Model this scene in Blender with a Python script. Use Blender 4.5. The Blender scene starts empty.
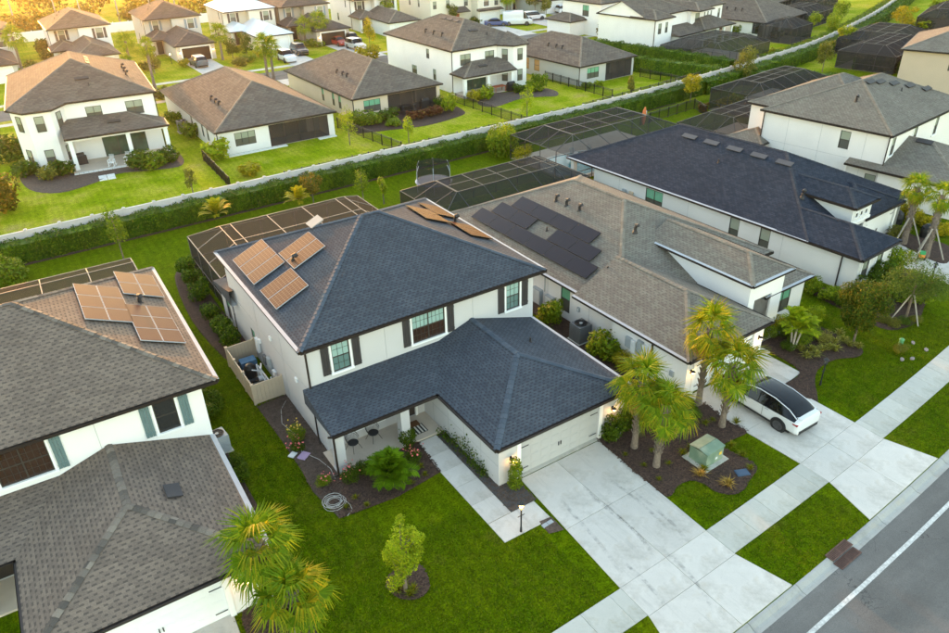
import bpy, math, random
import numpy as np
from mathutils import Matrix, Vector
random.seed(7); RNG = np.random.default_rng(11)
SC = bpy.context.scene; COL = SC.collection
rad = math.radians

# ------------------------------------------------------------------ camera
CAM_H = 24.7; FPX = 738.0; PITCH = rad(30.36); ROLL = rad(-1.6); CYAW = rad(32.5)
IW, IH = 949.0, 633.0
_f = np.array([math.sin(CYAW)*math.cos(PITCH), math.cos(CYAW)*math.cos(PITCH), -math.sin(PITCH)])
_r0 = np.array([math.cos(CYAW), -math.sin(CYAW), 0.0]); _u0 = np.cross(_r0, _f)
_r = _r0*math.cos(ROLL)+_u0*math.sin(ROLL); _u = -_r0*math.sin(ROLL)+_u0*math.cos(ROLL)
cd = bpy.data.cameras.new('camera'); cam = bpy.data.objects.new('camera', cd); COL.objects.link(cam)
cd.sensor_width = 36.0; cd.lens = FPX/IW*36.0; cd.clip_end = 5000; cd.clip_start = 0.1
M = Matrix.Identity(4)
for k in range(3):
    M[k][0] = _r[k]; M[k][1] = _u[k]; M[k][2] = -_f[k]
M[2][3] = CAM_H
cam.matrix_world = M; SC.camera = cam

def at(px, py, z=0.0):
    """photo pixel -> point on the horizontal plane z"""
    d = (px-474.5)/FPX*_r-(py-316.5)/FPX*_u+_f
    t = (z-CAM_H)/d[2]
    return Vector((d[0]*t, d[1]*t, z))

# ------------------------------------------------------------------ sky, sun, exposure
SUN_AZ = rad(4.0); SUN_EL = rad(5.5)      # azimuth from +Y towards +X
W = bpy.data.worlds.new('World'); SC.world = W; W.use_nodes = True
nt = W.node_tree; bg = nt.nodes['Background']
sky = nt.nodes.new('ShaderNodeTexSky'); sky.sky_type = 'NISHITA'; sky.sun_disc = False
sky.sun_elevation = SUN_EL; sky.sun_rotation = SUN_AZ; sky.air_density = 1.0; sky.dust_density = 1.0; sky.ozone_density = 0.4
nt.links.new(sky.outputs[0], bg.inputs[0]); bg.inputs[1].default_value = 0.15
sd = bpy.data.lights.new('sun', 'SUN'); sun = bpy.data.objects.new('sun', sd); COL.objects.link(sun)
sd.energy = 1.05; sd.angle = rad(0.6); sd.color = (1.0, 0.40, 0.09)
sv = Vector((math.sin(SUN_AZ)*math.cos(SUN_EL), math.cos(SUN_AZ)*math.cos(SUN_EL), math.sin(SUN_EL)))
sun.rotation_euler = sv.to_track_quat('Z', 'Y').to_euler(); sun.location = (0, 60, 60)
vs = SC.view_settings; vs.view_transform = 'Standard'; vs.look = 'None'; vs.exposure = 3.08; vs.gamma = 1.0
SC.render.engine = 'CYCLES'
SC.cycles.max_bounces = 6; SC.cycles.diffuse_bounces = 3; SC.cycles.glossy_bounces = 2; SC.cycles.transmission_bounces = 2; SC.cycles.volume_bounces = 0; SC.cycles.transparent_max_bounces = 12

# ------------------------------------------------------------------ materials
MATS = {}
class NT:
    def __init__(s, m):
        s.n = m.node_tree.nodes; s.l = m.node_tree.links
    def new(s, t, **kw):
        n = s.n.new('ShaderNode'+t)
        for k, v in kw.items(): setattr(n, k, v)
        return n
    def link(s, a, b): s.l.new(a, b)
    def math(s, op, a, b=None, c=None):
        n = s.new('Math', operation=op)
        for i, v in enumerate((a, b, c)):
            if v is None: continue
            if isinstance(v, (int, float)): n.inputs[i].default_value = v
            else: s.link(v, n.inputs[i])
        return n.outputs[0]
    def mix(s, fac, a, b, mode='MIX'):
        n = s.new('MixRGB', blend_type=mode)
        for i, v in enumerate((fac, a, b)):
            if isinstance(v, (int, float)): n.inputs[i].default_value = v
            elif isinstance(v, (tuple, list)): n.inputs[i].default_value = (*v[:3], 1)
            else: s.link(v, n.inputs[i])
        return n.outputs[0]
    def ramp(s, fac, stops, interp='LINEAR'):
        n = s.new('ValToRGB'); n.color_ramp.interpolation = interp; e = n.color_ramp.elements
        while len(e) < len(stops): e.new(0.5)
        for i, (p, c) in enumerate(stops):
            e[i].position = p; e[i].color = (*c[:3], 1) if isinstance(c, (tuple, list)) else (c, c, c, 1)
        s.link(fac, n.inputs[0]); return n.outputs[0]
    def noise(s, vec, scale, detail=3, rough=0.55):
        n = s.new('TexNoise'); n.inputs['Scale'].default_value = scale; n.inputs['Detail'].default_value = detail
        n.inputs['Roughness'].default_value = rough
        s.link(vec, n.inputs['Vector']); return n.outputs[0]

def base_mat(name):
    m = bpy.data.materials.new(name); m.use_nodes = True
    t = NT(m); b = t.n['Principled BSDF']; MATS[name] = m
    return m, t, b

def pmat(name, col, rough=0.7, metal=0.0, var=0.10, vscale=1.5, bump=0.0, bscale=30, spec=0.4, fine=0.0, fscale=40, coat=0.0, tint=None, tscale=0.4):
    m, t, b = base_mat(name)
    tc = t.new('TexCoord').outputs['Object']
    n1 = t.noise(tc, vscale, 4)
    c = t.ramp(n1, [(0.25, [x*(1-var) for x in col]), (0.75, [min(1, x*(1+var)) for x in col])])
    if fine:
        n2 = t.noise(tc, fscale, 2)
        c = t.mix(1.0, c, t.ramp(n2, [(0.3, 1-fine), (0.7, 1.0)]), 'MULTIPLY')
    if tint:
        n3 = t.noise(tc, tscale, 3)
        c = t.mix(t.ramp(n3, [(0.45, 0.0), (0.72, 1.0)]), c, tint)
    t.link(c, b.inputs['Base Color'])
    b.inputs['Roughness'].default_value = rough; b.inputs['Metallic'].default_value = metal
    b.inputs['Specular IOR Level'].default_value = spec; b.inputs['Coat Weight'].default_value = coat
    if bump:
        bn = t.new('Bump'); bn.inputs['Strength'].default_value = bump; bn.inputs['Distance'].default_value = 0.02
        t.link(t.noise(tc, bscale, 3), bn.inputs['Height']); t.link(bn.outputs[0], b.inputs['Normal'])
    return m

def shingle(name, cols, dark, R=0.26, T=0.42, contrast=0.8):
    m, t, b = base_mat(name)
    uv = t.new('UVMap').outputs[0]; sp = t.new('SeparateXYZ'); t.link(uv, sp.inputs[0])
    v = t.math('DIVIDE', sp.outputs[1], R); row = t.math('FLOOR', v); vf = t.math('FRACT', v)
    wr = t.new('TexWhiteNoise', noise_dimensions='1D'); t.link(row, wr.inputs['W'])
    uu = t.math('ADD', t.math('DIVIDE', sp.outputs[0], T), t.math('ADD', t.math('MULTIPLY', row, 0.5), t.math('MULTIPLY', wr.outputs[0], 0.22)))
    col = t.math('FLOOR', uu); uf = t.math('FRACT', uu)
    cb = t.new('CombineXYZ'); t.link(col, cb.inputs[0]); t.link(row, cb.inputs[1])
    wn = t.new('TexWhiteNoise', noise_dimensions='2D'); t.link(cb.outputs[0], wn.inputs['Vector'])
    cb2 = t.new('CombineXYZ'); t.link(row, cb2.inputs[0]); t.link(col, cb2.inputs[1]); cb2.inputs[2].default_value = 3.7
    wn2 = t.new('TexWhiteNoise', noise_dimensions='3D'); t.link(cb2.outputs[0], wn2.inputs['Vector'])
    ln = t.math('ADD', 0.36, t.math('MULTIPLY', wn2.outputs[0], 0.24))
    dash = t.math('MULTIPLY', t.math('LESS_THAN', uf, ln), t.math('LESS_THAN', vf, 0.42))  # dark dashes paint the shadow beside each raised tab
    line = t.math('LESS_THAN', vf, 0.10)  # shadow line painted along each course's lower edge
    base = t.ramp(wn.outputs[0], [(0.0, cols[0]), (0.5, cols[1]), (1.0, cols[2])])
    obj = t.new('TexCoord').outputs['Object']
    big = t.ramp(t.noise(obj, 0.55, 4), [(0.3, 0.86), (0.7, 1.06)])
    base = t.mix(1.0, base, big, 'MULTIPLY')
    gr = t.ramp(t.noise(obj, 26, 2), [(0.3, 0.80), (0.7, 1.12)])
    base = t.mix(1.0, base, gr, 'MULTIPLY')
    mask = t.math('MINIMUM', 1.0, t.math('ADD', t.math('MULTIPLY', dash, contrast), t.math('MULTIPLY', line, 0.25)))
    t.link(t.mix(mask, base, dark), b.inputs['Base Color'])
    b.inputs['Roughness'].default_value = 0.9; b.inputs['Specular IOR Level'].default_value = 0.10
    h = t.math('SUBTRACT', t.math('MULTIPLY', vf, -0.5), t.math('MULTIPLY', dash, 0.8))
    bn = t.new('Bump'); bn.inputs['Strength'].default_value = 0.6; bn.inputs['Distance'].default_value = 0.012
    t.link(h, bn.inputs['Height']); t.link(bn.outputs[0], b.inputs['Normal'])
    return m

def foliage(name, c0, c1, c2=None, tr=0.35, rough=0.6, spec=0.12):
    m, t, b = base_mat(name)
    g = t.new('NewGeometry'); oi = t.new('ObjectInfo')
    rnd = g.outputs['Random Per Island']
    stops = [(0.0, c0), (0.6, c1)] + ([(1.0, c2)] if c2 else [])
    c = t.ramp(rnd, stops)
    tc = t.new('TexCoord').outputs['Object']
    c = t.mix(1.0, c, t.ramp(t.noise(tc, 1.7, 2), [(0.3, 0.72), (0.7, 1.2)]), 'MULTIPLY')
    c = t.mix(1.0, c, t.ramp(oi.outputs['Random'], [(0.0, 0.88), (1.0, 1.1)]), 'MULTIPLY')
    t.link(c, b.inputs['Base Color']); b.inputs['Roughness'].default_value = rough; b.inputs['Specular IOR Level'].default_value = spec
    ts = t.new('BsdfTranslucent'); t.link(t.mix(1.0, c, (1.0, 1.0, 0.55), 'MULTIPLY'), ts.inputs[0])
    mx = t.new('MixShader'); mx.inputs[0].default_value = tr
    t.link(b.outputs[0], mx.inputs[1]); t.link(ts.outputs[0], mx.inputs[2])
    t.link(mx.outputs[0], t.n['Material Output'].inputs[0])
    return m

def glassy(name, col, rough=0.06, spec=0.8, var=0.15):
    m = pmat(name, col, rough, 0.0, var, 0.8, spec=spec); return m

def screen_mat(name, alpha, col=(0.02, 0.02, 0.02)):
    m, t, b = base_mat(name)
    b.inputs['Base Color'].default_value = (*col, 1); b.inputs['Roughness'].default_value = 0.55
    b.inputs['Specular IOR Level'].default_value = 0.0
    tr = t.new('BsdfTransparent'); mx = t.new('MixShader'); mx.inputs[0].default_value = alpha
    t.link(tr.outputs[0], mx.inputs[1]); t.link(b.outputs[0], mx.inputs[2]); t.link(mx.outputs[0], t.n['Material Output'].inputs[0])
    return m

def emis(name, col, st):
    m, t, b = base_mat(name)
    b.inputs['Base Color'].default_value = (*col, 1); b.inputs['Emission Color'].default_value = (*col, 1); b.inputs['Emission Strength'].default_value = st
    return m

def solar_mat(name, cell, line, lw, nx, ny, rough=0.07, spec=0.2):
    m, t, b = base_mat(name)
    uv = t.new('UVMap').outputs[0]; sp = t.new('SeparateXYZ'); t.link(uv, sp.inputs[0])
    a = t.math('FRACT', t.math('MULTIPLY', sp.outputs[0], nx)); c = t.math('FRACT', t.math('MULTIPLY', sp.outputs[1], ny))
    g = t.math('MAXIMUM', t.math('LESS_THAN', a, lw), t.math('LESS_THAN', c, lw))
    t.link(t.mix(g, cell, line), b.inputs['Base Color']); b.inputs['Roughness'].default_value = rough
    b.inputs['IOR'].default_value = 1.4; b.inputs['Specular IOR Level'].default_value = spec
    return m

def grass_mat():
    m, t, b = base_mat('grass')
    tc = t.new('TexCoord').outputs['Object']
    n0 = t.noise(tc, 0.13, 4); n1 = t.noise(tc, 0.9, 6, 0.7); n2 = t.noise(tc, 11, 3, 0.7); n3 = t.noise(tc, 42, 2, 0.7)
    c = t.ramp(n1, [(0.25, (0.040, 0.082, 0.0008)), (0.5, (0.080, 0.132, 0.001)), (0.78, (0.165, 0.195, 0.002))])
    c = t.mix(t.ramp(n0, [(0.42, 0.0), (0.70, 0.75)]), c, (0.125, 0.155, 0.002))
    sp = t.new('SeparateXYZ'); t.link(tc, sp.inputs[0])
    # turf brightens behind the houses; lots beyond the wall have their own sparser turf
    mid = t.new('MapRange'); t.link(sp.outputs[1], mid.inputs[0]); mid.inputs[1].default_value = 40; mid.inputs[2].default_value = 50
    c = t.mix(t.math('MULTIPLY', mid.outputs[0], 0.75), c, t.ramp(n1, [(0.25, (0.085, 0.135, 0.0015)), (0.75, (0.155, 0.205, 0.002))]))
    far = t.new('MapRange'); t.link(sp.outputs[1], far.inputs[0]); far.inputs[1].default_value = 64; far.inputs[2].default_value = 66
    lot = t.ramp(t.noise(tc, 0.22, 6, 0.65), [(0.30, (0.150, 0.230, 0.002)), (0.46, (0.250, 0.315, 0.004)), (0.58, (0.370, 0.375, 0.030)), (0.70, (0.400, 0.330, 0.090))])
    c = t.mix(far.outputs[0], c, lot)
    pm = t.math('MULTIPLY', t.ramp(t.noise(tc, 0.5, 5, 0.7), [(0.56, 0.0), (0.72, 1.0)]), 0.55)
    c = t.mix(pm, c, t.mix(far.outputs[0], (0.150, 0.135, 0.018), (0.40, 0.36, 0.08)))
    c = t.mix(1.0, c, t.ramp(t.noise(tc, 3.2, 3, 0.7), [(0.3, 0.70), (0.7, 1.24)]), 'MULTIPLY')
    # mower passes: broad faint stripes that wander a little
    wv = t.new('TexWave'); wv.bands_direction = 'X'; wv.inputs['Scale'].default_value = 0.52; wv.inputs['Distortion'].default_value = 5.0; wv.inputs['Detail'].default_value = 2.0; wv.inputs['Detail Scale'].default_value = 0.35; t.link(tc, wv.inputs['Vector'])
    c = t.mix(1.0, c, t.ramp(wv.outputs['Fac'], [(0.2, 0.95), (0.8, 1.05)]), 'MULTIPLY')
    c = t.mix(1.0, c, t.ramp(n2, [(0.32, 0.45), (0.68, 1.45)]), 'MULTIPLY')
    c = t.mix(1.0, c, t.ramp(n3, [(0.32, 0.55), (0.68, 1.35)]), 'MULTIPLY')
    t.link(c, b.inputs['Base Color']); b.inputs['Roughness'].default_value = 0.95; b.inputs['Specular IOR Level'].default_value = 0.02
    bn = t.new('Bump'); bn.inputs['Strength'].default_value = 0.8; bn.inputs['Distance'].default_value = 0.05
    t.link(t.math('ADD', n2, n3), bn.inputs['Height']); t.link(bn.outputs[0], b.inputs['Normal'])
    return m

def concrete_mat(name, col, stain=(0.30, 0.27, 0.22), amt=0.5, streak=True):
    m, t, b = base_mat(name)
    tc = t.new('TexCoord').outputs['Object']; oi = t.new('ObjectInfo')
    c = t.ramp(t.noise(tc, 1.3, 5, 0.6), [(0.25, [x*0.86 for x in col]), (0.7, col)])
    s1 = t.ramp(t.noise(tc, 0.55, 5, 0.7), [(0.50, 0.0), (0.72, 1.0)])
    c = t.mix(t.math('MULTIPLY', s1, amt), c, stain)
    s2 = t.ramp(t.noise(tc, 5, 4, 0.75), [(0.55, 0.0), (0.75, 1.0)])
    c = t.mix(t.math('MULTIPLY', s2, amt*0.6), c, [x*0.55 for x in col])
    s3 = t.ramp(t.noise(tc, 1.9, 3, 0.6), [(0.56, 0.0), (0.76, 1.0)])
    c = t.mix(t.math('MULTIPLY', s3, 0.35*amt), c, (0.48, 0.36, 0.20))
    if streak:
        mp = t.new('Mapping'); mp.inputs['Scale'].default_value = (2.4, 0.22, 1); mp.inputs['Rotation'].default_value = (0, 0, 0.12); g = t.new('NewGeometry'); t.link(g.outputs['Position'], mp.inputs[0])
        s4 = t.ramp(t.noise(mp.outputs[0], 1.0, 5, 0.7), [(0.56, 0.0), (0.74, 1.0)])
        c = t.mix(t.math('MULTIPLY', s4, 0.60), c, [x*0.62 for x in col])
    c = t.mix(1.0, c, t.ramp(oi.outputs['Random'], [(0, 0.90), (1, 1.04)]), 'MULTIPLY')
    c = t.mix(1.0, c, t.ramp(t.noise(tc, 70, 2), [(0.3, 0.90), (0.7, 1.04)]), 'MULTIPLY')
    t.link(c, b.inputs['Base Color']); b.inputs['Roughness'].default_value = 0.8; b.inputs['Specular IOR Level'].default_value = 0.3
    bn = t.new('Bump'); bn.inputs['Strength'].default_value = 0.2; bn.inputs['Distance'].default_value = 0.01
    t.link(t.noise(tc, 45, 3), bn.inputs['Height']); t.link(bn.outputs[0], b.inputs['Normal'])
    return m

grass_mat()
concrete_mat('concrete', (0.63, 0.585, 0.53), amt=0.65)
concrete_mat('sidewalk', (0.54, 0.52, 0.46), stain=(0.27, 0.26, 0.21), amt=0.75)
concrete_mat('curb', (0.42, 0.41, 0.38), stain=(0.20, 0.19, 0.17), amt=0.7)
concrete_mat('wallvinyl', (0.66, 0.60, 0.55), stain=(0.45, 0.41, 0.36), amt=0.3, streak=False)
concrete_mat('deck', (0.58, 0.49, 0.40), amt=0.2, streak=False)
def asphalt_mat():
    m, t, b = base_mat('asphalt'); tc = t.new('TexCoord').outputs['Object']
    c = t.ramp(t.noise(tc, 0.4, 5, 0.65), [(0.3, (0.132, 0.126, 0.119)), (0.7, (0.180, 0.171, 0.161))])
    c = t.mix(1.0, c, t.ramp(t.noise(tc, 55, 2), [(0.3, 0.68), (0.7, 1.15)]), 'MULTIPLY')
    v = t.new('TexVoronoi'); v.feature = 'DISTANCE_TO_EDGE'; v.inputs['Scale'].default_value = 0.33
    ad = t.new('VectorMath', operation='ADD'); nz = t.new('TexNoise'); nz.inputs['Scale'].default_value = 1.6; nz.inputs['Detail'].default_value = 4; t.link(tc, nz.inputs['Vector']); t.link(tc, ad.inputs[0]); t.link(nz.outputs['Color'], ad.inputs[1]); t.link(ad.outputs[0], v.inputs['Vector'])
    ck = t.math('MULTIPLY', t.math('LESS_THAN', v.outputs['Distance'], 0.004), t.ramp(t.noise(tc, 0.5, 2), [(0.5, 0.0), (0.6, 0.6)]))
    c = t.mix(ck, c, (0.05, 0.048, 0.046))
    mp = t.new('Mapping'); mp.inputs['Scale'].default_value = (0.05, 0.9, 1); t.link(tc, mp.inputs[0])
    c = t.mix(1.0, c, t.ramp(t.noise(mp.outputs[0], 1.0, 3), [(0.35, 0.86), (0.65, 1.08)]), 'MULTIPLY')
    t.link(c, b.inputs['Base Color']); b.inputs['Roughness'].default_value = 0.92; b.inputs['Specular IOR Level'].default_value = 0.12
    bn = t.new('Bump'); bn.inputs['Strength'].default_value = 0.5; bn.inputs['Distance'].default_value = 0.01; t.link(t.noise(tc, 60, 3), bn.inputs['Height']); t.link(bn.outputs[0], b.inputs['Normal'])
asphalt_mat()
pmat('roadpaint', (0.62, 0.61, 0.58), 0.7, var=0.10, fine=0.4, fscale=9)
pmat('mulch', (0.072, 0.040, 0.028), 0.95, var=0.5, vscale=6, bump=1.0, bscale=28, fine=0.6, fscale=24)
pmat('mulchgrey', (0.120, 0.085, 0.066), 0.95, var=0.4, vscale=5, bump=1.0, bscale=26, fine=0.5, fscale=22)
pmat('gravel', (0.10, 0.098, 0.10), 0.9, var=0.3, vscale=18, bump=1.0, bscale=30, fine=0.5, fscale=28)
pmat('chips', (0.080, 0.046, 0.032), 0.95, var=0.5, vscale=9)
shingle('roofnavy', [(0.0534, 0.0607, 0.0754), (0.0626, 0.0718, 0.0874), (0.0736, 0.0828, 0.0975)], (0.0331, 0.0322, 0.0405), R=0.155, T=0.27, contrast=0.75)
shingle('roofgrey', [(0.1591, 0.1221, 0.0977), (0.1813, 0.1391, 0.1110), (0.2109, 0.1613, 0.1258)], (0.0577, 0.0488, 0.0429), R=0.185, T=0.33, contrast=0.62)
shingle('rooftan', [(0.1532, 0.1321, 0.1119), (0.1755, 0.1553, 0.1308), (0.1946, 0.1838, 0.1516)], (0.0966, 0.0810, 0.0699), R=0.16, T=0.30, contrast=0.6)
shingle('roofdark', [(0.022, 0.029, 0.043), (0.029, 0.036, 0.052), (0.039, 0.046, 0.064)], (0.018, 0.018, 0.025), R=0.16, T=0.3, contrast=0.5)
shingle('roofbrown', [(0.1092, 0.0897, 0.0764), (0.1326, 0.1108, 0.0936), (0.1521, 0.1310, 0.1092)], (0.0663, 0.0562, 0.0515), R=0.3, T=0.6, contrast=0.45)
shingle('roofcharcoal', [(0.065, 0.062, 0.062), (0.080, 0.076, 0.076), (0.095, 0.090, 0.088)], (0.045, 0.043, 0.045), R=0.3, T=0.6, contrast=0.4)
pmat('roofwhite', (0.62, 0.66, 0.70), 0.4, var=0.05, vscale=0.6)
pmat('flatroof', (0.20, 0.185, 0.17), 0.9, var=0.12, vscale=0.8, fine=0.2)
def capm(name, a, b2, c3):
    m, t, b = base_mat(name); oi = t.new('ObjectInfo'); g = t.new('NewGeometry')
    r = t.math('FRACT', t.math('ADD', oi.outputs['Random'], g.outputs['Random Per Island']))
    c = t.ramp(r, [(0, a), (0.5, b2), (1, c3)]); tc = t.new('TexCoord').outputs['Object']
    c = t.mix(1.0, c, t.ramp(t.noise(tc, 30, 2), [(0.3, 0.8), (0.7, 1.1)]), 'MULTIPLY')
    t.link(c, b.inputs['Base Color']); b.inputs['Roughness'].default_value = 0.85; b.inputs['Specular IOR Level'].default_value = 0.2
capm('capgrey', (0.085, 0.072, 0.062), (0.165, 0.136, 0.112), (0.240, 0.198, 0.158))
capm('capnavy', (0.055, 0.070, 0.092), (0.066, 0.082, 0.106), (0.080, 0.096, 0.120))
capm('capdark', (0.032, 0.035, 0.046), (0.040, 0.043, 0.055), (0.048, 0.051, 0.063))
capm('captan', (0.165, 0.140, 0.112), (0.200, 0.172, 0.138), (0.225, 0.200, 0.160))
CAPS = {'roofgrey': 'capgrey', 'roofnavy': 'capnavy', 'rooftan': 'captan', 'roofdark': 'capdark', 'roofbrown': 'captan', 'roofcharcoal': 'capgrey'}
def stucco(name, col, var=0.04): return pmat(name, col, 0.9, var=var, vscale=0.5, bump=0.25, bscale=55, spec=0.2)
stucco('greige', (0.53, 0.515, 0.515)); stucco('whitewall', (0.74, 0.71, 0.685)); stucco('brightwall', (0.80, 0.775, 0.755))
stucco('palewall', (0.66, 0.65, 0.63)); stucco('creamwall', (0.68, 0.63, 0.54)); stucco('tanwall', (0.58, 0.48, 0.36))
stucco('greywall', (0.46, 0.45, 0.43)); stucco('taupewall', (0.42, 0.38, 0.34)); stucco('beigewall', (0.52, 0.41, 0.31)); stucco('warmgrey', (0.55, 0.50, 0.45))
pmat('trim', (0.82, 0.82, 0.81), 0.6, var=0.03); pmat('bronze', (0.035, 0.026, 0.022), 0.45, var=0.15, metal=0.2)
pmat('alu', (0.34, 0.36, 0.39), 0.7, metal=0.0, var=0.1, vscale=3); pmat('frame', (0.045, 0.038, 0.032), 0.5, var=0.1)
pmat('black', (0.018, 0.018, 0.019), 0.5, var=0.15); pmat('blackmetal', (0.02, 0.02, 0.02), 0.4, metal=0.5, var=0.1)
pmat('vent', (0.03, 0.026, 0.026), 0.6, var=0.2); pmat('ventslate', (0.055, 0.053, 0.058), 0.5, var=0.1)
pmat('shutdark', (0.038, 0.034, 0.036), 0.6, var=0.1); pmat('shutteal', (0.115, 0.175, 0.180), 0.6, var=0.08); pmat('shutblue', (0.20, 0.25, 0.30), 0.6)
pmat('shutbrown', (0.07, 0.05, 0.045), 0.6)
pmat('door_paint', (0.035, 0.028, 0.025), 0.4); pmat('gdoorgrey', (0.42, 0.415, 0.41), 0.55, var=0.03); pmat('gdoorwhite', (0.78, 0.78, 0.77), 0.55, var=0.03)
pmat('fencevinyl', (0.52, 0.42, 0.31), 0.6, var=0.06); pmat('acgrey', (0.13, 0.135, 0.14), 0.6, var=0.1); pmat('boxgrey', (0.34, 0.37, 0.39), 0.5, var=0.06); pmat('boxwhite', (0.66, 0.68, 0.69), 0.5)
glassy('paneblind', (0.30, 0.33, 0.26)); glassy('paneteal', (0.30, 0.44, 0.41)); glassy('panetealdark', (0.12, 0.20, 0.19)); glassy('panedark', (0.022, 0.024, 0.024)); glassy('panelow', (0.10, 0.10, 0.088)); glassy('panegreen', (0.16, 0.40, 0.26)); glassy('panewarm', (0.50, 0.28, 0.10))
glassy('panewood', (0.040, 0.020, 0.012)); glassy('doorglass', (0.05, 0.09, 0.06), var=0.6); glassy('interiorshade', (0.02, 0.017, 0.015), 0.8, 0.2)
screen_mat('screen', 0.62, (0.040, 0.038, 0.037)); screen_mat('screendense', 0.80, (0.044, 0.041, 0.040)); screen_mat('screenlight', 0.60, (0.095, 0.066, 0.048)); screen_mat('screenclear', 0.18, (0.03, 0.03, 0.03))
pmat('cageframe', (0.05, 0.047, 0.045), 0.45, metal=0.3); pmat('cagelight', (0.17, 0.155, 0.145), 0.5, metal=0.1)
solar_mat('solarline_sunset', (0.120, 0.056, 0.030), (0.36, 0.24, 0.16), 0.055, 6, 10, 0.25, 0.06); solar_mat('solarbrown_sunset', (0.105, 0.052, 0.038), (0.13, 0.072, 0.055), 0.03, 6, 10, 0.3, 0.02); solar_mat('solarblack', (0.016, 0.013, 0.018), (0.022, 0.019, 0.024), 0.03, 6, 10, 0.15, 0.25); solar_mat('solarcopper_sunset', (0.130, 0.042, 0.020), (0.15, 0.065, 0.034), 0.03, 6, 10, 0.22, 0.05)  # sunset sky reflection painted into the line, brown and copper panel colours
pmat('water', (0.006, 0.17, 0.22), 0.12, var=0.25, vscale=0.8, bump=0.3, bscale=4, spec=0.2)
foliage('leafhedge', (0.024, 0.070, 0.002), (0.060, 0.130, 0.002), (0.160, 0.240, 0.003), tr=0.2)
foliage('leafdark', (0.038, 0.075, 0.0042), (0.074, 0.128, 0.0060), (0.126, 0.180, 0.0078))
foliage('leafmid', (0.090, 0.152, 0.0054), (0.157, 0.232, 0.0072), (0.269, 0.304, 0.0108))
foliage('leaffern', (0.080, 0.160, 0.004), (0.145, 0.250, 0.006), (0.230, 0.330, 0.010), tr=0.4)
foliage('leaflime', (0.166, 0.246, 0.0060), (0.274, 0.348, 0.0078), (0.431, 0.420, 0.0144))
foliage('leafyellow', (0.224, 0.230, 0.0060), (0.373, 0.322, 0.0080), (0.522, 0.391, 0.0130))
foliage('leafolive', (0.113, 0.128, 0.0170), (0.178, 0.188, 0.0250), (0.275, 0.240, 0.0330))
foliage('leafamber', (0.073, 0.083, 0.0070), (0.138, 0.112, 0.0080), (0.308, 0.165, 0.0120))
foliage('leafred', (0.117, 0.036, 0.0170), (0.194, 0.066, 0.0300), (0.104, 0.108, 0.0200))
foliage('leafvar', (0.168, 0.182, 0.0210), (0.309, 0.286, 0.0540), (0.505, 0.429, 0.1000))
foliage('leafblue', (0.055, 0.105, 0.014), (0.095, 0.150, 0.022), (0.150, 0.200, 0.036))
foliage('strawgrass', (0.285, 0.180, 0.0400), (0.415, 0.264, 0.0590), (0.544, 0.372, 0.0990))
foliage('tuft', (0.097, 0.128, 0.0060), (0.175, 0.188, 0.0090), (0.292, 0.225, 0.0150))
foliage('palmleaf', (0.100, 0.190, 0.006), (0.190, 0.285, 0.008), (0.380, 0.370, 0.014), tr=0.45)
foliage('leafbronze', (0.040, 0.085, 0.004), (0.080, 0.125, 0.006), (0.230, 0.165, 0.010))
foliage('lawnblade', (0.050, 0.086, 0.001), (0.095, 0.140, 0.002), (0.200, 0.200, 0.008), tr=0.3)
foliage('palmsungold', (0.130, 0.200, 0.006), (0.270, 0.290, 0.008), (0.520, 0.360, 0.014), tr=0.45)  # mostly sunlight gold painted into the fronds, with some natural yellowing
foliage('palmdead', (0.309, 0.169, 0.0360), (0.421, 0.247, 0.0640), (0.534, 0.351, 0.1070), tr=0.2)
foliage('farwood', (0.081, 0.083, 0.0080), (0.154, 0.128, 0.0120), (0.275, 0.180, 0.0150), tr=0.5)
pmat('bark', (0.16, 0.12, 0.09), 0.95, var=0.3, vscale=6, bump=1.0, bscale=16); pmat('barkgrey', (0.175, 0.135, 0.105), 0.95, var=0.45, vscale=7, bump=1.0, bscale=14)
pmat('barkpale', (0.36, 0.32, 0.27), 0.9, var=0.2, vscale=5); pmat('flowerpink', (0.75, 0.16, 0.16), 0.6, var=0.3, vscale=10); pmat('floweryellow', (0.75, 0.50, 0.06), 0.6)
pmat('terracotta', (0.36, 0.33, 0.30), 0.8); pmat('greenbox', (0.155, 0.230, 0.165), 0.6, var=0.18, vscale=2.2, tint=(0.30, 0.34, 0.25), tscale=1.6)
pmat('pipegreen', (0.10, 0.28, 0.12), 0.5); pmat('bluebox', (0.05, 0.085, 0.14), 0.6); pmat('drain', (0.115, 0.062, 0.048), 0.8, var=0.3, vscale=5)
pmat('stone', (0.30, 0.24, 0.22), 0.85, var=0.2, vscale=3); pmat('wood', (0.20, 0.12, 0.07), 0.7, var=0.2); pmat('mat_brown', (0.13, 0.06, 0.025), 0.95); pmat('mat_white', (0.7, 0.68, 0.62), 0.9)
pmat('hose', (0.42, 0.40, 0.37), 0.6); pmat('purple', (0.42, 0.30, 0.46), 0.8); pmat('rubber', (0.014, 0.014, 0.015), 0.75); pmat('rim', (0.10, 0.10, 0.105), 0.35, metal=0.6); pmat('rimsilver', (0.45, 0.45, 0.46), 0.35, metal=0.8)
pmat('paintwhite', (0.62, 0.63, 0.65), 0.22, var=0.01, coat=0.6); pmat('paintblack', (0.02, 0.02, 0.024), 0.25, var=0.02, coat=0.6); pmat('paintsilver', (0.48, 0.47, 0.46), 0.3, metal=0.3, coat=0.5); pmat('paintred', (0.32, 0.025, 0.02), 0.3, coat=0.5); pmat('paintblue', (0.03, 0.06, 0.18), 0.3, coat=0.5); pmat('paintgrey', (0.10, 0.12, 0.14), 0.3, metal=0.3, coat=0.5)
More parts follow.
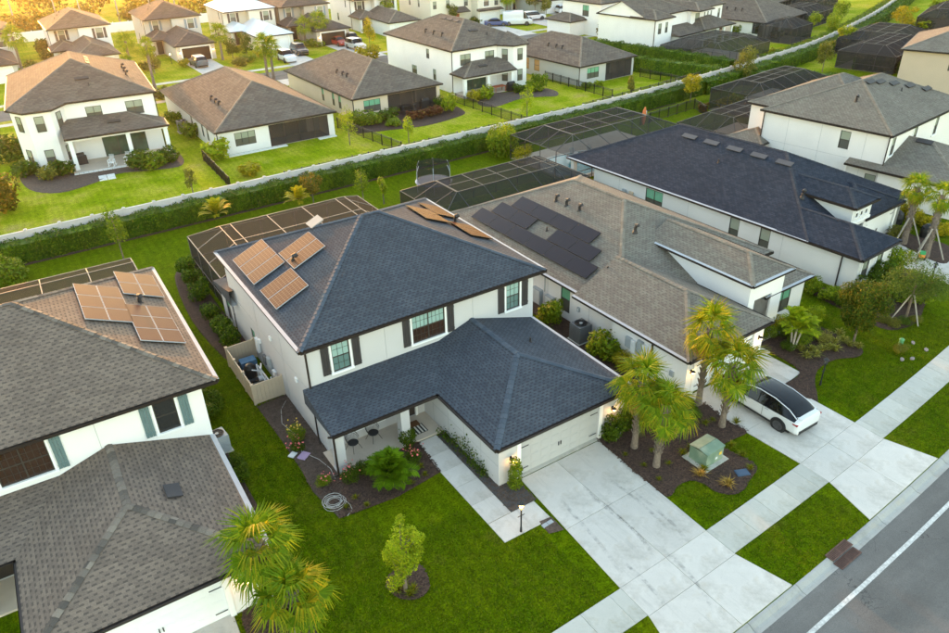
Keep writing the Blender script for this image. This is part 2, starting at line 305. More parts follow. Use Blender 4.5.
glassy('carglass', (0.006, 0.007, 0.009), 0.05, 0.38); pmat('taillight', (0.30, 0.015, 0.02), 0.2, var=0.02); pmat('lightclear', (0.75, 0.75, 0.72), 0.15, var=0.02); pmat('chairblack', (0.016, 0.016, 0.017), 0.6); pmat('cushion', (0.03, 0.03, 0.032), 0.9)
pmat('toyorange', (0.75, 0.26, 0.05), 0.5); pmat('toygreen', (0.05, 0.35, 0.12), 0.5); pmat('orange', (0.62, 0.16, 0.04), 0.6); pmat('tarpblue', (0.05, 0.14, 0.25), 0.6, var=0.2, vscale=5); pmat('redwood', (0.36, 0.09, 0.035), 0.6); pmat('edgewhite', (0.66, 0.66, 0.63), 0.8, var=0.1, vscale=6)
emis('bulb', (1.0, 0.52, 0.16), 9.0)

def tyre_mat():
    m, t, b = base_mat('tyremark')
    b.inputs['Base Color'].default_value = (0.16, 0.16, 0.165, 1); b.inputs['Roughness'].default_value = 0.8; b.inputs['Specular IOR Level'].default_value = 0.1
    uv = t.new('UVMap').outputs[0]; sp = t.new('SeparateXYZ'); t.link(uv, sp.inputs[0]); g = t.new('NewGeometry')
    e = t.math('SUBTRACT', 1.0, t.math('ABSOLUTE', t.math('SUBTRACT', t.math('MULTIPLY', sp.outputs[0], 2.0), 1.0)))
    l = t.math('SUBTRACT', 1.0, t.math('ABSOLUTE', t.math('SUBTRACT', t.math('MULTIPLY', sp.outputs[1], 2.0), 1.0)))
    n = t.ramp(t.noise(g.outputs['Position'], 3.5, 5, 0.75), [(0.42, 0.0), (0.68, 1.0)])
    f = t.math('MULTIPLY', t.math('MULTIPLY', t.math('MINIMUM', t.math('MULTIPLY', e, 2.0), 1.0), t.math('MINIMUM', t.math('MULTIPLY', l, 2.5), 1.0)), t.math('MULTIPLY', n, 0.36))
    tr = t.new('BsdfTransparent'); mx = t.new('MixShader'); t.link(f, mx.inputs[0]); t.link(tr.outputs[0], mx.inputs[1]); t.link(b.outputs[0], mx.inputs[2]); t.link(mx.outputs[0], t.n['Material Output'].inputs[0])
tyre_mat()
# ------------------------------------------------------------------ mesh helpers
class MB:
    def __init__(s): s.v = []; s.f = []; s.m = []; s.uv = []; s.mats = []; s.smooth = False
    def mi(s, name):
        if name not in s.mats: s.mats.append(name)
        return s.mats.index(name)
    def poly(s, pts, mat, uv=None):
        b = len(s.v); s.v += [tuple(p) for p in pts]; s.f.append(tuple(range(b, b+len(pts)))); s.m.append(s.mi(mat)); s.uv.append(uv)
    def box(s, a, b, mat, rot=None, org=None):
        x0, y0, z0 = a; x1, y1, z1 = b
        P = [(x0,y0,z0),(x1,y0,z0),(x1,y1,z0),(x0,y1,z0),(x0,y0,z1),(x1,y0,z1),(x1,y1,z1),(x0,y1,z1)]
        if rot is not None:
            o = Vector(org if org is not None else (0,0,0)); P = [tuple(rot @ Vector(p)+o) for p in P]
        n = len(s.v); s.v += P; k = s.mi(mat)
        for q in ((0,3,2,1),(4,5,6,7),(0,1,5,4),(1,2,6,5),(2,3,7,6),(3,0,4,7)):
            s.f.append(tuple(n+i for i in q)); s.m.append(k); s.uv.append(None)
    def bar(s, p, q, w, mat, h=None, up=(0,0,1)):
        p = Vector(p); q = Vector(q); d = (q-p); L = d.length; d.normalize(); h = h or w
        u = Vector(up)
        if abs(d.dot(u)) > 0.95: u = Vector((1,0,0))
        x = d.cross(u).normalized(); z = x.cross(d)
        n = len(s.v); k = s.mi(mat)
        for e in (p, q):
            for a, b in ((-1,-1),(1,-1),(1,1),(-1,1)): s.v.append(tuple(e+x*a*w/2+z*b*h/2))
        for a in range(4): s.f.append((n+a, n+(a+1)%4, n+4+(a+1)%4, n+4+a)); s.m.append(k); s.uv.append(None)
        s.f += [(n+3,n+2,n+1,n), (n+4,n+5,n+6,n+7)]; s.m += [k,k]; s.uv += [None,None]
    def tube(s, pts, rs, mat, n=8, cap=True):
        pts = [Vector(p) for p in pts]; k = s.mi(mat)
        if not isinstance(rs, (list, tuple)): rs = [rs]*len(pts)
        rings = []
        for i, p in enumerate(pts):
            d = (pts[min(i+1,len(pts)-1)]-pts[max(i-1,0)]).normalized()
            u = Vector((0,0,1)) if abs(d.z) < 0.9 else Vector((1,0,0))
            x = d.cross(u).normalized(); y = d.cross(x)
            b = len(s.v); rings.append(b)
            for j in range(n):
                a = 2*math.pi*j/n; s.v.append(tuple(p+(x*math.cos(a)+y*math.sin(a))*rs[i]))
        for a, b in zip(rings, rings[1:]):
            for j in range(n): s.f.append((a+j, b+j, b+(j+1)%n, a+(j+1)%n)); s.m.append(k); s.uv.append(None)
        if cap:
            s.f.append(tuple(rings[0]+j for j in range(n))); s.f.append(tuple(rings[-1]+j for j in reversed(range(n)))); s.m += [k,k]; s.uv += [None,None]
    def lathe(s, prof, mat, org=(0,0,0), n=14, axis='z'):
        k = s.mi(mat); o = Vector(org); rings = []
        for r, z in prof:
            b = len(s.v); rings.append(b)
            for j in range(n):
                a = 2*math.pi*j/n; c = (r*math.cos(a), r*math.sin(a), z)
                if axis == 'x': c = (c[2], c[0], c[1])
                s.v.append(tuple(Vector(c)+o))
        for a, b in zip(rings, rings[1:]):
            for j in range(n): s.f.append((a+j, a+(j+1)%n, b+(j+1)%n, b+j)); s.m.append(k); s.uv.append(None)
        s.f.append(tuple(rings[0]+j for j in reversed(range(n)))); s.f.append(tuple(rings[-1]+j for j in range(n))); s.m += [k,k]; s.uv += [None,None]
    def mesh(s, name):
        me = bpy.data.meshes.new(name); me.from_pydata(s.v, [], s.f)
        for mn in s.mats: me.materials.append(MATS[mn])
        me.polygons.foreach_set('material_index', s.m)
        if any(u is not None for u in s.uv):
            L = me.uv_layers.new(name='UVMap'); d = []
            for f, u in zip(s.f, s.uv):
                d += [c for p in (u if u is not None else [(0,0)]*len(f)) for c in p]
            L.data.foreach_set('uv', d)
        if s.smooth: me.polygons.foreach_set('use_smooth', [True]*len(me.polygons))
        me.update(); return me
    def build(s, name, parent=None, loc=(0,0,0), rz=0.0, kind=None):
        return link(name, s.mesh(name), parent, loc, rz, kind)

def link(name, me, parent=None, loc=(0,0,0), rz=0.0, kind=None):
    o = bpy.data.objects.new(name, me); COL.objects.link(o); o.location = loc; o.rotation_euler = (0,0,rz)
    if parent is not None: o.parent = parent
    if kind: o['kind'] = kind
    return o
def tag(o, label, cat, group=None):
    o['label'] = label; o['category'] = cat
    if group: o['group'] = group
    return o
def thing(name, label, cat, loc=(0,0,0), rz=0.0, group=None):
    o = bpy.data.objects.new(name, None); COL.objects.link(o); o.location = loc; o.rotation_euler = (0,0,rz); o.empty_display_size = 0.2
    return tag(o, label, cat, group)
def copy_tree(o, parent=None):
    c = o.copy(); COL.objects.link(c); c.parent = parent
    for ch in list(o.children): copy_tree(ch, c)
    return c
def sheet(name, pts, z, mat, thick=0.0, label=None):
    mb = MB(); top = [(p[0], p[1], z) for p in pts]; mb.poly(top, mat)
    if thick:
        for i in range(len(pts)):
            a = top[i]; b = top[(i+1) % len(pts)]; mb.poly([(a[0],a[1],z-thick),(b[0],b[1],z-thick),b,a], mat)
    o = mb.build(name); o['kind'] = 'structure'; return o

# ------------------------------------------------------------------ windows
_WC = {}
def window_meshes(w, h, style):
    key = (round(w,2), round(h,2), style)
    if key in _WC: return _WC[key]
    fr = MB(); panes = []
    y0, y1 = 0.03, 0.09; b = 0.05
    fr.box((-w/2,y0,0),(w/2,y1,b),'frame'); fr.box((-w/2,y0,h-b),(w/2,y1,h),'frame')
    fr.box((-w/2,y0,b),(-w/2+b,y1,h-b),'frame'); fr.box((w/2-b,y0,b),(w/2,y1,h-b),'frame')
    n = {'sash':1,'green':1,'grid':1,'warm':1,'double':2,'griddouble':2,'wooddouble':2,'greendouble':2,'triple':3,'greentriple':3,'slider':2,'slider3':3,'dark':1,'fixed':1,'fixeddark':1}[style]
    cw = (w-2*b)/n
    for i in range(n):
        x0 = -w/2+b+i*cw; x1 = x0+cw
        if i: fr.box((x0-0.03,y0+0.005,b),(x0+0.03,y1-0.003,h-b),'frame')
        if style in ('slider','slider3'):
            p = MB(); p.poly([(x0,0.07,b),(x1,0.07,b),(x1,0.07,h-b),(x0,0.07,h-b)],'doorglass'); panes.append(p.mesh('pane')); continue
        if style in ('fixed','fixeddark'):
            p = MB(); p.poly([(x0,0.07,b),(x1,0.07,b),(x1,0.07,h-b),(x0,0.07,h-b)],'paneblind' if style == 'fixed' else 'panedark'); panes.append(p.mesh('pane')); continue
        mid = h*0.5
        fr.box((x0,y0+0.01,mid-0.03),(x1,y1-0.01,mid+0.03),'frame')
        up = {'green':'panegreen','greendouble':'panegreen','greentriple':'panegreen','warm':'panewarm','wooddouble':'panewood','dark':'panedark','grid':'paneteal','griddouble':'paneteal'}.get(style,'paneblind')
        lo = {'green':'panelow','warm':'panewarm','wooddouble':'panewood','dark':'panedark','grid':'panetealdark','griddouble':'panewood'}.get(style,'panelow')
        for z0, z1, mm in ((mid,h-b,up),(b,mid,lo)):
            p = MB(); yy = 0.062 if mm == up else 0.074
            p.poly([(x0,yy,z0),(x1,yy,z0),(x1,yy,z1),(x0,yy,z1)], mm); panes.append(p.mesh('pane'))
        if style in ('grid','griddouble','wooddouble'):
            nc = 3 if style == 'grid' else 4
            for c in range(1, nc): fr.box((x0+cw*c/nc-0.010,y0+0.02,b),(x0+cw*c/nc+0.010,0.060,h-b),'frame')
            for zz in (0.25,0.75): fr.box((x0,y0+0.021,h*zz-0.010),(x1,0.0605,h*zz+0.010),'frame')
    _WC[key] = (fr.mesh('window'), panes); return _WC[key]
def trim_mesh(w, h, t, sill=True):
    key = ('trim', round(w,2), round(h,2), t)
    if key in _WC: return _WC[key]
    mb = MB()
    mb.box((-w/2-t,-0.035,h),(w/2+t,0.0,h+t),'trim'); mb.box((-w/2-t,-0.03,0),(-w/2,0.0,h),'trim'); mb.box((w/2,-0.03,0),(w/2+t,0.0,h),'trim')
    mb.box((-w/2-t-0.04,-0.075,-t*1.1),(w/2+t+0.04,0.0,0),'trim')
    _WC[key] = mb.mesh('trim'); return _WC[key]
def shutter_mesh(w, h, mat):
    key = ('sh', w, h, mat)
    if key in _WC: return _WC[key]
    mb = MB()
    for i in range(3): mb.box((-w/2+i*w/3+0.006,-0.05,0),(-w/2+(i+1)*w/3-0.006,-0.004,h), mat)
    for z in (0.14, h-0.24): mb.box((-w/2,-0.068,z),(w/2,-0.05,z+0.10), mat)
    _WC[key] = mb.mesh('shutter'); return _WC[key]
_SR = {'F':0.0,'R':math.pi/2,'B':math.pi,'L':-math.pi/2}

class House:
    def __init__(s, name, label, x, y, yaw=0.0, group=None, wall='whitewall', roof='roofbrown', gut='bronze'):
        s.root = thing(name, label, 'house', (x,y,0), rad(yaw), group); s.wall = wall; s.roof = roof; s.gut = gut
        s.x = x; s.y = y; s.yaw = rad(yaw)
    def world(s, u, v, z=0.0):
        c, k = math.cos(s.yaw), math.sin(s.yaw); return Vector((s.x+u*c-v*k, s.y+u*k+v*c, z))
    def place(s, side, rect, c):
        x0,y0,x1,y1 = rect
        return {'F':(c,y0),'B':(c,y1),'L':(x0,c),'R':(x1,c)}[side]
    def vol(s, x0, y0, x1, y1, z0, z1, wins=(), mat=None, faces='FBLR', top=False, name='wall'):
        mat = mat or s.wall; mb = MB(); rect = (x0,y0,x1,y1)
        for side in faces:
            u0, u1 = (x0,x1) if side in 'FB' else (y0,y1)
            P = {'F':lambda u,z,d:(u,y0+d,z),'B':lambda u,z,d:(u,y1-d,z),'L':lambda u,z,d:(x0+d,u,z),'R':lambda u,z,d:(x1-d,u,z)}[side]
            flip = side in 'BL'
            holes = [(c-w/2,c+w/2,zb,zb+h) for (sd,c,zb,w,h,*_) in wins if sd == side]
            us = sorted({u0,u1,*[min(max(e,u0),u1) for q in holes for e in q[:2]]}); zs = sorted({z0,z1,*[min(max(e,z0),z1) for q in holes for e in q[2:]]})
            for a, b in zip(us, us[1:]):
                for c, d in zip(zs, zs[1:]):
                    mu, mz = (a+b)/2, (c+d)/2
                    if any(q[0] < mu < q[1] and q[2] < mz < q[3] for q in holes): continue
                    pts = [P(a,c,0),P(b,c,0),P(b,d,0),P(a,d,0)]; mb.poly(pts[::-1] if flip else pts, mat)
            for q in holes:
                a,b,c,d = q; D = 0.12
                for (p1,p2) in (((a,c),(b,c)),((b,c),(b,d)),((b,d),(a,d)),((a,d),(a,c))):
                    pts = [P(*p1,0),P(*p2,0),P(*p2,D),P(*p1,D)]; mb.poly(pts if flip else pts[::-1], mat)
        if top: mb.poly([(x0,y0,z1),(x1,y0,z1),(x1,y1,z1),(x0,y1,z1)], mat)
        o = mb.build(name, s.root)
        for win in wins:
            if win[5]: s.window(rect, *win)
        return o
    def window(s, rect, side, c, zb, w, h, style, trim=0.0, shut=None, sw=0.42):
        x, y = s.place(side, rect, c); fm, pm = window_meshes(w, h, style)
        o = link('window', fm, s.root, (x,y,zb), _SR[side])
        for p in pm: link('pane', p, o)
        if trim: link('trim', trim_mesh(w,h,trim), o)
        if shut:
            ca, sa = math.cos(_SR[side]), math.sin(_SR[side])
            for k in (-1,1):
                d = k*(w/2+trim+0.05+sw/2); link('shutter', shutter_mesh(sw,h+0.03,shut), s.root, (x+d*ca,y+d*sa,zb-0.02), _SR[side])
        return o
    # roof made of sloping polygons with shingle coordinates
    def slopes(s, polys, eaves, mat=None, fasc=0.17, soffit=None, guards='', name='roof', gut=None, lines=(), caps=0, gutter=True):
        mat = mat or s.roof; mb = MB()
        for pl in polys:
            a, b = Vector(pl[0]), Vector(pl[1]); e = (b-a).normalized(); n = e.cross(Vector(pl[-1])-a).normalized(); up = n.cross(e)
            mb.poly(pl, mat, [((Vector(p)-a).dot(e)+s.x*0+a.x*1.3+a.y*0.7, (Vector(p)-a).dot(up)) for p in pl])
        if soffit: 
            x0,y0,x1,y1,z = soffit; mb.poly([(x0,y1,z-fasc),(x1,y1,z-fasc),(x1,y0,z-fasc),(x0,y0,z-fasc)],'trim')
        r = mb.build(name, s.root)
        for (a, b, guard) in eaves:
            a, b = Vector(a), Vector(b); d = (b-a).normalized(); out = d.cross(Vector((0,0,1)))
            g = MB(); gm = gut or s.gut; w = 0.11 if gutter else 0.03
            def sec(p, o, z): return tuple(p+out*o+Vector((0,0,z)))
            prof = [(-0.02,0.0),(-0.02,-fasc),(w-0.02,-fasc),(w,-0.02)] if gutter else [(-0.02,0.005),(-0.02,-fasc),(w,-fasc),(w,0.005)]
            for (o1,z1),(o2,z2) in zip(prof, prof[1:]): g.poly([sec(a,o1,z1),sec(a,o2,z2),sec(b,o2,z2),sec(b,o1,z1)], gm)
            for p, sg in ((a,1),(b,-1)):
                q = [sec(p,*c) for c in prof]; g.poly(q if sg < 0 else q[::-1], gm)
            if gutter:
                if not guard: g.poly([sec(a,w-0.015,-0.06),sec(b,w-0.015,-0.06),sec(b,-0.02,-0.06),sec(a,-0.02,-0.06)], gm)
                go = g.build('gutter', r)
                if guard:
                    k = MB(); k.poly([sec(a,w+0.005,-0.012),sec(b,w+0.005,-0.012),sec(b,-0.10,0.035),sec(a,-0.10,0.035)], 'alu'); k.build('gutter_guard', r)
            else: g.build('fascia', r)
        if lines:
            cm = CAPS.get(mat)
            if cm:
                if caps: s.caps(lines, cm, caps, r)
                else:
                    k = MB()
                    for p, q in lines: s.capstrip(k, Vector(p), Vector(q), cm)
                    k.build('ridge_cap', r)
        return r
    def capstrip(s, k, p, q, cm):
        d = (q-p).normalized(); x = d.cross(Vector((0,0,1))).normalized(); up = x.cross(d)
        if up.z < 0: up = -up
        L = (q-p).length; n = max(1, int(L/0.33)); dr = 0.05 if abs(d.z) > 0.05 else 0.065
        for i in range(n):
            a = p+d*(L*i/n); b = p+d*(L*(i+1)/n); c = up*0.03; c2 = up*0.045
            e = x*0.15-up*dr
            k.poly([a+c2,b+c,b+c+e,a+c2+e], cm); k.poly([b+c,a+c2,a+c2-x*0.15-up*dr,b+c-x*0.15-up*dr], cm)
    def caps(s, lines, cm, step, parent):
        mb = MB()
        for sg in (1,-1):
            mb.poly([(0,0,0.05),(step*1.12,0,0.028),(step*1.12,sg*0.16,-0.03),(0,sg*0.16,-0.008)][::sg], cm)
            mb.poly([(0,0,0.05),(0,sg*0.16,-0.008),(0,sg*0.16,-0.035),(0,0,0.025)][::sg], cm)
        me = mb.mesh('ridge_cap')
        for p, q in lines:
            p, q = Vector(p), Vector(q); d = (q-p); L = d.length; d.normalize(); x = Vector((0,0,1)).cross(d).normalized(); up = d.cross(x)
            n = int(L/step)
            for i in range(n):
                o = link('ridge_cap', me, parent); c = p+d*(L*i/n)+up*0.012
                R = Matrix.Identity(4)
                jx = random.uniform(-0.008,0.008)
                for k in range(3): R[k][0] = d[k]; R[k][1] = x[k]; R[k][2] = up[k]; R[k][3] = c[k]+x[k]*jx
                o.matrix_local = R
    def hip(s, x0, y0, x1, y1, z, pitch, mat=None, guards='', fhip=True, bhip=True, axis=None, caps=0, eaves='FBLR', soff=True, gut=None, name='roof', gutter=True):
        w, d = x1-x0, y1-y0; axis = axis or ('y' if d >= w else 'x')
        c = {k:(x,y,z) for k,(x,y) in dict(FL=(x0,y0),FR=(x1,y0),BR=(x1,y1),BL=(x0,y1)).items()}
        if axis == 'y':
            h = w/2; zr = z+pitch*h; xm = (x0+x1)/2
            A = (xm, y0+(h if fhip else 0), zr); B = (xm, y1-(h if bhip else 0), zr)
            polys = [[c['BL'],c['FL'],A,B],[c['FR'],c['BR'],B,A]]
            lines = [(A,B)]
            if fhip: polys.append([c['FL'],c['FR'],A]); lines += [(c['FL'],A),(c['FR'],A)]
            if bhip: polys.append([c['BR'],c['BL'],B]); lines += [(c['BL'],B),(c['BR'],B)]
        else:
            h = d/2; zr = z+pitch*h; ym = (y0+y1)/2
            A = (x0+(h if fhip else 0), ym, zr); B = (x1-(h if bhip else 0), ym, zr)
            polys = [[c['FL'],c['FR'],B,A],[c['BR'],c['BL'],A,B]]; lines = [(A,B)]
            if fhip: polys.append([c['BL'],c['FL'],A]); lines += [(c['FL'],A),(c['BL'],A)]
            if bhip: polys.append([c['FR'],c['BR'],B]); lines += [(c['FR'],B),(c['BR'],B)]
        E = {'F':(c['FL'],c['FR']),'R':(c['FR'],c['BR']),'B':(c['BR'],c['BL']),'L':(c['BL'],c['FL'])}
        ev = [(*E[k], k in guards) for k in eaves]
        return s.slopes(polys, ev, mat, soffit=(x0,y0,x1,y1,z) if soff else None, lines=lines, caps=caps, gut=gut, name=name, gutter=gutter)
    def shed(s, x0, y0, x1, y1, z, pitch, lhip=False, rhip=False, back=False, mat=None, eaves='F', guards='', lines=True):
        """slope rising from front (y0) to a wall at y1; back=True mirrors it (rising from y1 to y0)"""
        h = (y1-y0); zr = z+pitch*h
        f, b = (y1, y0) if back else (y0, y1)
        a0 = (x0,f,z); a1 = (x1,f,z); t0 = (x0+(h if lhip else 0), b, zr); t1 = (x1-(h if rhip else 0), b, zr)
        l0 = (x0,b,z); l1 = (x1,b,z); ln = []
        main = [a0,a1,t1,t0]
        polys = [main if not back else [a1,a0,t0,t1]]
        ev = []
        if 'F' in eaves: ev.append((a0,a1,'F' in guards) if not back else (a1,a0,'F' in guards))
        if lhip:
            polys.append([l0,a0,t0] if not back else [a0,l0,t0]); ln.append((a0,t0)); ev.append((l0,a0,False) if not back else (a0,l0,False))
        else:
            polys.append([(x0,b,z-0.17),(x0,f,z-0.17),a0,t0] if not back else [(x0,f,z-0.17),(x0,b,z-0.17),t0,a0])
        if rhip:
            polys.append([a1,l1,t1] if not back else [l1,a1,t1]); ln.append((a1,t1)); ev.append((a1,l1,False) if not back else (l1,a1,False))
        else:
            polys.append([(x1,f,z-0.17),(x1,b,z-0.17),t1,a1] if not back else [(x1,b,z-0.17),(x1,f,z-0.17),a1,t1])
        return s.slopes(polys, ev, mat, soffit=(x0,y0,x1,y1,z), lines=ln)
    def part(s, name, mb, loc=(0,0,0), rz=0.0, parent=None): return mb.build(name, parent or s.root, loc, rz)
    def downspout(s, x, y, z1, dx=0, dy=-1, mat=None):
        mb = MB(); mat = mat or s.gut
        mb.box((-0.045,-0.035,0.12),(0.045,0.035,z1-0.12), mat); mb.bar((0,0,0.14),(dx*0.45,dy*0.45,0.05),0.08,mat); mb.bar((0,0,z1-0.14),(dx*0.25,dy*0.25,z1-0.02),0.08,mat)
        s.part('downspout', mb, (x,y,0))
    def pipe_vent(s, x, y, z, kind='pipe', rz=0.0):
        mb = MB()
        if kind == 'pipe':
            mb.lathe([(0.14,-0.12),(0.10,0.03),(0.055,0.05),(0.05,0.28),(0.06,0.29)],'vent',n=8); 
        elif kind == 'goose':
            mb.lathe([(0.2,-0.15),(0.14,0.02),(0.10,0.05),(0.10,0.30)],'vent',n=10); mb.tube([(0,0,0.28),(0.03,0,0.42),(0.18,0,0.46),(0.24,0,0.36)],[0.11,0.13,0.13,0.12],'vent',8)
        s.part('roof_pipe', mb, (x,y,z), rz)
    def box_vent(s, x, y, z, pitch, rz, w=0.95, d=0.32, mat='ventslate'):
        mb = MB(); R = Matrix.Rotation(rz,3,'Z') @ Matrix.Rotation(math.atan(pitch),3,'X')
        mb.box((-w/2,-d/2,-0.02),(w/2,d/2,0.05), mat, R); mb.box((-w/2-0.06,-d/2-0.06,0.052),(w/2+0.06,d/2+0.06,0.10), mat, R)
        s.part('roof_vent', mb, (x,y,z))
    def garage_door(s, x0, x1, y, h, mat, panels=True, hw=True, trimw=0.22, rows=4, cols=8, open_=False):
        xc = (x0+x1)/2; w = x1-x0; mb = MB(); yb = y+0.10
        mb.box((-w/2,0.0,0.0),(w/2,0.06,h), 'interiorshade' if open_ else mat); d = mb.build('garage_door', s.root, (xc,yb,0))  # open: flat dark panel painted as the shaded garage inside, no door
        if panels and not open_:
            p = MB(); pw = w/cols-0.14; ph = h/rows-0.12
            def fr(p, o, e): return [(-e,-0.001-o*0.02,-ph/2-e+pw/2),]
            p.box((-pw/2,-0.010,-ph/2),(pw/2,-0.002,ph/2), mat); p.box((-pw/2+0.06,-0.016,-ph/2+0.05),(pw/2-0.06,-0.010,ph/2-0.05), mat); me = p.mesh('panel')
            for r in range(rows):
                for c in range(cols): link('panel', me, d, (-w/2+w/cols*(c+0.5),0,h/rows*(r+0.5)))
        if hw and not open_:
            for sx in (-1,1):
                for z in (h*0.18,h*0.80):
                    k = MB(); k.box((-0.24,-0.045,-0.02),(0.24,-0.033,0.02),'black'); k.build('hinge', d, (sx*(w/2-0.28),0,z))
            k = MB(); k.box((-0.09,-0.06,-0.11),(-0.05,-0.033,0.11),'black'); k.box((0.05,-0.06,-0.11),(0.09,-0.033,0.11),'black'); k.build('door_handle', d, (0,0,h*0.42))
        t = MB(); tw = trimw
        t.box((x0-tw,y-0.05,0),(x0,y-0.001,h),'trim'); t.box((x1,y-0.05,0),(x1+tw,y-0.001,h),'trim'); t.box((x0-tw,y-0.055,h),(x1+tw,y-0.001,h+tw),'trim'); s.part('garage_trim', t)
        return d
    def wall_lamp(s, x, y, z, lit=True, size=1.0):
        mb = MB(); q = size
        mb.box((-0.05*q,-0.05,-0.10*q),(0.05*q,0,0.14*q),'black'); mb.bar((0,-0.03,0.10*q),(0,-0.17*q,0.16*q),0.03,'black')
        mb.lathe([(0.03,0.17*q),(0.12*q,0.09*q),(0.12*q,0.06*q),(0.10*q,0.05*q)],'black',(0,-0.17*q,0),8)
        mb.lathe([(0.05*q,-0.13*q),(0.06*q,-0.10*q)],'black',(0,-0.17*q,0),8)
        for a in range(4):
            c, k = math.cos(a*math.pi/2+0.78), math.sin(a*math.pi/2+0.78); mb.bar((c*0.09*q,-0.17*q+k*0.09*q,0.06*q),(c*0.055*q,-0.17*q+k*0.055*q,-0.11*q),0.015,'black')
        o = s.part('wall_lamp', mb, (x,y,z))
        b = MB(); b.lathe([(0.02,-0.08*q),(0.055*q,-0.03*q),(0.055*q,0.02*q),(0.02,0.05*q)],'bulb' if lit else 'lightclear',(0,-0.17*q,0),8); b.build('bulb', o)
        if lit:
            ld = bpy.data.lights.new('lamp_light','POINT'); ld.energy = 1.6*q; ld.color = (1.0,0.55,0.2); ld.shadow_soft_size = 0.06
            lo = bpy.data.objects.new('lamp_light', ld); COL.objects.link(lo); lo.parent = o; lo.location = (0,-0.32*q,-0.05)
        return o
    def solar(s, x, y, z, pitch, rz, w, l, mat, frame='alu'):
        """panel lying on a slope; rz turns local -Y down-slope direction"""
        mb = MB(); R = Matrix.Rotation(rz,3,'Z') @ Matrix.Rotation(math.atan(pitch),3,'X'); up = 0.10
        mb.box((-w/2,-l/2,up),(w/2,l/2,up+0.04), frame, R); 
        q = [R @ Vector(p) for p in ((-w/2+0.02,-l/2+0.02,up+0.043),(w/2-0.02,-l/2+0.02,up+0.043),(w/2-0.02,l/2-0.02,up+0.043),(-w/2+0.02,l/2-0.02,up+0.043))]
        mb.poly(q, mat, [(0,0),(1,0),(1,1),(0,1)])
        for a in (-w*0.3,w*0.3): mb.box((a-0.02,-l/2+0.1,-0.02),(a+0.02,l/2-0.1,up), frame, R)
        s.part('solar_panel', mb, (x,y,z))
# ------------------------------------------------------------------ ground, street, pavements
def yin(x):
    t = x-15.5; return 13.95+0.022*t+0.0017*t*t
def sx(x, off): return (x, yin(x)-off)
xs = [-60+4*i for i in range(56)]
mb = MB()
def strip(mb, xs, o0, z0, o1, z1, mat):
    for a, b in zip(xs, xs[1:]):
        mb.poly([(*sx(a,o1),z1),(*sx(b,o1),z1),(*sx(b,o0),z0),(*sx(a,o0),z0)], mat)
XL = [-900]+xs+[900]
def yc(x): return yin(min(max(x,-60),160))-4.0
for a, b in zip(XL, XL[1:]):
    mb.poly([(a,yc(a),0),(b,yc(b),0),(b,1500,0),(a,1500,0)],'grass')
    mb.poly([(a,yc(a),-0.25),(b,yc(b),-0.25),(b,yc(b),0),(a,yc(a),0)],'grass')
    mb.poly([(a,-400,-0.25),(b,-400,-0.25),(b,yc(b),-0.25),(a,yc(a),-0.25)],'grass')
mb.build('ground')['kind'] = 'structure'
mb = MB(); strip(mb, xs, 4.55, -0.10, 12.5, -0.10, 'asphalt'); mb.build('street')['kind'] = 'structure'
mb = MB(); strip(mb, xs, 5.56, -0.096, 5.74, -0.096, 'roadpaint'); mb.build('lane_line')['kind'] = 'structure'
# kerb and gutter cast in lengths, each with a joint
kerb = thing('kerb', 'pale concrete kerb and gutter along the near street', 'kerb'); kerb['kind'] = 'structure'
del kerb['category']; del kerb['label']
prof = [(4.0,0.005),(4.12,0.0),(4.30,-0.10),(4.40,-0.115),(4.56,-0.092)]
x = -6.0
while x < 60:
    L = 3.05; n = 3; mb = MB(); q = [x+0.012+(L-0.024)*i/n for i in range(n+1)]
    for (o0,z0),(o1,z1) in zip(prof, prof[1:]): strip(mb, q, o0, z0, o1, z1, 'curb')
    for e in (q[0], q[-1]): mb.poly([(*sx(e,o),z) for o,z in prof]+[(*sx(e,4.56),-0.25),(*sx(e,4.0),-0.25)],'curb')
    mb.build('kerb_length', kerb); x += L
# storm drain: four rusty grates in the gutter
dr = thing('storm_drain', 'rusty brown four-piece storm drain grate set in the kerb gutter', 'drain', (24.45, yin(24.45)-4.30, 0), math.atan(0.052))
for i in (-1,1):
    for j in (-1,1):
        g = MB(); w = 0.36; d = 0.20
        g.box((-w,-d,-0.03),(w,d,-0.012),'black'); g.box((-w,-d,-0.012),(w,-d+0.04,0.02),'drain'); g.box((-w,d-0.04,-0.012),(w,d,0.02),'drain'); g.box((-w,-d+0.04,-0.012),(-w+0.04,d-0.04,0.02),'drain'); g.box((w-0.04,-d+0.04,-0.012),(w,d-0.04,0.02),'drain')
        for k in range(7): g.box((-w+0.08+k*0.09,-d+0.04,-0.012),(-w+0.125+k*0.09,d-0.04,0.016),'drain')
        g.build('grate', dr, (i*0.375, j*0.21, -0.075 if j < 0 else 0.03))
def slab(parent, pts, mat, z=0.035, t=0.12, name='slab', gap=0.006):
    c = np.mean(np.array(pts), axis=0); mb = MB()
    P = []
    for p in pts:
        d = np.array(p)-c; L = np.linalg.norm(d); P.append(tuple(c+d*(1-gap*1.3/L)))
    top = [(p[0]-c[0],p[1]-c[1],0) for p in P]; ins = [(p[0]*0.996,p[1]*0.996,0.0) for p in top]
    mb.poly(ins, mat); n = len(P)
    for i in range(n):
        a, b = top[i], top[(i+1)%n]; ia, ib = ins[i], ins[(i+1)%n]
        mb.poly([(a[0],a[1],-0.012),(b[0],b[1],-0.012),ib,ia], mat); mb.poly([(a[0],a[1],-t),(b[0],b[1],-t),(b[0],b[1],-0.012),(a[0],a[1],-0.012)], mat)
    return mb.build(name, parent, (c[0],c[1],z+random.uniform(-0.004,0.004)))
def struct(name):
    o = bpy.data.objects.new(name, None); COL.objects.link(o); o['kind'] = 'structure'; return o
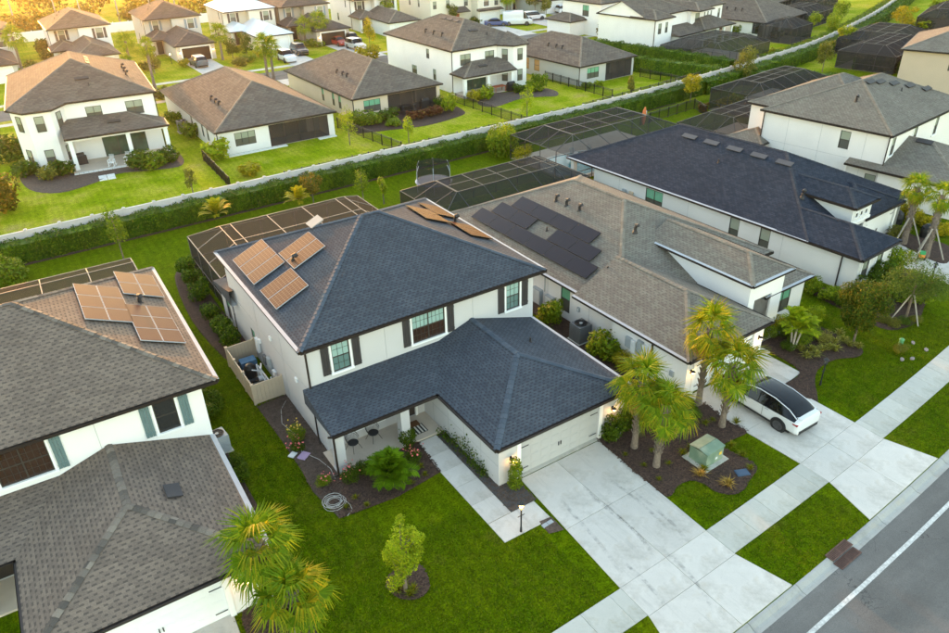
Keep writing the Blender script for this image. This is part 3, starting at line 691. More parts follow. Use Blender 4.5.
sw = struct('sidewalk'); x = -6.4; cuts = []
while x < 62:
    cuts.append(x); x += 1.52
D1 = (15.5,20.7); D3 = (27.75,32.75)
cuts = [c for c in cuts if all(abs(c-e) > 0.35 and not d0 < c < d1 for d0, d1 in (D1, D3) for e in (d0, d1))]+list(D1)+list(D3)
cuts.sort()
for a, b in zip(cuts, cuts[1:]):
    m = (a+b)/2
    if D1[0] < m < D1[1] or D3[0] < m < D3[1]: continue
    slab(sw, [sx(a,1.55),sx(b,1.55),sx(b,0),sx(a,0)], 'sidewalk')
# main driveway
dv = struct('driveway')
def quad(par, a, b, c, d, mat='concrete'): slab(par, [a,b,c,d], mat)
xm = 18.15
quad(dv,(15.72,17.62),(xm,17.66),(xm,21.35),(15.95,21.35)); quad(dv,(xm,17.66),(20.78,17.7),(21.0,21.35),(xm,21.35))
quad(dv,(15.5,yin(15.5)),(xm,yin(xm)),(xm,17.66),(15.72,17.62)); quad(dv,(xm,yin(xm)),(20.7,yin(20.7)),(20.78,17.7),(xm,17.66))
quad(dv,sx(15.5,1.6),sx(xm,1.6),sx(xm,0),sx(15.5,0)); quad(dv,sx(xm,1.6),sx(20.7,1.6),sx(20.7,0),sx(xm,0))
quad(dv,sx(14.9,3.97),sx(xm,3.97),sx(xm,1.6),sx(15.5,1.6)); quad(dv,sx(xm,3.97),sx(21.3,3.97),sx(20.7,1.6),sx(xm,1.6))
slab(dv,[(15.85,21.40),(21.12,21.40),(21.12,21.72),(15.85,21.72)],'sidewalk',z=0.05)
def tyre_mark(par, pts, w=0.2, z=0.046):
    L = smooth_line2([tuple(p[:2]) for p in pts]); mb2 = MB(); n = len(L)
    for i in range(n-1):
        a, b = np.array(L[i]), np.array(L[i+1]); d = (b-a)/np.linalg.norm(b-a); q = np.array([-d[1],d[0]])*w/2
        mb2.poly([(*(a-q),z),(*(b-q),z),(*(b+q),z),(*(a+q),z)],'tyremark',[(0,i/(n-1)),(0,(i+1)/(n-1)),(1,(i+1)/(n-1)),(1,i/(n-1))])
    mb2.build('tyre_mark',par)
def smooth_line2(PL, n=6):
    out = []
    for i in range(len(PL)-1):
        p0 = np.array(PL[max(i-1,0)],float); p1 = np.array(PL[i],float); p2 = np.array(PL[i+1],float); p3 = np.array(PL[min(i+2,len(PL)-1)],float)
        for t in np.linspace(0,1,n,endpoint=False): out.append(tuple(0.5*((2*p1)+(-p0+p2)*t+(2*p0-5*p1+4*p2-p3)*t*t+(-p0+3*p1-3*p2+p3)*t**3)))
    return out+[PL[-1]]
for L_ in (((582,485),(604,507),(631,528),(652,552)),((590,499),(606,506),(624,522),(641,538),(655,560)),((606,478),(630,495),(650,512),(668,530)),((628,488),(650,505),(672,524),(690,545)),((560,500),(578,520),(600,545),(622,575)),((655,545),(680,565),(702,592),(715,615)),((620,560),(648,585),(668,610))): tyre_mark(dv,[at(*q) for q in L_],0.22)
dv3 = struct('driveway')
xm = 30.2
quad(dv3,(27.55,17.6),(xm,17.6),(xm,21.4),(27.45,21.4)); quad(dv3,(xm,17.6),(32.7,17.6),(33.2,21.4),(xm,21.4))
quad(dv3,(27.75,yin(27.8)),(xm,yin(xm)),(xm,17.6),(27.55,17.6)); quad(dv3,(xm,yin(xm)),(32.75,yin(32.75)),(32.7,17.6),(xm,17.6))
quad(dv3,sx(27.75,1.6),sx(xm,1.6),sx(xm,0),sx(27.75,0)); quad(dv3,sx(xm,1.6),sx(32.75,1.6),sx(32.75,0),sx(xm,0))
quad(dv3,sx(27.1,3.97),sx(xm,3.97),sx(xm,1.6),sx(27.75,1.6)); quad(dv3,sx(xm,3.97),sx(33.5,3.97),sx(32.75,1.6),sx(xm,1.6))
wk3 = struct('front_walk'); quad(wk3,(33.25,19.1),(34.4,19.25),(34.4,23.6),(33.25,23.6)); quad(wk3,(32.72,19.1),(33.25,19.1),(33.25,21.4),(32.72,21.4)); quad(wk3,(34.4,21.6),(37.2,21.6),(37.2,23.6),(34.4,23.6))
# front walk of the main house
wk = struct('front_walk')
ys = [26.5,25.2,23.9,22.6,21.2,19.85]
for a, b in zip(ys, ys[1:]): quad(wk,(13.05,b),(14.32,b),(14.32,a),(13.05,a))
quad(wk,(13.05,18.55),(15.6,18.5),(15.6,19.83),(13.05,19.83))
# left driveway corner just in view
dvl = struct('driveway')
quad(dvl,(-3.2,17.5),(1.9,17.5),(2.1,21.7),(-3.2,21.7)); quad(dvl,(-3.2,yin(-3)),(1.9,yin(1.9)),(1.9,17.5),(-3.2,17.5))
slab(dvl,[(-3.1,21.72),(2.15,21.72),(2.15,22.0),(-3.1,22.0)],'sidewalk',z=0.05)
# driveways and street of the far rows
def farquad(par, pts, mat='concrete', z=0.02):
    mb2 = MB(); mb2.poly([(p[0],p[1],z) for p in pts], mat); o = mb2.build('slab', par); return o
d4 = struct('driveway'); farquad(d4,[(51.8,15.5+1.5),(57.0,17.6),(57.2,27.2),(51.8,26.9)])
bst = MB()
def yb(x): return 114.5-0.0012*(x-45)**2*0-0.01*(x-40)+ (0.0035*(x-60)**2 if x < 60 else 0)*0
Xb = [-40+8*i for i in range(32)]
for a, b in zip(Xb, Xb[1:]): bst.poly([(a,yb(a)-3.2,0.01),(b,yb(b)-3.2,0.01),(b,yb(b)+3.2,0.01),(a,yb(a)+3.2,0.01)],'asphalt')
o = bst.build('back_street'); o['kind'] = 'structure'
bsw = struct('back_sidewalk')
for off in (-6.2, 5.2):
    for a, b in zip(Xb, Xb[1:]): farquad(bsw,[(a,yb(a)+off),(b-0.05,yb(b)+off),(b-0.05,yb(b)+off+1.4),(a,yb(a)+off+1.4)],'sidewalk')
for (x0,x1,y1) in ((29.2,33.8,134.5),(43.0,47.6,133.8),(54.0,58.8,133.0),(86.0,90.5,134.0),(97,102,134),(107,111,136)):
    k = struct('back_driveway'); farquad(k,[(x0,yb(x0)+3.2),(x1,yb(x1)+3.2),(x1,y1),(x0,y1)],z=0.03)
for (x0,x1,y1) in ((20.5,24.5,107),(37,41,107),(56,60,108)):
    k = struct('back_driveway'); farquad(k,[(x0,yb(x0)-3.2),(x1,yb(x1)-3.2),(x1,y1),(x0,y1)],z=0.03)

# ------------------------------------------------------------------ mulch beds
def smooth_ring(pts, n=4):
    out = []; N = len(pts)
    for i in range(N):
        p0, p1, p2, p3 = [np.array(pts[(i+k-1) % N][:2], float) for k in range(4)]
        for t in np.linspace(0,1,n,endpoint=False):
            out.append(tuple(0.5*((2*p1)+(-p0+p2)*t+(2*p0-5*p1+4*p2-p3)*t*t+(-p0+3*p1-3*p2+p3)*t**3)))
    return out
def bed(pts, mat='mulch', z=0.016, soft=True, name='mulch_bed', chips=0):
    P = smooth_ring(pts) if soft else [tuple(p[:2]) for p in pts]
    mb2 = MB(); c = np.mean(np.array(P),axis=0); n = len(P)
    mid = [(c[0]+(p[0]-c[0])*0.93, c[1]+(p[1]-c[1])*0.93) for p in P]
    for i in range(n):
        a, b = P[i], P[(i+1)%n]; ma, mb_ = mid[i], mid[(i+1)%n]
        mb2.poly([(*a,z),(*b,z),(*mb_,z+0.05),(*ma,z+0.05)], mat)
    mb2.poly([(*p,z+0.05) for p in mid], mat)
    o = mb2.build(name); o['kind'] = 'structure'
    if chips:
        xy = np.array(P); lo, hi = xy.min(0), xy.max(0); Q = []
        def inside(x,y):
            r = False; j = n-1
            for i in range(n):
                if (P[i][1] > y) != (P[j][1] > y) and x < (P[j][0]-P[i][0])*(y-P[i][1])/(P[j][1]-P[i][1])+P[i][0]: r = not r
                j = i
            return r
        k = 0
        while k < chips:
            x, y = RNG.uniform(lo,hi)
            k += 1
            if not inside(x,y): continue
            a = RNG.uniform(0,6.28); l = RNG.uniform(0.03,0.09); w = l*0.35; h = z+0.05+RNG.uniform(0.0,0.02); tl = RNG.uniform(-0.02,0.03)
            dx, dy = math.cos(a), math.sin(a)
            Q.append([(x-dx*l-dy*w,y-dy*l+dx*w,h),(x-dx*l+dy*w,y-dy*l-dx*w,h),(x+dx*l+dy*w,y+dy*l-dx*w,h+tl),(x+dx*l-dy*w,y+dy*l+dx*w,h+tl)])
        if Q: c2 = quads('bark_chips', np.array(Q), 'chips' if mat == 'mulch' else 'mulchgrey', o); c2['kind'] = 'stuff'
    return o
def quads(name, V, mat, parent=None, loc=(0,0,0), rz=0.0, mesh_only=False):
    """(n,4,3) array -> one mesh of loose quads"""
    n = len(V); me = bpy.data.meshes.new(name); me.vertices.add(n*4); me.loops.add(n*4); me.polygons.add(n)
    me.vertices.foreach_set('co', V.reshape(-1).astype(np.float32)); me.loops.foreach_set('vertex_index', np.arange(n*4,dtype=np.int32))
    me.polygons.foreach_set('loop_start', np.arange(0,n*4,4,dtype=np.int32)); me.polygons.foreach_set('loop_total', np.full(n,4,dtype=np.int32))
    me.materials.append(MATS[mat]); me.update(calc_edges=True)
    return me if mesh_only else link(name, me, parent, loc, rz)
px = lambda L: [at(*p) for p in L]
bed([at(257,407),(9.2,34.5),(9.2,29.9),(9.05,26.5),at(340,519),at(313,492),at(300,468),at(281,440)],'mulchgrey',soft=False,chips=2500)
bed(px([(340,470),(415,436),(441,472),(398,497),(340,519),(316,492)]),'mulch',0.020,soft=False,chips=3000)
bed([(14.33,19.85),(14.33,26.4),(14.85,26.4),(14.85,21.55),(15.75,21.55),(15.75,19.85)],'gravel',soft=False,name='gravel_strip',chips=1600)
bed(px([(539,522),(551,517),(564,530),(549,534)]),'mulchgrey',soft=False)
bed(px([(597,436),(640,418),(668,428),(690,420),(704,403),(726,420),(748,431),(733,440),(723,447),(745,458),(757,468),(750,480),(744,490),(732,495),(716,492),(703,484),(690,481),(677,487),(667,497),(640,478),(618,459)]),'mulch',0.018,chips=6000)
sheet_g = None
bed(px([(398,568),(420,566),(430,586),(418,599),(398,598),(386,584)]),'mulch',chips=500)
bed(px([(770,395),(800,373),(765,350),(757,344),(788,330),(812,325),(842,337),(862,349),(858,357),(835,360),(818,370),(815,385),(818,402),(812,400)]),'mulch',chips=3000)
bed(px([(801,287),(836,307),(860,318),(880,328),(897,330),(918,322),(925,305),(936,292),(900,268),(862,295),(836,290)]),'mulch',chips=1500)
bed(px([(880,234),(905,247),(935,262),(949,262),(949,246),(915,236),(893,226)]),'mulch')
bed(px([(497,288),(545,322),(595,366),(625,385),(650,398),(667,400),(668,394),(640,372),(600,347),(562,315),(520,280)]),'mulch',soft=False)
bed([(3.55,25.5),(4.9,25.5),(4.9,33.5),(3.9,33.5)],'mulch',soft=False)
bed([(7.6,39.3),(9.0,39.3),(9.1,46.5),(8.9,53.5),(7.7,53.5),(7.0,46)],'mulch')
bed(px([(255,600),(300,612),(318,633),(300,660),(262,655),(242,620)]),'mulch',chips=800)
bed(px([(20,175),(30,190),(60,193),(95,183),(118,174),(145,171),(178,167),(184,160),(175,152),(160,160),(120,168),(70,174),(40,168)]),'mulchgrey')
bed(px([(355,118),(352,133),(365,133),(392,130),(425,126),(455,118),(465,112),(445,104),(400,112)]),'mulch')
bed(px([(484,94),(478,104),(495,107),(520,99),(540,97),(557,96),(556,91),(540,88),(510,92)]),'mulchgrey')

# ------------------------------------------------------------------ turf blades over the near lawn
def lawn_blades(n):
    x = RNG.uniform(-1,47,n); y = RNG.uniform(9.6,45,n)
    t = x-15.5; yi = 13.95+0.022*t+0.0017*t*t; keep = y > yi-4.0
    def no(x0,x1,y0,y1):
        nonlocal keep; keep &= ~((x > x0)&(x < x1)&(y > y0)&(y < y1))
    keep &= ~((y < yi+0.02)&(y > yi-1.57))
    for r in ((8.9,23.2,21.3,46),(14.8,21.2,9,21.5),(-12,3.6,21.6,46),(-3.3,2.0,9,22),(26.9,42,23,47),(26.9,33.4,9,23),(44.9,60,22.8,50),(13.0,15.7,18.5,26.5),(32,34.5,19,24),(33,38,21.5,24)): no(*r)
    x, y = x[keep], y[keep]; m = len(x); a = RNG.uniform(0,6.283,m); l = RNG.uniform(0.05,0.11,m); w = 0.014; tl = RNG.uniform(0.2,0.8,m)
    dx, dy = np.cos(a), np.sin(a); z0 = np.zeros(m); b0 = np.stack([x-dy*w,y+dx*w,z0],1); b1 = np.stack([x+dy*w,y-dx*w,z0],1)
    tx, ty, tz = x+dx*l*tl, y+dy*l*tl, l*(1-0.5*tl)
    V = np.stack([b0,b1,np.stack([tx+dy*w*0.4,ty-dx*w*0.4,tz],1),np.stack([tx-dy*w*0.4,ty+dx*w*0.4,tz],1)],1)
    o = quads('lawn_grass',V,'lawnblade'); o['kind'] = 'stuff'; o['label'] = 'short green turf blades on the front and side lawns'
lawn_blades(330000)
# ------------------------------------------------------------------ the two big two-storey houses in front
def house_front(name, label, x, y, yaw, wall, roof, pitch, shut, gdoor, wx, style3, guards, lamp=True, capstep=0.30):
    h = House(name, label, x, y, yaw, wall=wall, roof=roof)
    (c1,c2,c3) = wx
    h.vol(0.30,8.55,14.15,21.8,0,5.66,[('F',c1,3.67,0.97,1.67,style3[0],0.10,shut),('F',c2,3.67,2.0,1.67,style3[1],0.10,shut),('F',c3,3.67,0.94,1.67,style3[2],0.10,shut),
        ('L',18.0,0.5,0.75,1.5,'green'),('R',12.0,3.4,0.9,1.4,'sash'),('R',17.0,3.4,0.9,1.4,'sash'),('B',4.0,3.3,1.8,1.4,'double'),('B',10.5,3.3,1.8,1.4,'double')])
    h.upper = h.hip(0,8.3,14.85,22.1,5.65,pitch,caps=capstep,guards=guards)
    # ground-floor front under the porch roof
    h.vol(0.30,7.3,5.95,8.56,0,2.95,[('F',2.5,0.75,1.9,1.35,'dark',0.10),('F',4.9,0.12,0.95,2.05,None)],faces='FLR')
    d = MB(); d.box((-0.475,0,0),(0.475,0.05,2.05),'door_paint'); d.box((-0.33,-0.012,1.0),(0.33,-0.001,1.9),'panedark'); d.box((-0.33,-0.012,0.2),(0.33,-0.001,0.8),'door_paint')
    do = d.build('front_door', h.root, (4.9,7.38,0.12)); k = MB(); k.lathe([(0.03,0),(0.035,0.05)],'alu',(0.38,-0.03,1.0),8); k.build('door_handle', do)
    t = MB(); t.box((4.30,7.24,0.1),(4.42,7.299,2.2),'trim'); t.box((5.38,7.24,0.1),(5.5,7.299,2.2),'trim'); t.box((4.30,7.23,2.2),(5.5,7.299,2.33),'trim'); h.part('door_trim', t)
    for (a,b) in ((0.06,0.54),(3.62,4.10)):
        p = MB(); p.box((a,5.45,0.02),(b,5.93,2.36),wall); p.box((a-0.05,5.40,0.02),(b+0.05,5.98,0.20),wall); h.part('post', p)
    p = MB(); p.box((0.06,5.42,2.32),(5.95,5.96,2.49),'trim'); p.box((0.08,5.96,2.32),(0.50,7.3,2.49),'trim'); h.part('porch_beam', p)
    p = MB(); p.box((0.02,5.36,0),(5.94,7.32,0.11),'deck'); h.part('porch_floor', p)
    h.shed(-0.10,5.2,7.85,8.54,2.65,0.20)
    # garage
    h.vol(5.95,0.3,13.8,8.56,0,2.66,[('F',9.65,-0.1,4.88,2.23,None)],faces='FLR')
    h.garage_door(7.21,12.09,0.3,2.13,gdoor)
    h.hip(5.65,0,14.10,8.54,2.65,0.32,bhip=False,axis='y',eaves='FLR',guards='R' if 'R' in guards else '',caps=capstep)
    h.wall_lamp(6.62,0.30,1.45,lamp); h.wall_lamp(12.95,0.30,1.60,lamp)
    h.downspout(0.28,8.45,5.55,-0.3,-1); h.downspout(0.0,5.35,2.55,-1,0)
    # back porch roof
    h.vol(0.25,21.78,11.0,24.2,0,2.6,[('L',22.9,0.3,0.9,1.9,'green'),('B',6,0.1,4.0,2.1,'slider')],faces='BLR')
    h.shed(-0.05,20.6,11.3,24.5,2.65,0.22,back=True,guards='')
    return h
main = house_front('two_storey_house','grey white two-storey house with navy shingle roof and two-car garage at centre',8.85,21.2,0.0,'greige','roofnavy',0.435,'shutdark','gdoorgrey',(2.12,7.20,12.72),('grid','griddouble','grid'),'LR')
left = house_front('two_storey_house','white two-storey house with grey shingle roof and teal shutters at lower left',-10.1,21.5,-1.0,'brightwall','roofgrey',0.435,'shutteal','gdoorwhite',(2.12,6.70,12.45),('sash','wooddouble','dark'),'R')
PT = 0.435
def on_left(h, u, v, eave_u=0.0, z=5.65, p=PT): return (u, v, z+p*(u-eave_u))
def on_right(h, u, v, eave_u=14.85, z=5.65, p=PT): return (u, v, z+p*(eave_u-u))
# solar panels on the main house, local = world - (8.85, 21.2)
K = math.cos(math.atan(PT))
for (u0,u1,v0,v1,n) in ((0.42,2.34,15.8,19.62,3),(2.42,4.36,14.58,17.0,2),(0.45,2.34,12.38,14.9,2)):
    for i in range(n):
        l = (v1-v0)/n; main.solar(*on_left(main,(u0+u1)/2,v0+l*(i+0.5)),PT,-math.pi/2,l-0.02,(u1-u0)/K,'solarline_sunset')
for (u0,u1,v0,v1,n) in ((11.0,12.7,15.1,17.75,2),(12.75,14.3,16.9,19.4,2),(12.75,14.35,12.9,15.5,2)):
    for i in range(n):
        l = (v1-v0)/n; main.solar(*on_right(main,(u0+u1)/2,v0+l*(i+0.5)),PT,math.pi/2,l-0.02,(u1-u0)/K,'solarcopper_sunset','blackmetal')
mb = MB()
main.pipe_vent(2.62,15.35,5.65+PT*2.62,'goose'); main.pipe_vent(13.6,16.0,5.65+PT*1.25,'goose')
main.box_vent(5.0,17.6,5.65+PT*5.0+0.02,PT,-math.pi/2,0.75,0.75,'terracotta')
main.pipe_vent(11.6,5.4,2.65+0.32*2.5,'pipe')
for (u0,u1,v0,v1,nr) in ((10.55,12.55,13.7,18.0,3),(12.65,14.55,17.3,20.4,2),(12.45,14.35,11.7,15.9,3)):
    for r in range(nr):
        for c in range(2):
            l = (v1-v0)/nr; w = (u1-u0)/2
            left.solar(*on_right(left,u0+w*(c+0.5),v0+l*(r+0.5)),PT,math.pi/2,l-0.02,w/K-0.02,'solarbrown_sunset')
left.pipe_vent(13.3,16.6,5.65+PT*1.5,'goose',-1.2)
left.box_vent(11.6,4.6,2.65+0.32*2.5+0.02,0.32,math.pi/2,0.75,0.5,'shutdark')
# doormats, chairs, wall fittings of the main house
def doormat(label, x, y, w, d, stripes):
    m = MB(); m.box((-w/2,-d/2,0),(w/2,d/2,0.015),'mat_brown' if not stripes else 'black')
    if stripes:
        for i in range(6): m.box((-w/2+w*(i+0.25)/6,-d/2+0.02,0.0155),(-w/2+w*(i+0.70)/6,d/2-0.02,0.019),'mat_white')
    tag(m.build('doormat',None,(x,y,0.112+(0.0 if stripes else 0.02))),label,'doormat')
doormat('black and white striped mat before the front door of the navy roofed house',13.55,27.35,1.15,0.75,True)
doormat('small brown doormat lying on the striped mat at the front door',13.65,27.85,0.75,0.45,False)
def porch_chair(label, loc, rz):
    t = thing('porch_chair', label, 'chair', loc, rz, 'black wire porch chairs')
    s = MB(); s.lathe([(0.02,0.40),(0.26,0.40),(0.28,0.43),(0.26,0.46),(0.02,0.47)],'cushion',n=16); s.build('seat',t)
    b = MB(); n = 16; ring = []
    for i in range(n+1):
        a = math.pi*(-0.08)+ (math.pi*1.16)*i/n; ring.append((math.cos(a)*0.38, math.sin(a)*0.34+0.02, 0.62+0.38*math.sin(math.pi*i/n)))
    b.tube(ring,0.014,'chairblack',6)
    for i in range(0,n+1): b.tube([(math.cos(math.pi*(-0.08)+math.pi*1.16*i/n)*0.25,math.sin(math.pi*(-0.08)+math.pi*1.16*i/n)*0.24,0.42),ring[i]],0.007,'chairblack',5)
    ring2 = [tuple(np.array(p)*[0.9,0.9,1]+np.array([0,0,-0.13*math.sin(math.pi*i/n)-0.05])) for i,p in enumerate(ring)]; b.tube(ring2,0.008,'chairblack',5)
    b.build('backrest',t)
    for sx_ in (-1,1):
        for sy in (-1,1):
            l = MB(); l.tube([(sx_*0.16,sy*0.15,0.41),(sx_*0.30,sy*0.30,0.0)],0.012,'chairblack',6); l.build('leg',t)
porch_chair('black round wire chair nearer the corner post of the porch',at(354,449,0.11),0.35)
porch_chair('black round wire chair nearer the front door on the porch',at(374,439,0.11),0.25)
for (u,v,z,m) in ((0.27,14.2,3.3,'trim'),(0.27,10.6,2.6,'trim'),(0.27,16.6,1.9,'trim')):
    k = MB(); k.box((-0.06,-0.12,-0.12),(0.03,0.12,0.12),m); main.part('vent_hood',k,(u,v,z))

# control joints in the stucco of the main house
def joint(h, a, b, mat='palewall'):
    k = MB(); k.bar(a, b, 0.014, 'joint'); h.part('control_joint', k)
pmat('joint', (0.36, 0.36, 0.36), 0.9)
joint(main,(10.0,8.547,3.9),(10.0,8.547,5.5)); joint(main,(4.6,8.547,3.4),(4.6,8.547,5.5))
for v in (1.8,3.3,4.8,6.3): joint(main,(5.947,v,0.05),(5.947,v,2.5))
joint(main,(5.947,0.35,1.25),(5.947,7.2,1.25))
for v in (12.5,16.6): joint(main,(0.297,v,0.05),(0.297,v,5.5))
joint(main,(0.297,8.8,2.9),(0.297,21.6,2.9)); joint(left,(9.6,8.547,3.9),(9.6,8.547,5.5))
for v in (4.2,8.3): joint(h5 if False else left,(14.153,v+8,0.1),(14.153,v+8,5.4))
# ------------------------------------------------------------------ one-storey house with the black solar array
h3 = House('one_storey_house','white one-storey house with tan shingle roof and black solar array right of centre',26.8,21.1,1.5,wall='brightwall',roof='rooftan')
PB = 0.458
h3.vol(0.75,6.0,14.55,24.8,0,2.71,[('L',10.75,0.58,0.9,1.75,'green'),('L',17.5,0.6,0.9,1.7,'green'),('B',7,0.1,4,2.1,'slider')])
h3.hip(0.45,5.7,14.85,25.1,2.7,PB,guards='L',gut='bronze')
h3.vol(0.30,0.3,6.8,6.01,0,2.71,[('F',3.45,-0.1,4.9,2.3,None)],faces='FLR'); h3.garage_door(1.0,5.9,0.3,2.2,'gdoorwhite',cols=6)
h3.hip(0,0,7.1,9.22,2.7,PB,bhip=False,axis='y',eaves='FLR',guards='L')
h3.vol(7.25,1.9,10.5,9.0,0,4.31,[('F',8.65,-0.1,1.65,3.0,None)],faces='FLR')
k = MB(); k.poly([(7.3,3.6,0),(10.45,3.6,0),(10.45,3.6,3.2),(7.3,3.6,3.2)],'palewall'); k.box((8.1,3.52,0),(9.0,3.59,2.1),'door_paint'); h3.part('entry_recess',k)
h3.hip(6.95,1.6,10.85,10.0,4.3,PB,bhip=False,axis='y',eaves='FLR',guards='FL')
h3.vol(10.5,2.3,13.6,6.0,0,2.71,[('F',11.5,0.68,1.5,1.62,'greendouble')],faces='FR')
h3.hip(9.0,2.0,13.95,9.0,2.7,PB,bhip=False,axis='y',eaves='FR',guards='F')
h3.wall_lamp(0.62,0.30,1.65); h3.wall_lamp(6.4,0.30,1.65)
h3.downspout(0.70,5.9,2.6,-1,-0.2); h3.downspout(0.25,2.8,2.6,-1,0)
for (u,v0,v1,n) in ((4.1,11.75,20.15,4),(3.02,17.0,21.2,2),(3.02,10.5,14.8,2),(1.93,9.6,22.25,6)):
    for i in range(n):
        l = (v1-v0)/n; h3.solar(u,v0+l*(i+0.5),2.7+PB*(u-0.45),PB,-math.pi/2,l-0.02,1.05/math.cos(math.atan(PB)),'solarblack','blackmetal')
for (u,v) in ((5.47,17.4),(5.49,16.3),(5.53,15.0),(5.8,9.95)): h3.pipe_vent(u,v,2.7+PB*(u-0.45),'goose',-1.5)
for (u,v) in ((3.16,15.6),(2.6,9.0)): h3.pipe_vent(u,v,2.7+PB*(u-0.45))
for (v,z0,z1,w,dp,m) in ((13.4,0.1,1.2,0.85,0.28,'boxgrey'),(12.1,0.1,1.15,0.75,0.28,'boxgrey'),(9.4,1.2,1.5,0.2,0.12,'boxgrey')):
    k = MB(); k.box((-dp,-w/2,z0),(0,w/2,z1),m); k.box((-dp-0.015,-w/2+0.06,z0+0.06),(-dp-0.001,w/2-0.06,z1-0.06),'boxwhite'); h3.part('utility_cabinet',k,(0.748,v,0))
k = MB(); k.bar((0,0,1.2),(0,0,2.6),0.05,'boxgrey'); h3.part('conduit',k,(0.70,12.75,0))
for (v,z,w,hh,m) in ((4.55,1.55,0.45,0.65,'boxgrey'),(4.15,1.45,0.35,0.8,'boxwhite'),(3.65,1.6,0.42,0.95,'boxgrey'),(3.3,1.55,0.30,0.8,'boxwhite')):
    k = MB(); k.box((-0.16,-w/2,-hh/2),(0,w/2,hh/2),m); k.box((-0.175,-w/2+0.04,-hh/2+0.05),(-0.161,w/2-0.04,hh/2-0.05),m); h3.part('meter_box',k,(0.298,v,z))
k = MB(); k.box((-0.10,-0.14,-0.16),(0,0.14,0.16),'boxgrey'); h3.part('outlet_box',k,(0.298,1.25,1.15))

# ------------------------------------------------------------------ one-storey house with the dark roof
h4 = House('one_storey_house','pale grey one-storey house with dark blue-black shingle roof on the right',45.0,22.84,3.5,wall='palewall',roof='roofdark')
h4.vol(0.30,0.3,4.7,4.2,0,2.71,[('F',1.25,0.75,0.85,1.4,'sash',0.12),('F',3.05,0.75,0.85,1.4,'sash',0.12)],faces='FLR')
h4.vol(0.30,4.2,13.7,25.1,0,2.71,[('L',18.05,0.55,1.85,1.75,'greendouble'),('L',10.1,0.5,0.86,1.85,'sash'),('L',7.45,0.5,0.86,1.85,'sash')],faces='LRB')
h4.hip(0,3.9,14.0,28.4,2.7,PB,guards='L'); h4.hip(-0.03,0,5.0,6.45,2.708,PB,bhip=False,axis='y',eaves='FLR',guards='')
for (u,v) in ((0.45,27.9),(6.8,27.9),(13.5,27.9)):
    k = MB(); k.box((u-0.2,v-0.2,0),(u+0.2,v+0.2,2.6),'palewall'); h4.part('post',k)
h4.vol(4.5,3.5,7.1,8.5,0,4.25,[('F',5.15,3.25,0.32,0.32,'fixed',0.05),('F',5.8,3.25,0.32,0.32,'fixed',0.05),('F',6.45,3.25,0.32,0.32,'fixed',0.05),('F',5.8,-0.1,1.5,2.6,None)],faces='FLR')
k = MB(); k.box((4.45,3.44,2.75),(7.15,3.499,2.95),'trim'); k.poly([(4.5,5,0),(7.1,5,0),(7.1,5,2.7),(4.5,5,2.7)],'palewall'); h4.part('entry_trim',k)
h4.hip(4.2,3.2,7.4,10.0,4.25,PB,bhip=False,axis='y',eaves='FLR')
h4.vol(7.1,3.75,12.1,5.0,0,2.71,[('F',9.6,-0.1,4.4,2.3,None)],faces='FR'); h4.garage_door(7.4,11.8,3.75,2.2,'gdoorwhite',panels=False)
h4.hip(6.6,3.42,12.4,8.0,2.712,PB,bhip=False,axis='y',eaves='FR')
h4.downspout(0.26,1.5,2.6,-0.3,-1)
for i in range(5): v = 19.4-i*2.3; h4.box_vent(5.85,v,2.7+PB*5.85+0.03,PB,-math.pi/2,1.25,0.36,'ventslate')
h4.pipe_vent(4.2,15.0,2.7+PB*4.2); h4.pipe_vent(3.4,6.9,2.7+PB*3.4,'goose')
for (v,m) in ((21.3,'boxgrey'),(20.5,'fencevinyl')):
    k = MB(); k.box((-0.15,-0.2,0.9),(0,0.2,1.5),m); h4.part('meter_box',k,(0.298,v,0))

# ------------------------------------------------------------------ two-storey house on the right edge
h5 = House('two_storey_house','white two-storey house with brown grey roof and long blank side wall at right',62.4,31.96,7,wall='whitewall',roof='rooftan')
h5.vol(0.30,0.3,15.7,12.0,0,5.66,[('L',4.0,3.6,0.92,1.58,'sash'),('L',1.1,0.75,0.95,1.2,'sash'),('F',1.35,3.62,0.75,1.55,'sash',0.14),('F',5.65,3.65,0.75,1.55,'sash',0.14),('F',10.2,3.6,0.75,1.6,'sash',0.14)])
h5.hip(0,0,16,12.2,5.65,0.44)
h5.hip(1.2,3.0,13.5,14.4,5.74,0.45,eaves='BL',soff=False); h5.vol(1.5,11.9,13.2,14.1,0,5.7,faces='LB')
for (u,v) in ((6.6,5.55),(7.9,5.2),(9.4,4.55),(11.1,3.75),(12.7,2.8)): h5.box_vent(u,v,5.65+0.44*v+0.03,0.44,0,1.3,0.4,'vent')
h5.vol(-0.2,-6.2,9.0,0.31,0,2.71,faces='FLR'); h5.hip(-0.5,-6.5,9.3,3.2,2.7,0.40,bhip=False,axis='y',eaves='FLR')
h5.box_vent(4.0,-1.2,2.7+0.40*4.5+0.02,0.40,-math.pi/2,1.2,0.4,'vent')
h5.vol(-0.6,12.0,9,14.4,0,2.6); h5.hip(-0.9,11.0,9.3,15.0,2.7,0.40)
h5.downspout(0.22,0.25,5.5,-0.3,-1); h5.downspout(0.22,11.9,5.5,-0.3,-1)
h5.pipe_vent(3.2,5.0,5.65+0.44*3.2,'goose'); h5.pipe_vent(9,3.6,5.65+0.44*3.6)
for (v,z) in ((2.6,2.75),(2.1,2.8),(0.8,2.6)):
    k = MB(); k.lathe([(0.10,-0.06),(0.10,0.04)],'trim',axis='x',n=10); h5.part('wall_vent',k,(0.27,v,z))
k = MB(); k.bar((0.2,3.3,1.2),(0.2,3.3,2.9),0.09,'trim'); h5.part('vent_pipe',k)
h6 = House('two_storey_house','beige two-storey house with sunlit corner at the far right edge',97.2,51.6,21,wall='beigewall',roof='rooftan')
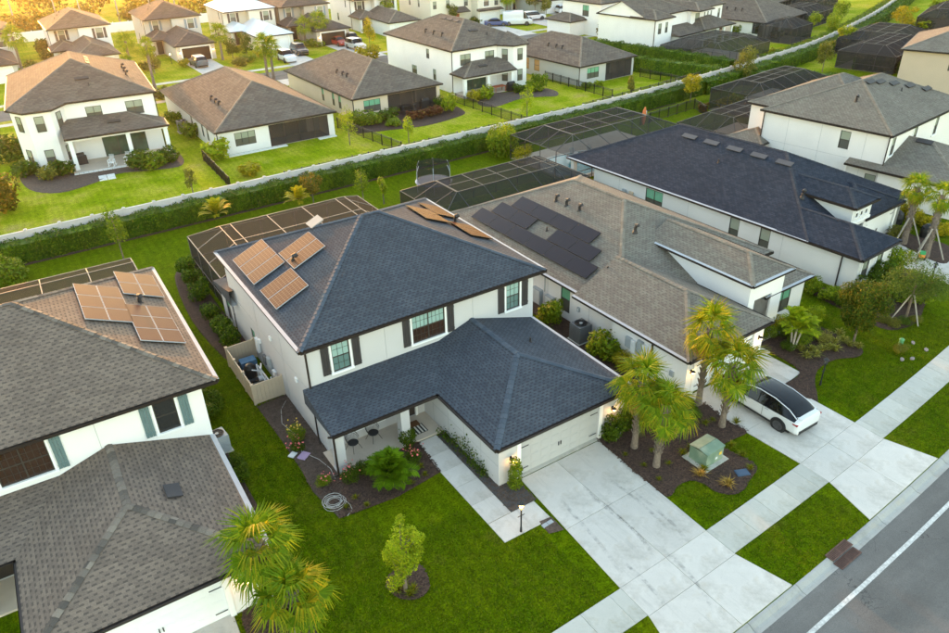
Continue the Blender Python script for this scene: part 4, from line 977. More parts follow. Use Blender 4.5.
h6.vol(0.30,-18,13,-0.3,0,5.66,[('B',1.6,3.2,0.9,1.8,'sash'),('L',-6,3.5,0.9,1.5,'sash')]); h6.hip(0,-18.3,13.3,0,5.65,0.42)
h6b = House('two_storey_house','house with sunlit pinkish roof behind the beige house at the far right',110.5,53.0,23,wall='beigewall',roof='rooftan')
h6b.vol(0.3,-14,13,-0.3,0,5.66); h6b.hip(0,-14.3,13.3,0,5.65,0.42)
h6c = House('two_storey_house','farthest house at the right edge with pale roof above its screened pool',131,60,26,wall='beigewall',roof='rooftan')
h6c.vol(0.3,-14,13,-0.3,0,5.66); h6c.hip(0,-14.3,13.3,0,5.65,0.42)

for v in (2.2,6.2,9.4): joint(h5,(0.297,v,0.1),(0.297,v,5.4))
joint(h5,(0.297,0.5,2.9),(0.297,11.8,2.9))
for v in (8.5,12.5): joint(h3,(0.747,v,0.1),(0.747,v,2.5))
for v in (6.0,14.5,22.0): joint(h4,(0.297,v,0.1),(0.297,v,2.5))
# ------------------------------------------------------------------ row of houses behind the boundary wall (their back sides face us)
def lathe_roof(h, mb, eave, apex, mat):
    for a, b in zip(eave, eave[1:]):
        A, B, T = Vector(a), Vector(b), Vector(apex); e = (B-A).normalized(); n = e.cross(T-A).normalized(); up = n.cross(e)
        mb.poly([a,b,apex], mat, [((Vector(p)-A).dot(e),(Vector(p)-A).dot(up)) for p in (a,b,apex)])
def bay_house(label, x, y, yaw, wall, roof, mir, depth=22.0, width=13.4, zu=5.65, zp=2.8, front=0.15):
    """two storeys, a three-sided bay at one end and a covered porch along the rest; v=0 is the porch eave"""
    h = House('two_storey_house', label, x, y, yaw, wall=wall, roof=roof); S = -1 if mir else 1
    def X(a, b): return (a, b) if not mir else (width-b, width-a)
    def C(a): return a if not mir else width-a
    # upper block, bay at local right end (before mirroring)
    up0, up1 = X(0.5, width-0.3); bw0, bw1 = X(width-5.2, width-0.3)
    wins = [('F',C(2.6),zu-2.15,1.7,1.45,'double'),('F',C(6.6),zu-2.15,1.55,1.4,'double'),('F',C(4.4),0.1,4.4,2.15,'slider3'),
            ('L' if not mir else 'R',10.0,zu-1.95,0.8,1.3,'sash'),('L' if not mir else 'R',14.0,1.0,1.4,1.2,'double'),('L' if not mir else 'R',8.4,1.0,0.8,1.5,'sash')]
    h.vol(up0,3.6,up1,depth,0,zu+0.01,wins)
    h.hip(*[X(0.2,width)[0],3.3,X(0.2,width)[1]],depth+0.3,zu,0.43)
    # bay
    bx = [C(width-5.2),C(width-3.9),C(width-1.6),C(width-0.3)]; by = [3.6,1.5,1.5,3.6]
    pts = list(zip(bx,by))
    if mir: pts = pts[::-1]
    mb = MB()
    for (a,b) in zip(pts,pts[1:]): mb.poly([(*a,0),(*b,0),(*b,zu-0.05),(*a,zu-0.05)], wall)
    h.part('bay_wall', mb)
    ctr = Vector((sum(p[0] for p in pts)/4, 3.6, 0)); ev = []
    for p in pts:
        d = (Vector((*p,0))-ctr).normalized()*0.35; ev.append((p[0]+d.x,p[1]+(d.y if p[1] < 3 else -0.1),zu-0.05))
    rb = MB(); lathe_roof(h, rb, ev, (ctr.x,4.4,zu+1.35), roof)
    for a, b in zip(ev, ev[1:]): rb.poly([(a[0],a[1],zu-0.23),(b[0],b[1],zu-0.23),b,a],'bronze')
    rb.poly([(e[0],e[1],zu-0.23) for e in ev][::-1],'trim'); h.part('bay_roof', rb)
    for (a,b) in zip(pts,pts[1:]):
        m = ((a[0]+b[0])/2,(a[1]+b[1])/2); d = Vector((b[0]-a[0],b[1]-a[1],0)).normalized(); n = Vector((d.y,-d.x,0)); rz = math.atan2(d.y,d.x)
        for zb in (zu-2.15,0.75):
            fm, pm = window_meshes(0.85,1.55,'sash'); o = link('window', fm, h.root, (m[0]+n.x*0.10,m[1]+n.y*0.10,zb), rz)
            for p in pm: link('pane', p, o)
    # porch
    p0, p1 = X(0.0, width-4.4)
    h.shed(p0,0,p1,3.55,zp,0.32,lhip=not mir,rhip=mir)
    for u in (0.35, 4.1, width-4.9):
        k = MB(); a, b = X(u-0.18,u+0.22); k.box((a,0.3,0),(b,0.7,zp-0.3),'trim'); h.part('post',k)
    k = MB(); k.box((p0+0.1,0.28,zp-0.4),(p1-0.1,0.72,zp-0.16),'trim'); h.part('porch_beam',k)
    k = MB(); k.box((p0+0.05,front,0),(p1-0.05,3.6,0.10),'deck'); h.part('porch_floor',k)
    h.box_vent((p0+p1)/2,1.9,zp+0.32*1.9+0.02,0.32,0,1.2,0.3,'vent'); h.box_vent((up0+up1)/2-0.5*S,6.8,zu+0.43*3.5+0.02,0.43,0,1.3,0.3,'vent')
    h.pipe_vent((up0+up1)/2+1,5.6,zu+0.43*2.3)
    sd = -1 if not mir else 1
    for i in range(3): h.pipe_vent(up0+1.8 if not mir else up1-1.8,9+i*2.2,zu+0.43*2.1,'goose')
    for i in range(3): h.box_vent((up0+1.0+4.3) if not mir else up1-5.3,10.5+i*1.7,zu+2.4,0.43,-math.pi/2 if not mir else math.pi/2,1.1,0.35,'vent')
    h.downspout((up0-0.08) if not mir else up1+0.08,3.6,zu-0.15,0,-1)
    return h
b1 = bay_house('white two-storey house with corner bay and rocking chairs on its porch at far left',0.75,84.6,-5,'brightwall','roofbrown',True,width=14.5,zu=6.3,zp=3.45,front=-0.5)
b4 = bay_house('white two-storey house with three-sided bay and covered porch beyond the wall',53.0,84.0,1.0,'brightwall','roofbrown',False,width=13.0)
def rancher(label, x, y, yaw, w, d, wall, roof, lan, win, side='L', sidewins=((6,0.9,1.5),(10,0.8,1.5)), style='greentriple', wst='green'):
    """one storey; v=0 is the back eave facing us; lan = (u0,u1) screened recess, win = window centre"""
    h = House('one_storey_house', label, x, y, yaw, wall=wall, roof=roof)
    ws = [('F',win,0.75,2.3,1.45,style),('F',(lan[0]+lan[1])/2,-0.1,lan[1]-lan[0],2.5,None)]+[(side,c,0.7,ww,hh,wst) for c,ww,hh in sidewins]
    h.vol(0.3,0.3,w-0.3,d-0.3,0,2.71,ws); h.hip(0,0,w,d,2.7,PB)
    k = MB(); a, b = lan
    k.poly([(a,3.2,0),(b,3.2,0),(b,3.2,2.7),(a,3.2,2.7)],wall); k.poly([(a,0.3,0),(a,3.2,0),(a,3.2,2.7),(a,0.3,2.7)],wall); k.poly([(b,3.2,0),(b,0.3,0),(b,0.3,2.7),(b,3.2,2.7)],wall); k.poly([(a,0.2,0.03),(b,0.2,0.03),(b,3.2,0.03),(a,3.2,0.03)],'deck')
    k.box((a+0.6,3.1,0.05),(b-1.6,3.19,2.15),'doorglass'); h.part('porch_recess',k)
    s = MB(); s.poly([(a,0.36,0.03),(b,0.36,0.03),(b,0.36,2.4),(a,0.36,2.4)],'screendense'); h.part('porch_screen',s)
    n = 4
    for i in range(1,n):
        u = a+(b-a)*i/n; p = MB(); p.bar((u,0.34,0.03),(u,0.34,2.4),0.05,'frame'); h.part('screen_post',p)
    for i,v in enumerate((6.5,7.8,9.5)): h.pipe_vent(2.6 if side == 'L' else w-2.6,v,2.7+PB*2.5,'goose')
    h.downspout(0.22,0.25,2.6,-0.3,-1); return h
b2 = rancher('one-storey house with large brown roof and screened porch, second behind the wall',18.9,79.7,0.0,13.9,24,'whitewall','roofbrown',(5.9,12.9),3.2,style='triple',sidewins=((4.5,0.8,1.5),(6.5,0.8,1.5),(11,0.8,1.5)),wst='sash')
b3 = rancher('tan one-storey house with brown roof and green tinted windows behind the wall',36.5,83.4,1.0,12.9,21.5,'tanwall','roofbrown',(5.0,12.1),2.8,sidewins=((4.3,0.8,1.6),(6.2,0.7,1.6),(9.4,0.7,1.6)))
b5 = rancher('grey one-storey house with brown roof and dark screened porch corner behind the wall',69.1,79.8,3.5,11.4,18,'greywall','roofbrown',(5.4,10.7),2.9,sidewins=((9.3,1.2,1.6),(11.6,1.1,1.6)),wst='warm')
b6 = House('two_storey_house','white two-storey house with blank gable end above the tall hedges',91.4,87.9,9,wall='brightwall',roof='roofbrown')
b6.vol(0,2.2,12,11.5,0,5.66); b6.vol(0.02,0,4.5,2.2,0,5.6,[('F',1.2,3.3,0.9,1.6,'sash'),('F',3.0,3.3,0.7,1.6,'sash')],faces='FLR')
k = MB(); k.poly([(0,2.2,5.66),(0,11.5,5.66),(0,6.85,7.75)][::-1],'brightwall'); b6.part('gable_wall',k)
b6.hip(-0.3,1.9,12.3,11.8,5.65,0.43,fhip=False,bhip=True,axis='x'); b6.hip(-0.3,-0.3,4.8,5.0,5.6,0.43,bhip=False,axis='y',eaves='FLR')
b6.vol(12,1.5,16,12,0,5.6,[('F',14,3.2,1.3,1.7,'sash')]); b6.hip(11.7,-0.2,16.3,12.3,5.6,0.42)
b6.vol(5,-1.2,12,2.2,0,2.6,faces='FLR'); b6.shed(4.5,-1.6,12,2.1,2.7,0.25)
b6.downspout(-0.06,0.1,5.5,-0.3,-1)
b7 = House('two_storey_house','white two-storey house with row of narrow windows and small hipped porch roof',103.3,91.3,8,wall='brightwall',roof='roofbrown')
b7.vol(0.3,0.3,9.5,12,0,5.66,[('F',1.0,3.4,0.7,1.6,'sash'),('F',4.2,3.6,0.4,1.2,'sash'),('F',5.2,3.6,0.4,1.2,'sash'),('F',6.2,3.6,0.4,1.2,'sash'),('F',8.6,3.4,0.7,1.5,'sash')]); b7.hip(0,0,9.8,12.3,5.65,0.43)
b7.shed(-0.6,-3.2,8.8,0.2,2.8,0.42,lhip=True,rhip=True)
for u in (-0.2,3.6,5.9,8.3):
    k = MB(); k.box((u-0.18,-2.9,0),(u+0.18,-2.6,2.6),'trim'); b7.part('post',k)
b8 = rancher('one-storey house with broad brown roof and corner pool screen at upper right',116.4,85.9,10,15,20,'brightwall','roofbrown',(8,14),4,sidewins=((2.0,1.6,1.9),(9,0.9,1.5)),style='triple',wst='dark')
b9 = rancher('pale one-storey house half hidden behind screened pool near the wall curve',133,99,14,14,18,'palewall','roofbrown',(7,13),3)
b10 = House('two_storey_house','white two-storey house with garage behind the grey ranch house',96.5,106.5,5,wall='brightwall',roof='roofbrown')
b10.vol(0.3,0.3,11,10,0,5.66,[('L',4,3.2,1.6,1.9,'greendouble')]); b10.hip(0,0,11.3,10.3,5.65,0.43); b10.vol(-3.6,4,0.3,10,0,2.7); b10.hip(-4,3.6,1,10.4,2.7,0.43)
# filler roofs farther right of the back row
for i,(x,y,yaw,lab) in enumerate(((122,112,10,'two-storey house with brown roof in the distance behind the broad ranch house'),(150,110,15,'distant pale house beyond the curving wall at top right'))):
    q = House('two_storey_house',lab,x,y,yaw,wall='palewall',roof='roofbrown'); q.vol(0.3,0.3,12,12,0,5.66); q.hip(0,0,12.3,12.3,5.65,0.43)

# ------------------------------------------------------------------ far row across the back street (fronts face us)
def narrow(label, x, y, yaw, wall, roof, shut, gdoor='gdoorwhite', open_=False, lamps=False, front='both'):
    h = House('two_storey_house', label, x, y, yaw, wall=wall, roof=roof)
    h.vol(-1.6,13.8,7.7,25,0,5.66,[('F',0.3,3.5,1.0,1.6,'sash',0.08,shut),('L',16.5,3.9,0.5,1.3,'dark'),('L',21,1.0,0.9,1.4,'sash')],faces='FBLR')
    h.vol(2.8,12.0,7.7,13.81,0,5.66,[('F',6.0,3.5,1.1,1.65,'sash',0.08,shut)],faces='FLR')
    h.hip(-1.9,11.7,8.0,25.3,5.65,0.45)
    h.vol(0.3,0.3,6.6,12.01,0,2.71,[('F',3.45,-0.1,4.6,2.3,None)],faces='FLR')
    h.garage_door(1.15,5.75,0.3,2.2,gdoor,panels=False,hw=False,open_=open_)
    h.hip(0,0,6.9,12.0,2.7,0.45,bhip=False,axis='y',eaves='FLR')
    h.vol(-1.6,10.2,0.35,13.8,0,2.7,faces='FL'); h.hip(-2.3,8.3,2.6,13.75,2.7,0.45,bhip=False,axis='y',eaves='FL')
    k = MB(); k.box((-0.9,9.98,0.1),(0.1,10.19,2.2),'door_paint'); h.part('front_door',k)
    k = MB(); k.box((-2.0,8.6,0),(-1.65,8.95,2.6),wall); h.part('post',k)
    if lamps: h.wall_lamp(0.72,0.3,1.6,True,1.3); h.wall_lamp(6.2,0.3,1.6,True,1.3)
    h.downspout(-1.68,13.9,5.5,-0.2,-1)
    for i in range(3): h.pipe_vent(0.2+i*0.6,17+i*1.6,5.65+0.45*(2.1+i*0.6))
    return h
CG = 'houses across the back street'
c0 = narrow('grey house with brown roof cut off by the upper left edge',-1.4,136.5,0,'greywall','roofcharcoal','shutbrown')
c1 = narrow('white two-storey house with dark shutters in the sunset glow, upper left',13.0,134.8,-1,'whitewall','roofbrown','shutbrown')
c2 = narrow('warm grey two-storey house with blue shutters and open garage, far row',28.2,134.3,-1,'warmgrey','roofcharcoal','shutblue',open_=True,lamps=True)
c3 = narrow('cream two-storey house with white metal roof in the far row',42.0,133.7,-1,'creamwall','roofwhite','shutbrown')
c4 = narrow('taupe two-storey house with dark roof, blue shutters and open garage beyond',52.3,132.3,-1,'taupewall','roofcharcoal','shutblue',open_=True,lamps=True)
c5 = narrow('white two-storey house with brown garage roof behind the tan ranch house',66.6,131.5,-2,'brightwall','roofbrown','shutdark')
c6 = House('two_storey_house','cream two-storey house with small front gable roof at top centre',78.5,136.3,-2,wall='creamwall',roof='roofbrown')
c6.vol(0,0,15,14,0,5.66,[('F',1.0,3.4,0.8,1.4,'sash'),('F',4.0,3.4,0.8,1.4,'sash'),('F',1.0,0.8,0.8,1.4,'sash'),('F',3.6,0.8,0.8,1.4,'sash'),('F',6.1,-0.1,1.0,2.2,None),('L',5,3.4,0.8,1.4,'sash'),('L',9,3.4,0.8,1.4,'sash'),('F',8.2,3.4,0.9,1.5,'sash')]); c6.hip(-0.3,-0.3,15.3,14.3,5.65,0.43)
k = MB(); k.box((5.6,0.05,0),(6.6,0.12,2.1),'redwood'); c6.part('front_door',k); c6.shed(5.0,-2.0,8.0,0.0,2.7,0.35)
c6.vol(9.5,-2.5,14.8,0.01,0,5.6,[('F',11.5,3.3,1.3,1.7,'double',0.1),('F',13.9,3.3,0.9,1.6,'sash'),('F',12.2,-0.1,4.0,2.2,None)],faces='FLR'); c6.garage_door(10.2,14.2,-2.5,2.1,'gdoorwhite',panels=False,hw=False); c6.hip(9.2,-2.8,15.1,4,5.6,0.43,bhip=False,axis='y',eaves='FLR'); c6.shed(9.2,-3.4,15.1,-2.5,2.7,0.3)
c7 = narrow('grey house with white garage far behind the parked white cars',105.2,134.5,0,'greywall','roofcharcoal','shutdark')
c8 = narrow('dark roofed grey house beside the white van at top centre',93.5,141,0,'greywall','roofcharcoal','shutdark')
c9 = narrow('grey house at the top edge beyond the row of white cars',121,138,2,'palewall','roofcharcoal','shutdark')
# white fence line and trees behind the far row
bf = thing('vinyl_fence','white vinyl fence running behind the far row of houses','fence',(-40,176,0))
pm_ = MB(); pm_.box((0.05,-0.03,0.05),(2.95,0.03,1.9),'trim'); pmesh = pm_.mesh('fence_panel'); pp = MB(); pp.box((-0.07,-0.07,0),(0.07,0.07,2.05),'trim'); ppm = pp.mesh('post')
for i in range(40):
    link('fence_panel',pmesh,bf,(i*3,0,0)); link('post',ppm,bf,(i*3,0,0))
# ------------------------------------------------------------------ boundary wall with panels and posts
WL = [(-30,64.0),(-3,64.5),(17,64.9),(44,65.8),(61,66.4),(76,67.8),(90,69.6),(111,73.2),(130,78.8),(150,85.6),(175,95.5),(215,112)]
def poly_at(PL, s):
    for a, b in zip(PL, PL[1:]):
        L = math.dist(a,b)
        if s <= L: t = s/L; return (a[0]+(b[0]-a[0])*t, a[1]+(b[1]-a[1])*t), math.atan2(b[1]-a[1],b[0]-a[0])
        s -= L
    return PL[-1], 0.0
def smooth_line(PL, n=6):
    out = []
    for i in range(len(PL)-1):
        p0 = np.array(PL[max(i-1,0)],float); p1 = np.array(PL[i],float); p2 = np.array(PL[i+1],float); p3 = np.array(PL[min(i+2,len(PL)-1)],float)
        for t in np.linspace(0,1,n,endpoint=False): out.append(tuple(0.5*((2*p1)+(-p0+p2)*t+(2*p0-5*p1+4*p2-p3)*t*t+(-p0+3*p1-3*p2+p3)*t**3)))
    return out+[PL[-1]]
WLs = smooth_line(WL); WLEN = sum(math.dist(a,b) for a,b in zip(WLs,WLs[1:]))
bw = thing('boundary_wall','long pale grey panel wall dividing the two rows of back gardens','wall')
SP = 2.45; m1 = MB(); m1.box((0.08,-0.05,0),(SP-0.08,0.05,1.93),'wallvinyl'); m1.box((0.06,-0.075,1.93),(SP-0.06,0.075,2.02),'wallvinyl'); pan = m1.mesh('wall_panel')
m2 = MB(); m2.box((-0.1,-0.1,0),(0.1,0.1,2.06),'wallvinyl'); m2.box((-0.13,-0.13,2.06),(0.13,0.13,2.11),'wallvinyl'); m2.box((-0.06,-0.06,2.11),(0.06,0.06,2.15),'wallvinyl'); pst = m2.mesh('post')
n = int(WLEN/SP)
for i in range(n):
    p, a = poly_at(WLs, i*SP)
    if p[0] < -12: continue
    link('wall_panel',pan,bw,(*p,0),a); link('post',pst,bw,(*p,0),a)

# ------------------------------------------------------------------ pool screens
def cage(label, x, y, yaw, w, d, h1, h2, ins, fm='cageframe', sm='screen', step=2.3, deck=True, wallm=None):
    """footprint 0..w by 0..d, eave h1, flat top h2, ins = insets of the flat top (left,right,front,back)"""
    t = thing('pool_screen', label, 'pool screen', (x,y,0), rad(yaw)); l,r,f,b = ins; fw = 0.055
    P = [(0,0),(w,0),(w,d),(0,d)]; T = [(l,f),(w-r,f),(w-r,d-b),(l,d-b)]
    def beam(p, q, nm='beam'):
        k = MB(); k.bar(p,q,fw,fm); k.build(nm,t)
    sc = MB(); wl = MB(); wm = wallm or sm
    for i in range(4):
        a, c = P[i], P[(i+1)%4]; ta, tc = T[i], T[(i+1)%4]
        iso = (f,r,b,l)[i]
        if iso > 0: wl.poly([(*a,0.02),(*c,0.02),(*c,h1),(*a,h1)],wm); beam((*a,h1),(*c,h1)); beam((*a,0.9),(*c,0.9),'rail')
        if iso > 0 or h2 > h1: sc.poly([(*a,h1),(*c,h1),(*tc,h2),(*ta,h2)],sm)
        beam((*ta,h2),(*tc,h2)); beam((*a,h1),(*ta,h2))
        L = math.dist(a,c); n = max(1,round(L/step))
        for j in range(1,n):
            q = j/n; e = (a[0]+(c[0]-a[0])*q, a[1]+(c[1]-a[1])*q)
            if iso > 0:
                beam((*e,0),(*e,h1),'post')
            # rafters up the sloping side
            if i in (0,2): te = (min(max(e[0],l),w-r), ta[1])
            else: te = (ta[0], min(max(e[1],f),d-b))
            if iso > 0: beam((*e,h1),(*te,h2))
            if i == 0 and l < e[0] < w-r: beam((e[0],f,h2),(e[0],d-b,h2))
    for p in P: beam((*p,0),(*p,h1),'post')
    beam((l,(f+d-b)/2,h2),(w-r,(f+d-b)/2,h2))
    sc.poly([(*p,h2) for p in T],sm); sc.build('screen_roof',t); wl.build('screen_wall',t)
    if not deck: return t
    fl = MB(); fl.box((0.02,0.02,0),(w-0.02,d-0.02,0.035),'deck'); fl.build('deck',t)
    return t
cgM = cage('brown pool screen with light frame behind the navy roofed house',9.35,45.7,0,13.9,8.4,2.6,3.6,(2.0,2.0,0.001,2.0),'cagelight','screenlight',2.9,wallm='screendense',deck=False)
cgL = cage('pool screen roof edge behind the house at lower left',-9.5,44.8,-1,14.4,8.2,2.6,2.9,(1.5,0.01,0.001,1.5),'cagelight','screenlight',2.9,deck=False)
cg3 = cage('dark pool screen behind the house with the solar array',27.0,46.3,1.0,15.0,7.1,2.4,3.3,(2.4,2.0,1.9,1.9),step=2.5,deck=False)
cg4 = cage('black pool screen over a turquoise pool behind the dark roofed house',44.0,51.2,3.0,15.5,9.3,2.5,3.5,(2.5,2.5,2.8,2.2),step=2.6,wallm='screenclear')
cg5 = cage('dark pool screen beside the two-storey house on the right',61.1,46.6,7.5,12.0,7.0,2.4,3.4,(2.5,2.0,2.0,2.0),step=2.4)
cg5b = cage('large grey pool screen near the hedge corner on the right',74.9,53.6,8,15.0,7.4,2.6,3.6,(2.2,2.2,2.4,2.4),step=2.6)
cg6 = cage('long low black pool screen in front of the white gable house',91.8,74.4,9,13.5,11.0,2.4,3.4,(2.2,2.2,2.4,2.4),step=1.9)
cg8 = cage('black pool screen corner attached to the broad roofed ranch house',116.0,80.5,10,7.5,6.0,2.5,3.6,(2.2,2.2,2.4,2.4),step=2.0,sm='screendense')
cg9 = cage('small black pool screen beyond the ranch house at upper right',130.2,87.5,12,11.0,8.0,2.4,3.4,(2.2,2.2,2.4,2.4),step=2.0,sm='screendense')
cgA = cage('black pool screen next to a clipped shrub row at right',107.8,57.6,12,15.0,8.0,2.4,3.4,(2.2,2.2,2.4,2.4),step=2.6,sm='screendense')
cgB = cage('large black pool screen close under the curving wall',117.2,62.2,14,14.0,9.5,2.4,3.4,(2.2,2.2,2.4,2.4),step=2.8,sm='screendense')
cgC = cage('dark pool screen at the right edge near the horizon',146,66,20,16.0,9.0,2.4,3.6,(2.2,2.2,2.4,2.4),step=2.6,sm='screendense')
cgD = cage('tall black pool screen at the top edge right of centre',146,97,16,14.0,9.0,2.6,4.2,(2.2,2.2,2.4,2.4),step=2.2,sm='screendense')
def pool(label, pts, z=0.045):
    mb = MB(); P = smooth_ring(pts,5); mb.poly([(*p,z) for p in P],'water'); o = mb.build('swimming_pool'); tag(o,label,'pool')
    k = MB(); n = len(P); c = np.mean(np.array(P),axis=0)
    for i in range(n):
        a, b = np.array(P[i]), np.array(P[(i+1)%n]); oa = a+(a-c)/np.linalg.norm(a-c)*0.3; ob = b+(b-c)/np.linalg.norm(b-c)*0.3
        k.poly([(*a,z+0.05),(*b,z+0.05),(*ob,z+0.05),(*oa,z+0.05)],'edgewhite'); k.poly([(*a,z-0.02),(*b,z-0.02),(*b,z+0.05),(*a,z+0.05)],'edgewhite'); k.poly([(*oa,z+0.05),(*ob,z+0.05),(*ob,z-0.02),(*oa,z-0.02)],'edgewhite')
    k.build('coping',o)
pool('turquoise swimming pool seen through the screen behind the dark roofed house',[(44.6,52.6),(44.9,57.0),(46.5,57.9),(49.5,57.9),(51.2,57.4),(51.4,55.2),(49.5,54.0),(48.5,52.4)])
# ------------------------------------------------------------------ black picket fences
def fence(label, p, q, h=1.2, group=None):
    p, q = Vector((p[0],p[1],0)), Vector((q[0],q[1],0)); L = (q-p).length; t = thing('garden_fence',label,'fence',p,math.atan2(q.y-p.y,q.x-p.x),group)
    n = max(1,round(L/1.85))
    for i in range(n+1):
        k = MB(); k.box((-0.045,-0.045,0),(0.045,0.045,h+0.08),'blackmetal'); k.build('post',t,(L*i/n,0,0))
    for z in (0.15,h-0.15,h): k = MB(); k.bar((0,0,z),(L,0,z),0.035,'blackmetal'); k.build('rail',t)
    k = MB(); m = int(L/0.13)
    for i in range(m): k.bar(((i+0.5)*0.13,0,0.08),((i+0.5)*0.13,0,h),0.022,'blackmetal')
    k.build('pickets',t)['kind'] = 'stuff'
def fpx(label, a, b, h=1.2): fence(label, at(*a), at(*b), h)
fpx('black picket fence between the white bay house and the broad roofed ranch',(204,161),(231,189))
fpx('black picket fence between the two one-storey houses behind the wall',(338,128),(402,153))
fence('black picket fence along the wall behind the broad roofed ranch garden',(21.5,66.8),(41.5,67.6),1.5)
fpx('black picket fence between the tan ranch and the white bay house',(456,103),(532,129))
fence('low black fence along the wall behind the tan ranch garden',(42.2,67.7),(58.5,68.2),1.45)
fpx('black picket fence between the white bay house and the grey ranch',(545,80),(612,99))
fence('black fence along the wall behind the grey ranch garden',(60.0,68.4),(83.5,71.2),1.5)
fpx('short black fence in front of the tall clipped hedge',(640,77),(692,88))
fpx('black picket fence across the garden behind the dark roofed house',(640,126),(694,109))
fpx('black picket fence by the hedge corner right of the garden',(694,109),(705,116))
fpx('black picket fence below the small trees at upper right',(790,52),(812,44))
# ------------------------------------------------------------------ tan vinyl enclosure with pool equipment
en = thing('equipment_enclosure','low tan vinyl screen fence around pool equipment beside the main house','fence',(7.42,34.55,0))
k = MB()
for (p,q,nn) in (((0,0),(0,4.65),20),((0,0),(1.72,0),8),((0,4.65),(1.72,4.75),8)):
    L = math.dist(p,q); a = math.atan2(q[1]-p[1],q[0]-p[0])
    for i in range(nn):
        b_ = MB(); b_.box((0.004,-0.022,0.03),(L/nn-0.004,0.022,1.26),'fencevinyl'); link('plank',b_.mesh('plank'),en,(p[0]+(q[0]-p[0])*i/nn,p[1]+(q[1]-p[1])*i/nn,0),a)
    for z in (0.1,1.27): b_ = MB(); b_.bar((*p,z),(*q,z),0.06,'fencevinyl',0.07); b_.build('rail',en)
for p in ((0,0),(0,1.55),(0,3.1),(0,4.65),(1.70,0),(1.70,4.75)):
    b_ = MB(); b_.box((-0.065,-0.065,0),(0.065,0.065,1.33),'fencevinyl'); b_.box((-0.085,-0.085,1.33),(0.085,0.085,1.37),'fencevinyl'); b_.build('post',en,(*p,0))
eq = thing('pool_pump','grey and white pool pumps, filter and pipes on a pale slab inside the tan screen','pool pump',(8.25,36.6,0))
k = MB(); k.box((-0.65,-1.9,0),(0.55,1.3,0.09),'sidewalk'); k.build('slab',eq)
k = MB(); k.lathe([(0.30,0.09),(0.34,0.2),(0.34,0.75),(0.22,0.95),(0.08,1.0)],'black',(-0.15,0.6,0)); k.build('filter_tank',eq)
k = MB(); k.box((-0.45,1.15,0.1),(0.45,1.75,0.8),'tarpblue'); k.build('heater',eq)
for (yy,m) in ((-0.1,'boxwhite'),(-0.75,'boxgrey'),(-1.35,'boxwhite')):
    k = MB(); k.tube([(-0.4,yy,0.27),(0.05,yy,0.27)],0.13,'black',10); k.tube([(0.05,yy,0.27),(0.3,yy,0.27)],0.16,m,10); k.build('pump',eq)
for (a_,b_) in (((0.3,-1.4,0.3),(0.3,0.6,0.45)),((0.42,-1.0,0.5),(0.42,0.9,0.5)),((-0.15,0.2,0.8),(0.42,0.2,0.5)),((0.3,-0.1,0.3),(0.3,-0.1,0.9)),((0.3,-0.75,0.3),(0.3,-0.75,0.8)),((0.5,-1.2,0.1),(0.5,-1.2,0.85)),((0.2,0.3,0.1),(0.2,0.3,1.0)),((0.3,-0.1,0.9),(0.48,0.4,0.9))):
    k = MB(); k.tube([a_,b_],0.04,'trim',8); k.build('pipe',eq)
for (yy,z0,z1,m) in ((-0.2,0.8,1.5,'boxgrey'),(0.55,0.7,1.25,'acgrey'),(-1.0,0.6,1.05,'boxwhite'),(1.6,1.0,1.9,'boxwhite')):
    k = MB(); k.box((0.72,yy-0.2,z0),(0.88,yy+0.2,z1),m); k.build('control_box',eq)
# ------------------------------------------------------------------ foliage generators
def unit(n): v = RNG.normal(size=(n,3)); return v/np.linalg.norm(v,axis=1,keepdims=True)
def leaf_array(P, N, size, asp=0.5, jit=0.35):
    n = len(P); N = N/np.linalg.norm(N,axis=1,keepdims=True); t = np.cross(N,unit(n)); t /= np.linalg.norm(t,axis=1,keepdims=True)+1e-9; b = np.cross(N,t)
    L = (size*RNG.uniform(1-jit,1+jit,n))[:,None]
    return np.stack([P-t*L*0.5, P+b*L*asp*0.5-N*L*0.06, P+t*L*0.5, P-b*L*asp*0.5-N*L*0.06],axis=1)
def blob(n, lobes, size, asp=0.55, shell=0.62, upb=0.35):
    L = np.array(lobes,float); w = (L[:,3]*L[:,4]+L[:,4]*L[:,5]+L[:,3]*L[:,5]); idx = RNG.choice(len(L),n,p=w/w.sum())
    d = unit(n); r = RNG.uniform(shell**3,1.0,n)**(1/3)*RNG.uniform(0.92,1.08,n)
    P = L[idx,:3]+d*r[:,None]*L[idx,3:6]
    return leaf_array(P, d*0.7+unit(n)*0.75+np.array([0,0,upb]), size, asp)
_VM = {}
def lobes_round(r, h, k, seed, z0=0.0):
    g = np.random.default_rng(seed); out = [(0,0,z0+h*0.5,r*0.72,r*0.72,h*0.46)]
    for i in range(k):
        a = 6.283*i/k+g.uniform(-0.4,0.4); q = g.uniform(0.38,0.62)*r; s = g.uniform(0.32,0.52)
        out.append((math.cos(a)*q,math.sin(a)*q,z0+h*g.uniform(0.3,0.75),r*s,r*s,h*s*0.75))
    return out
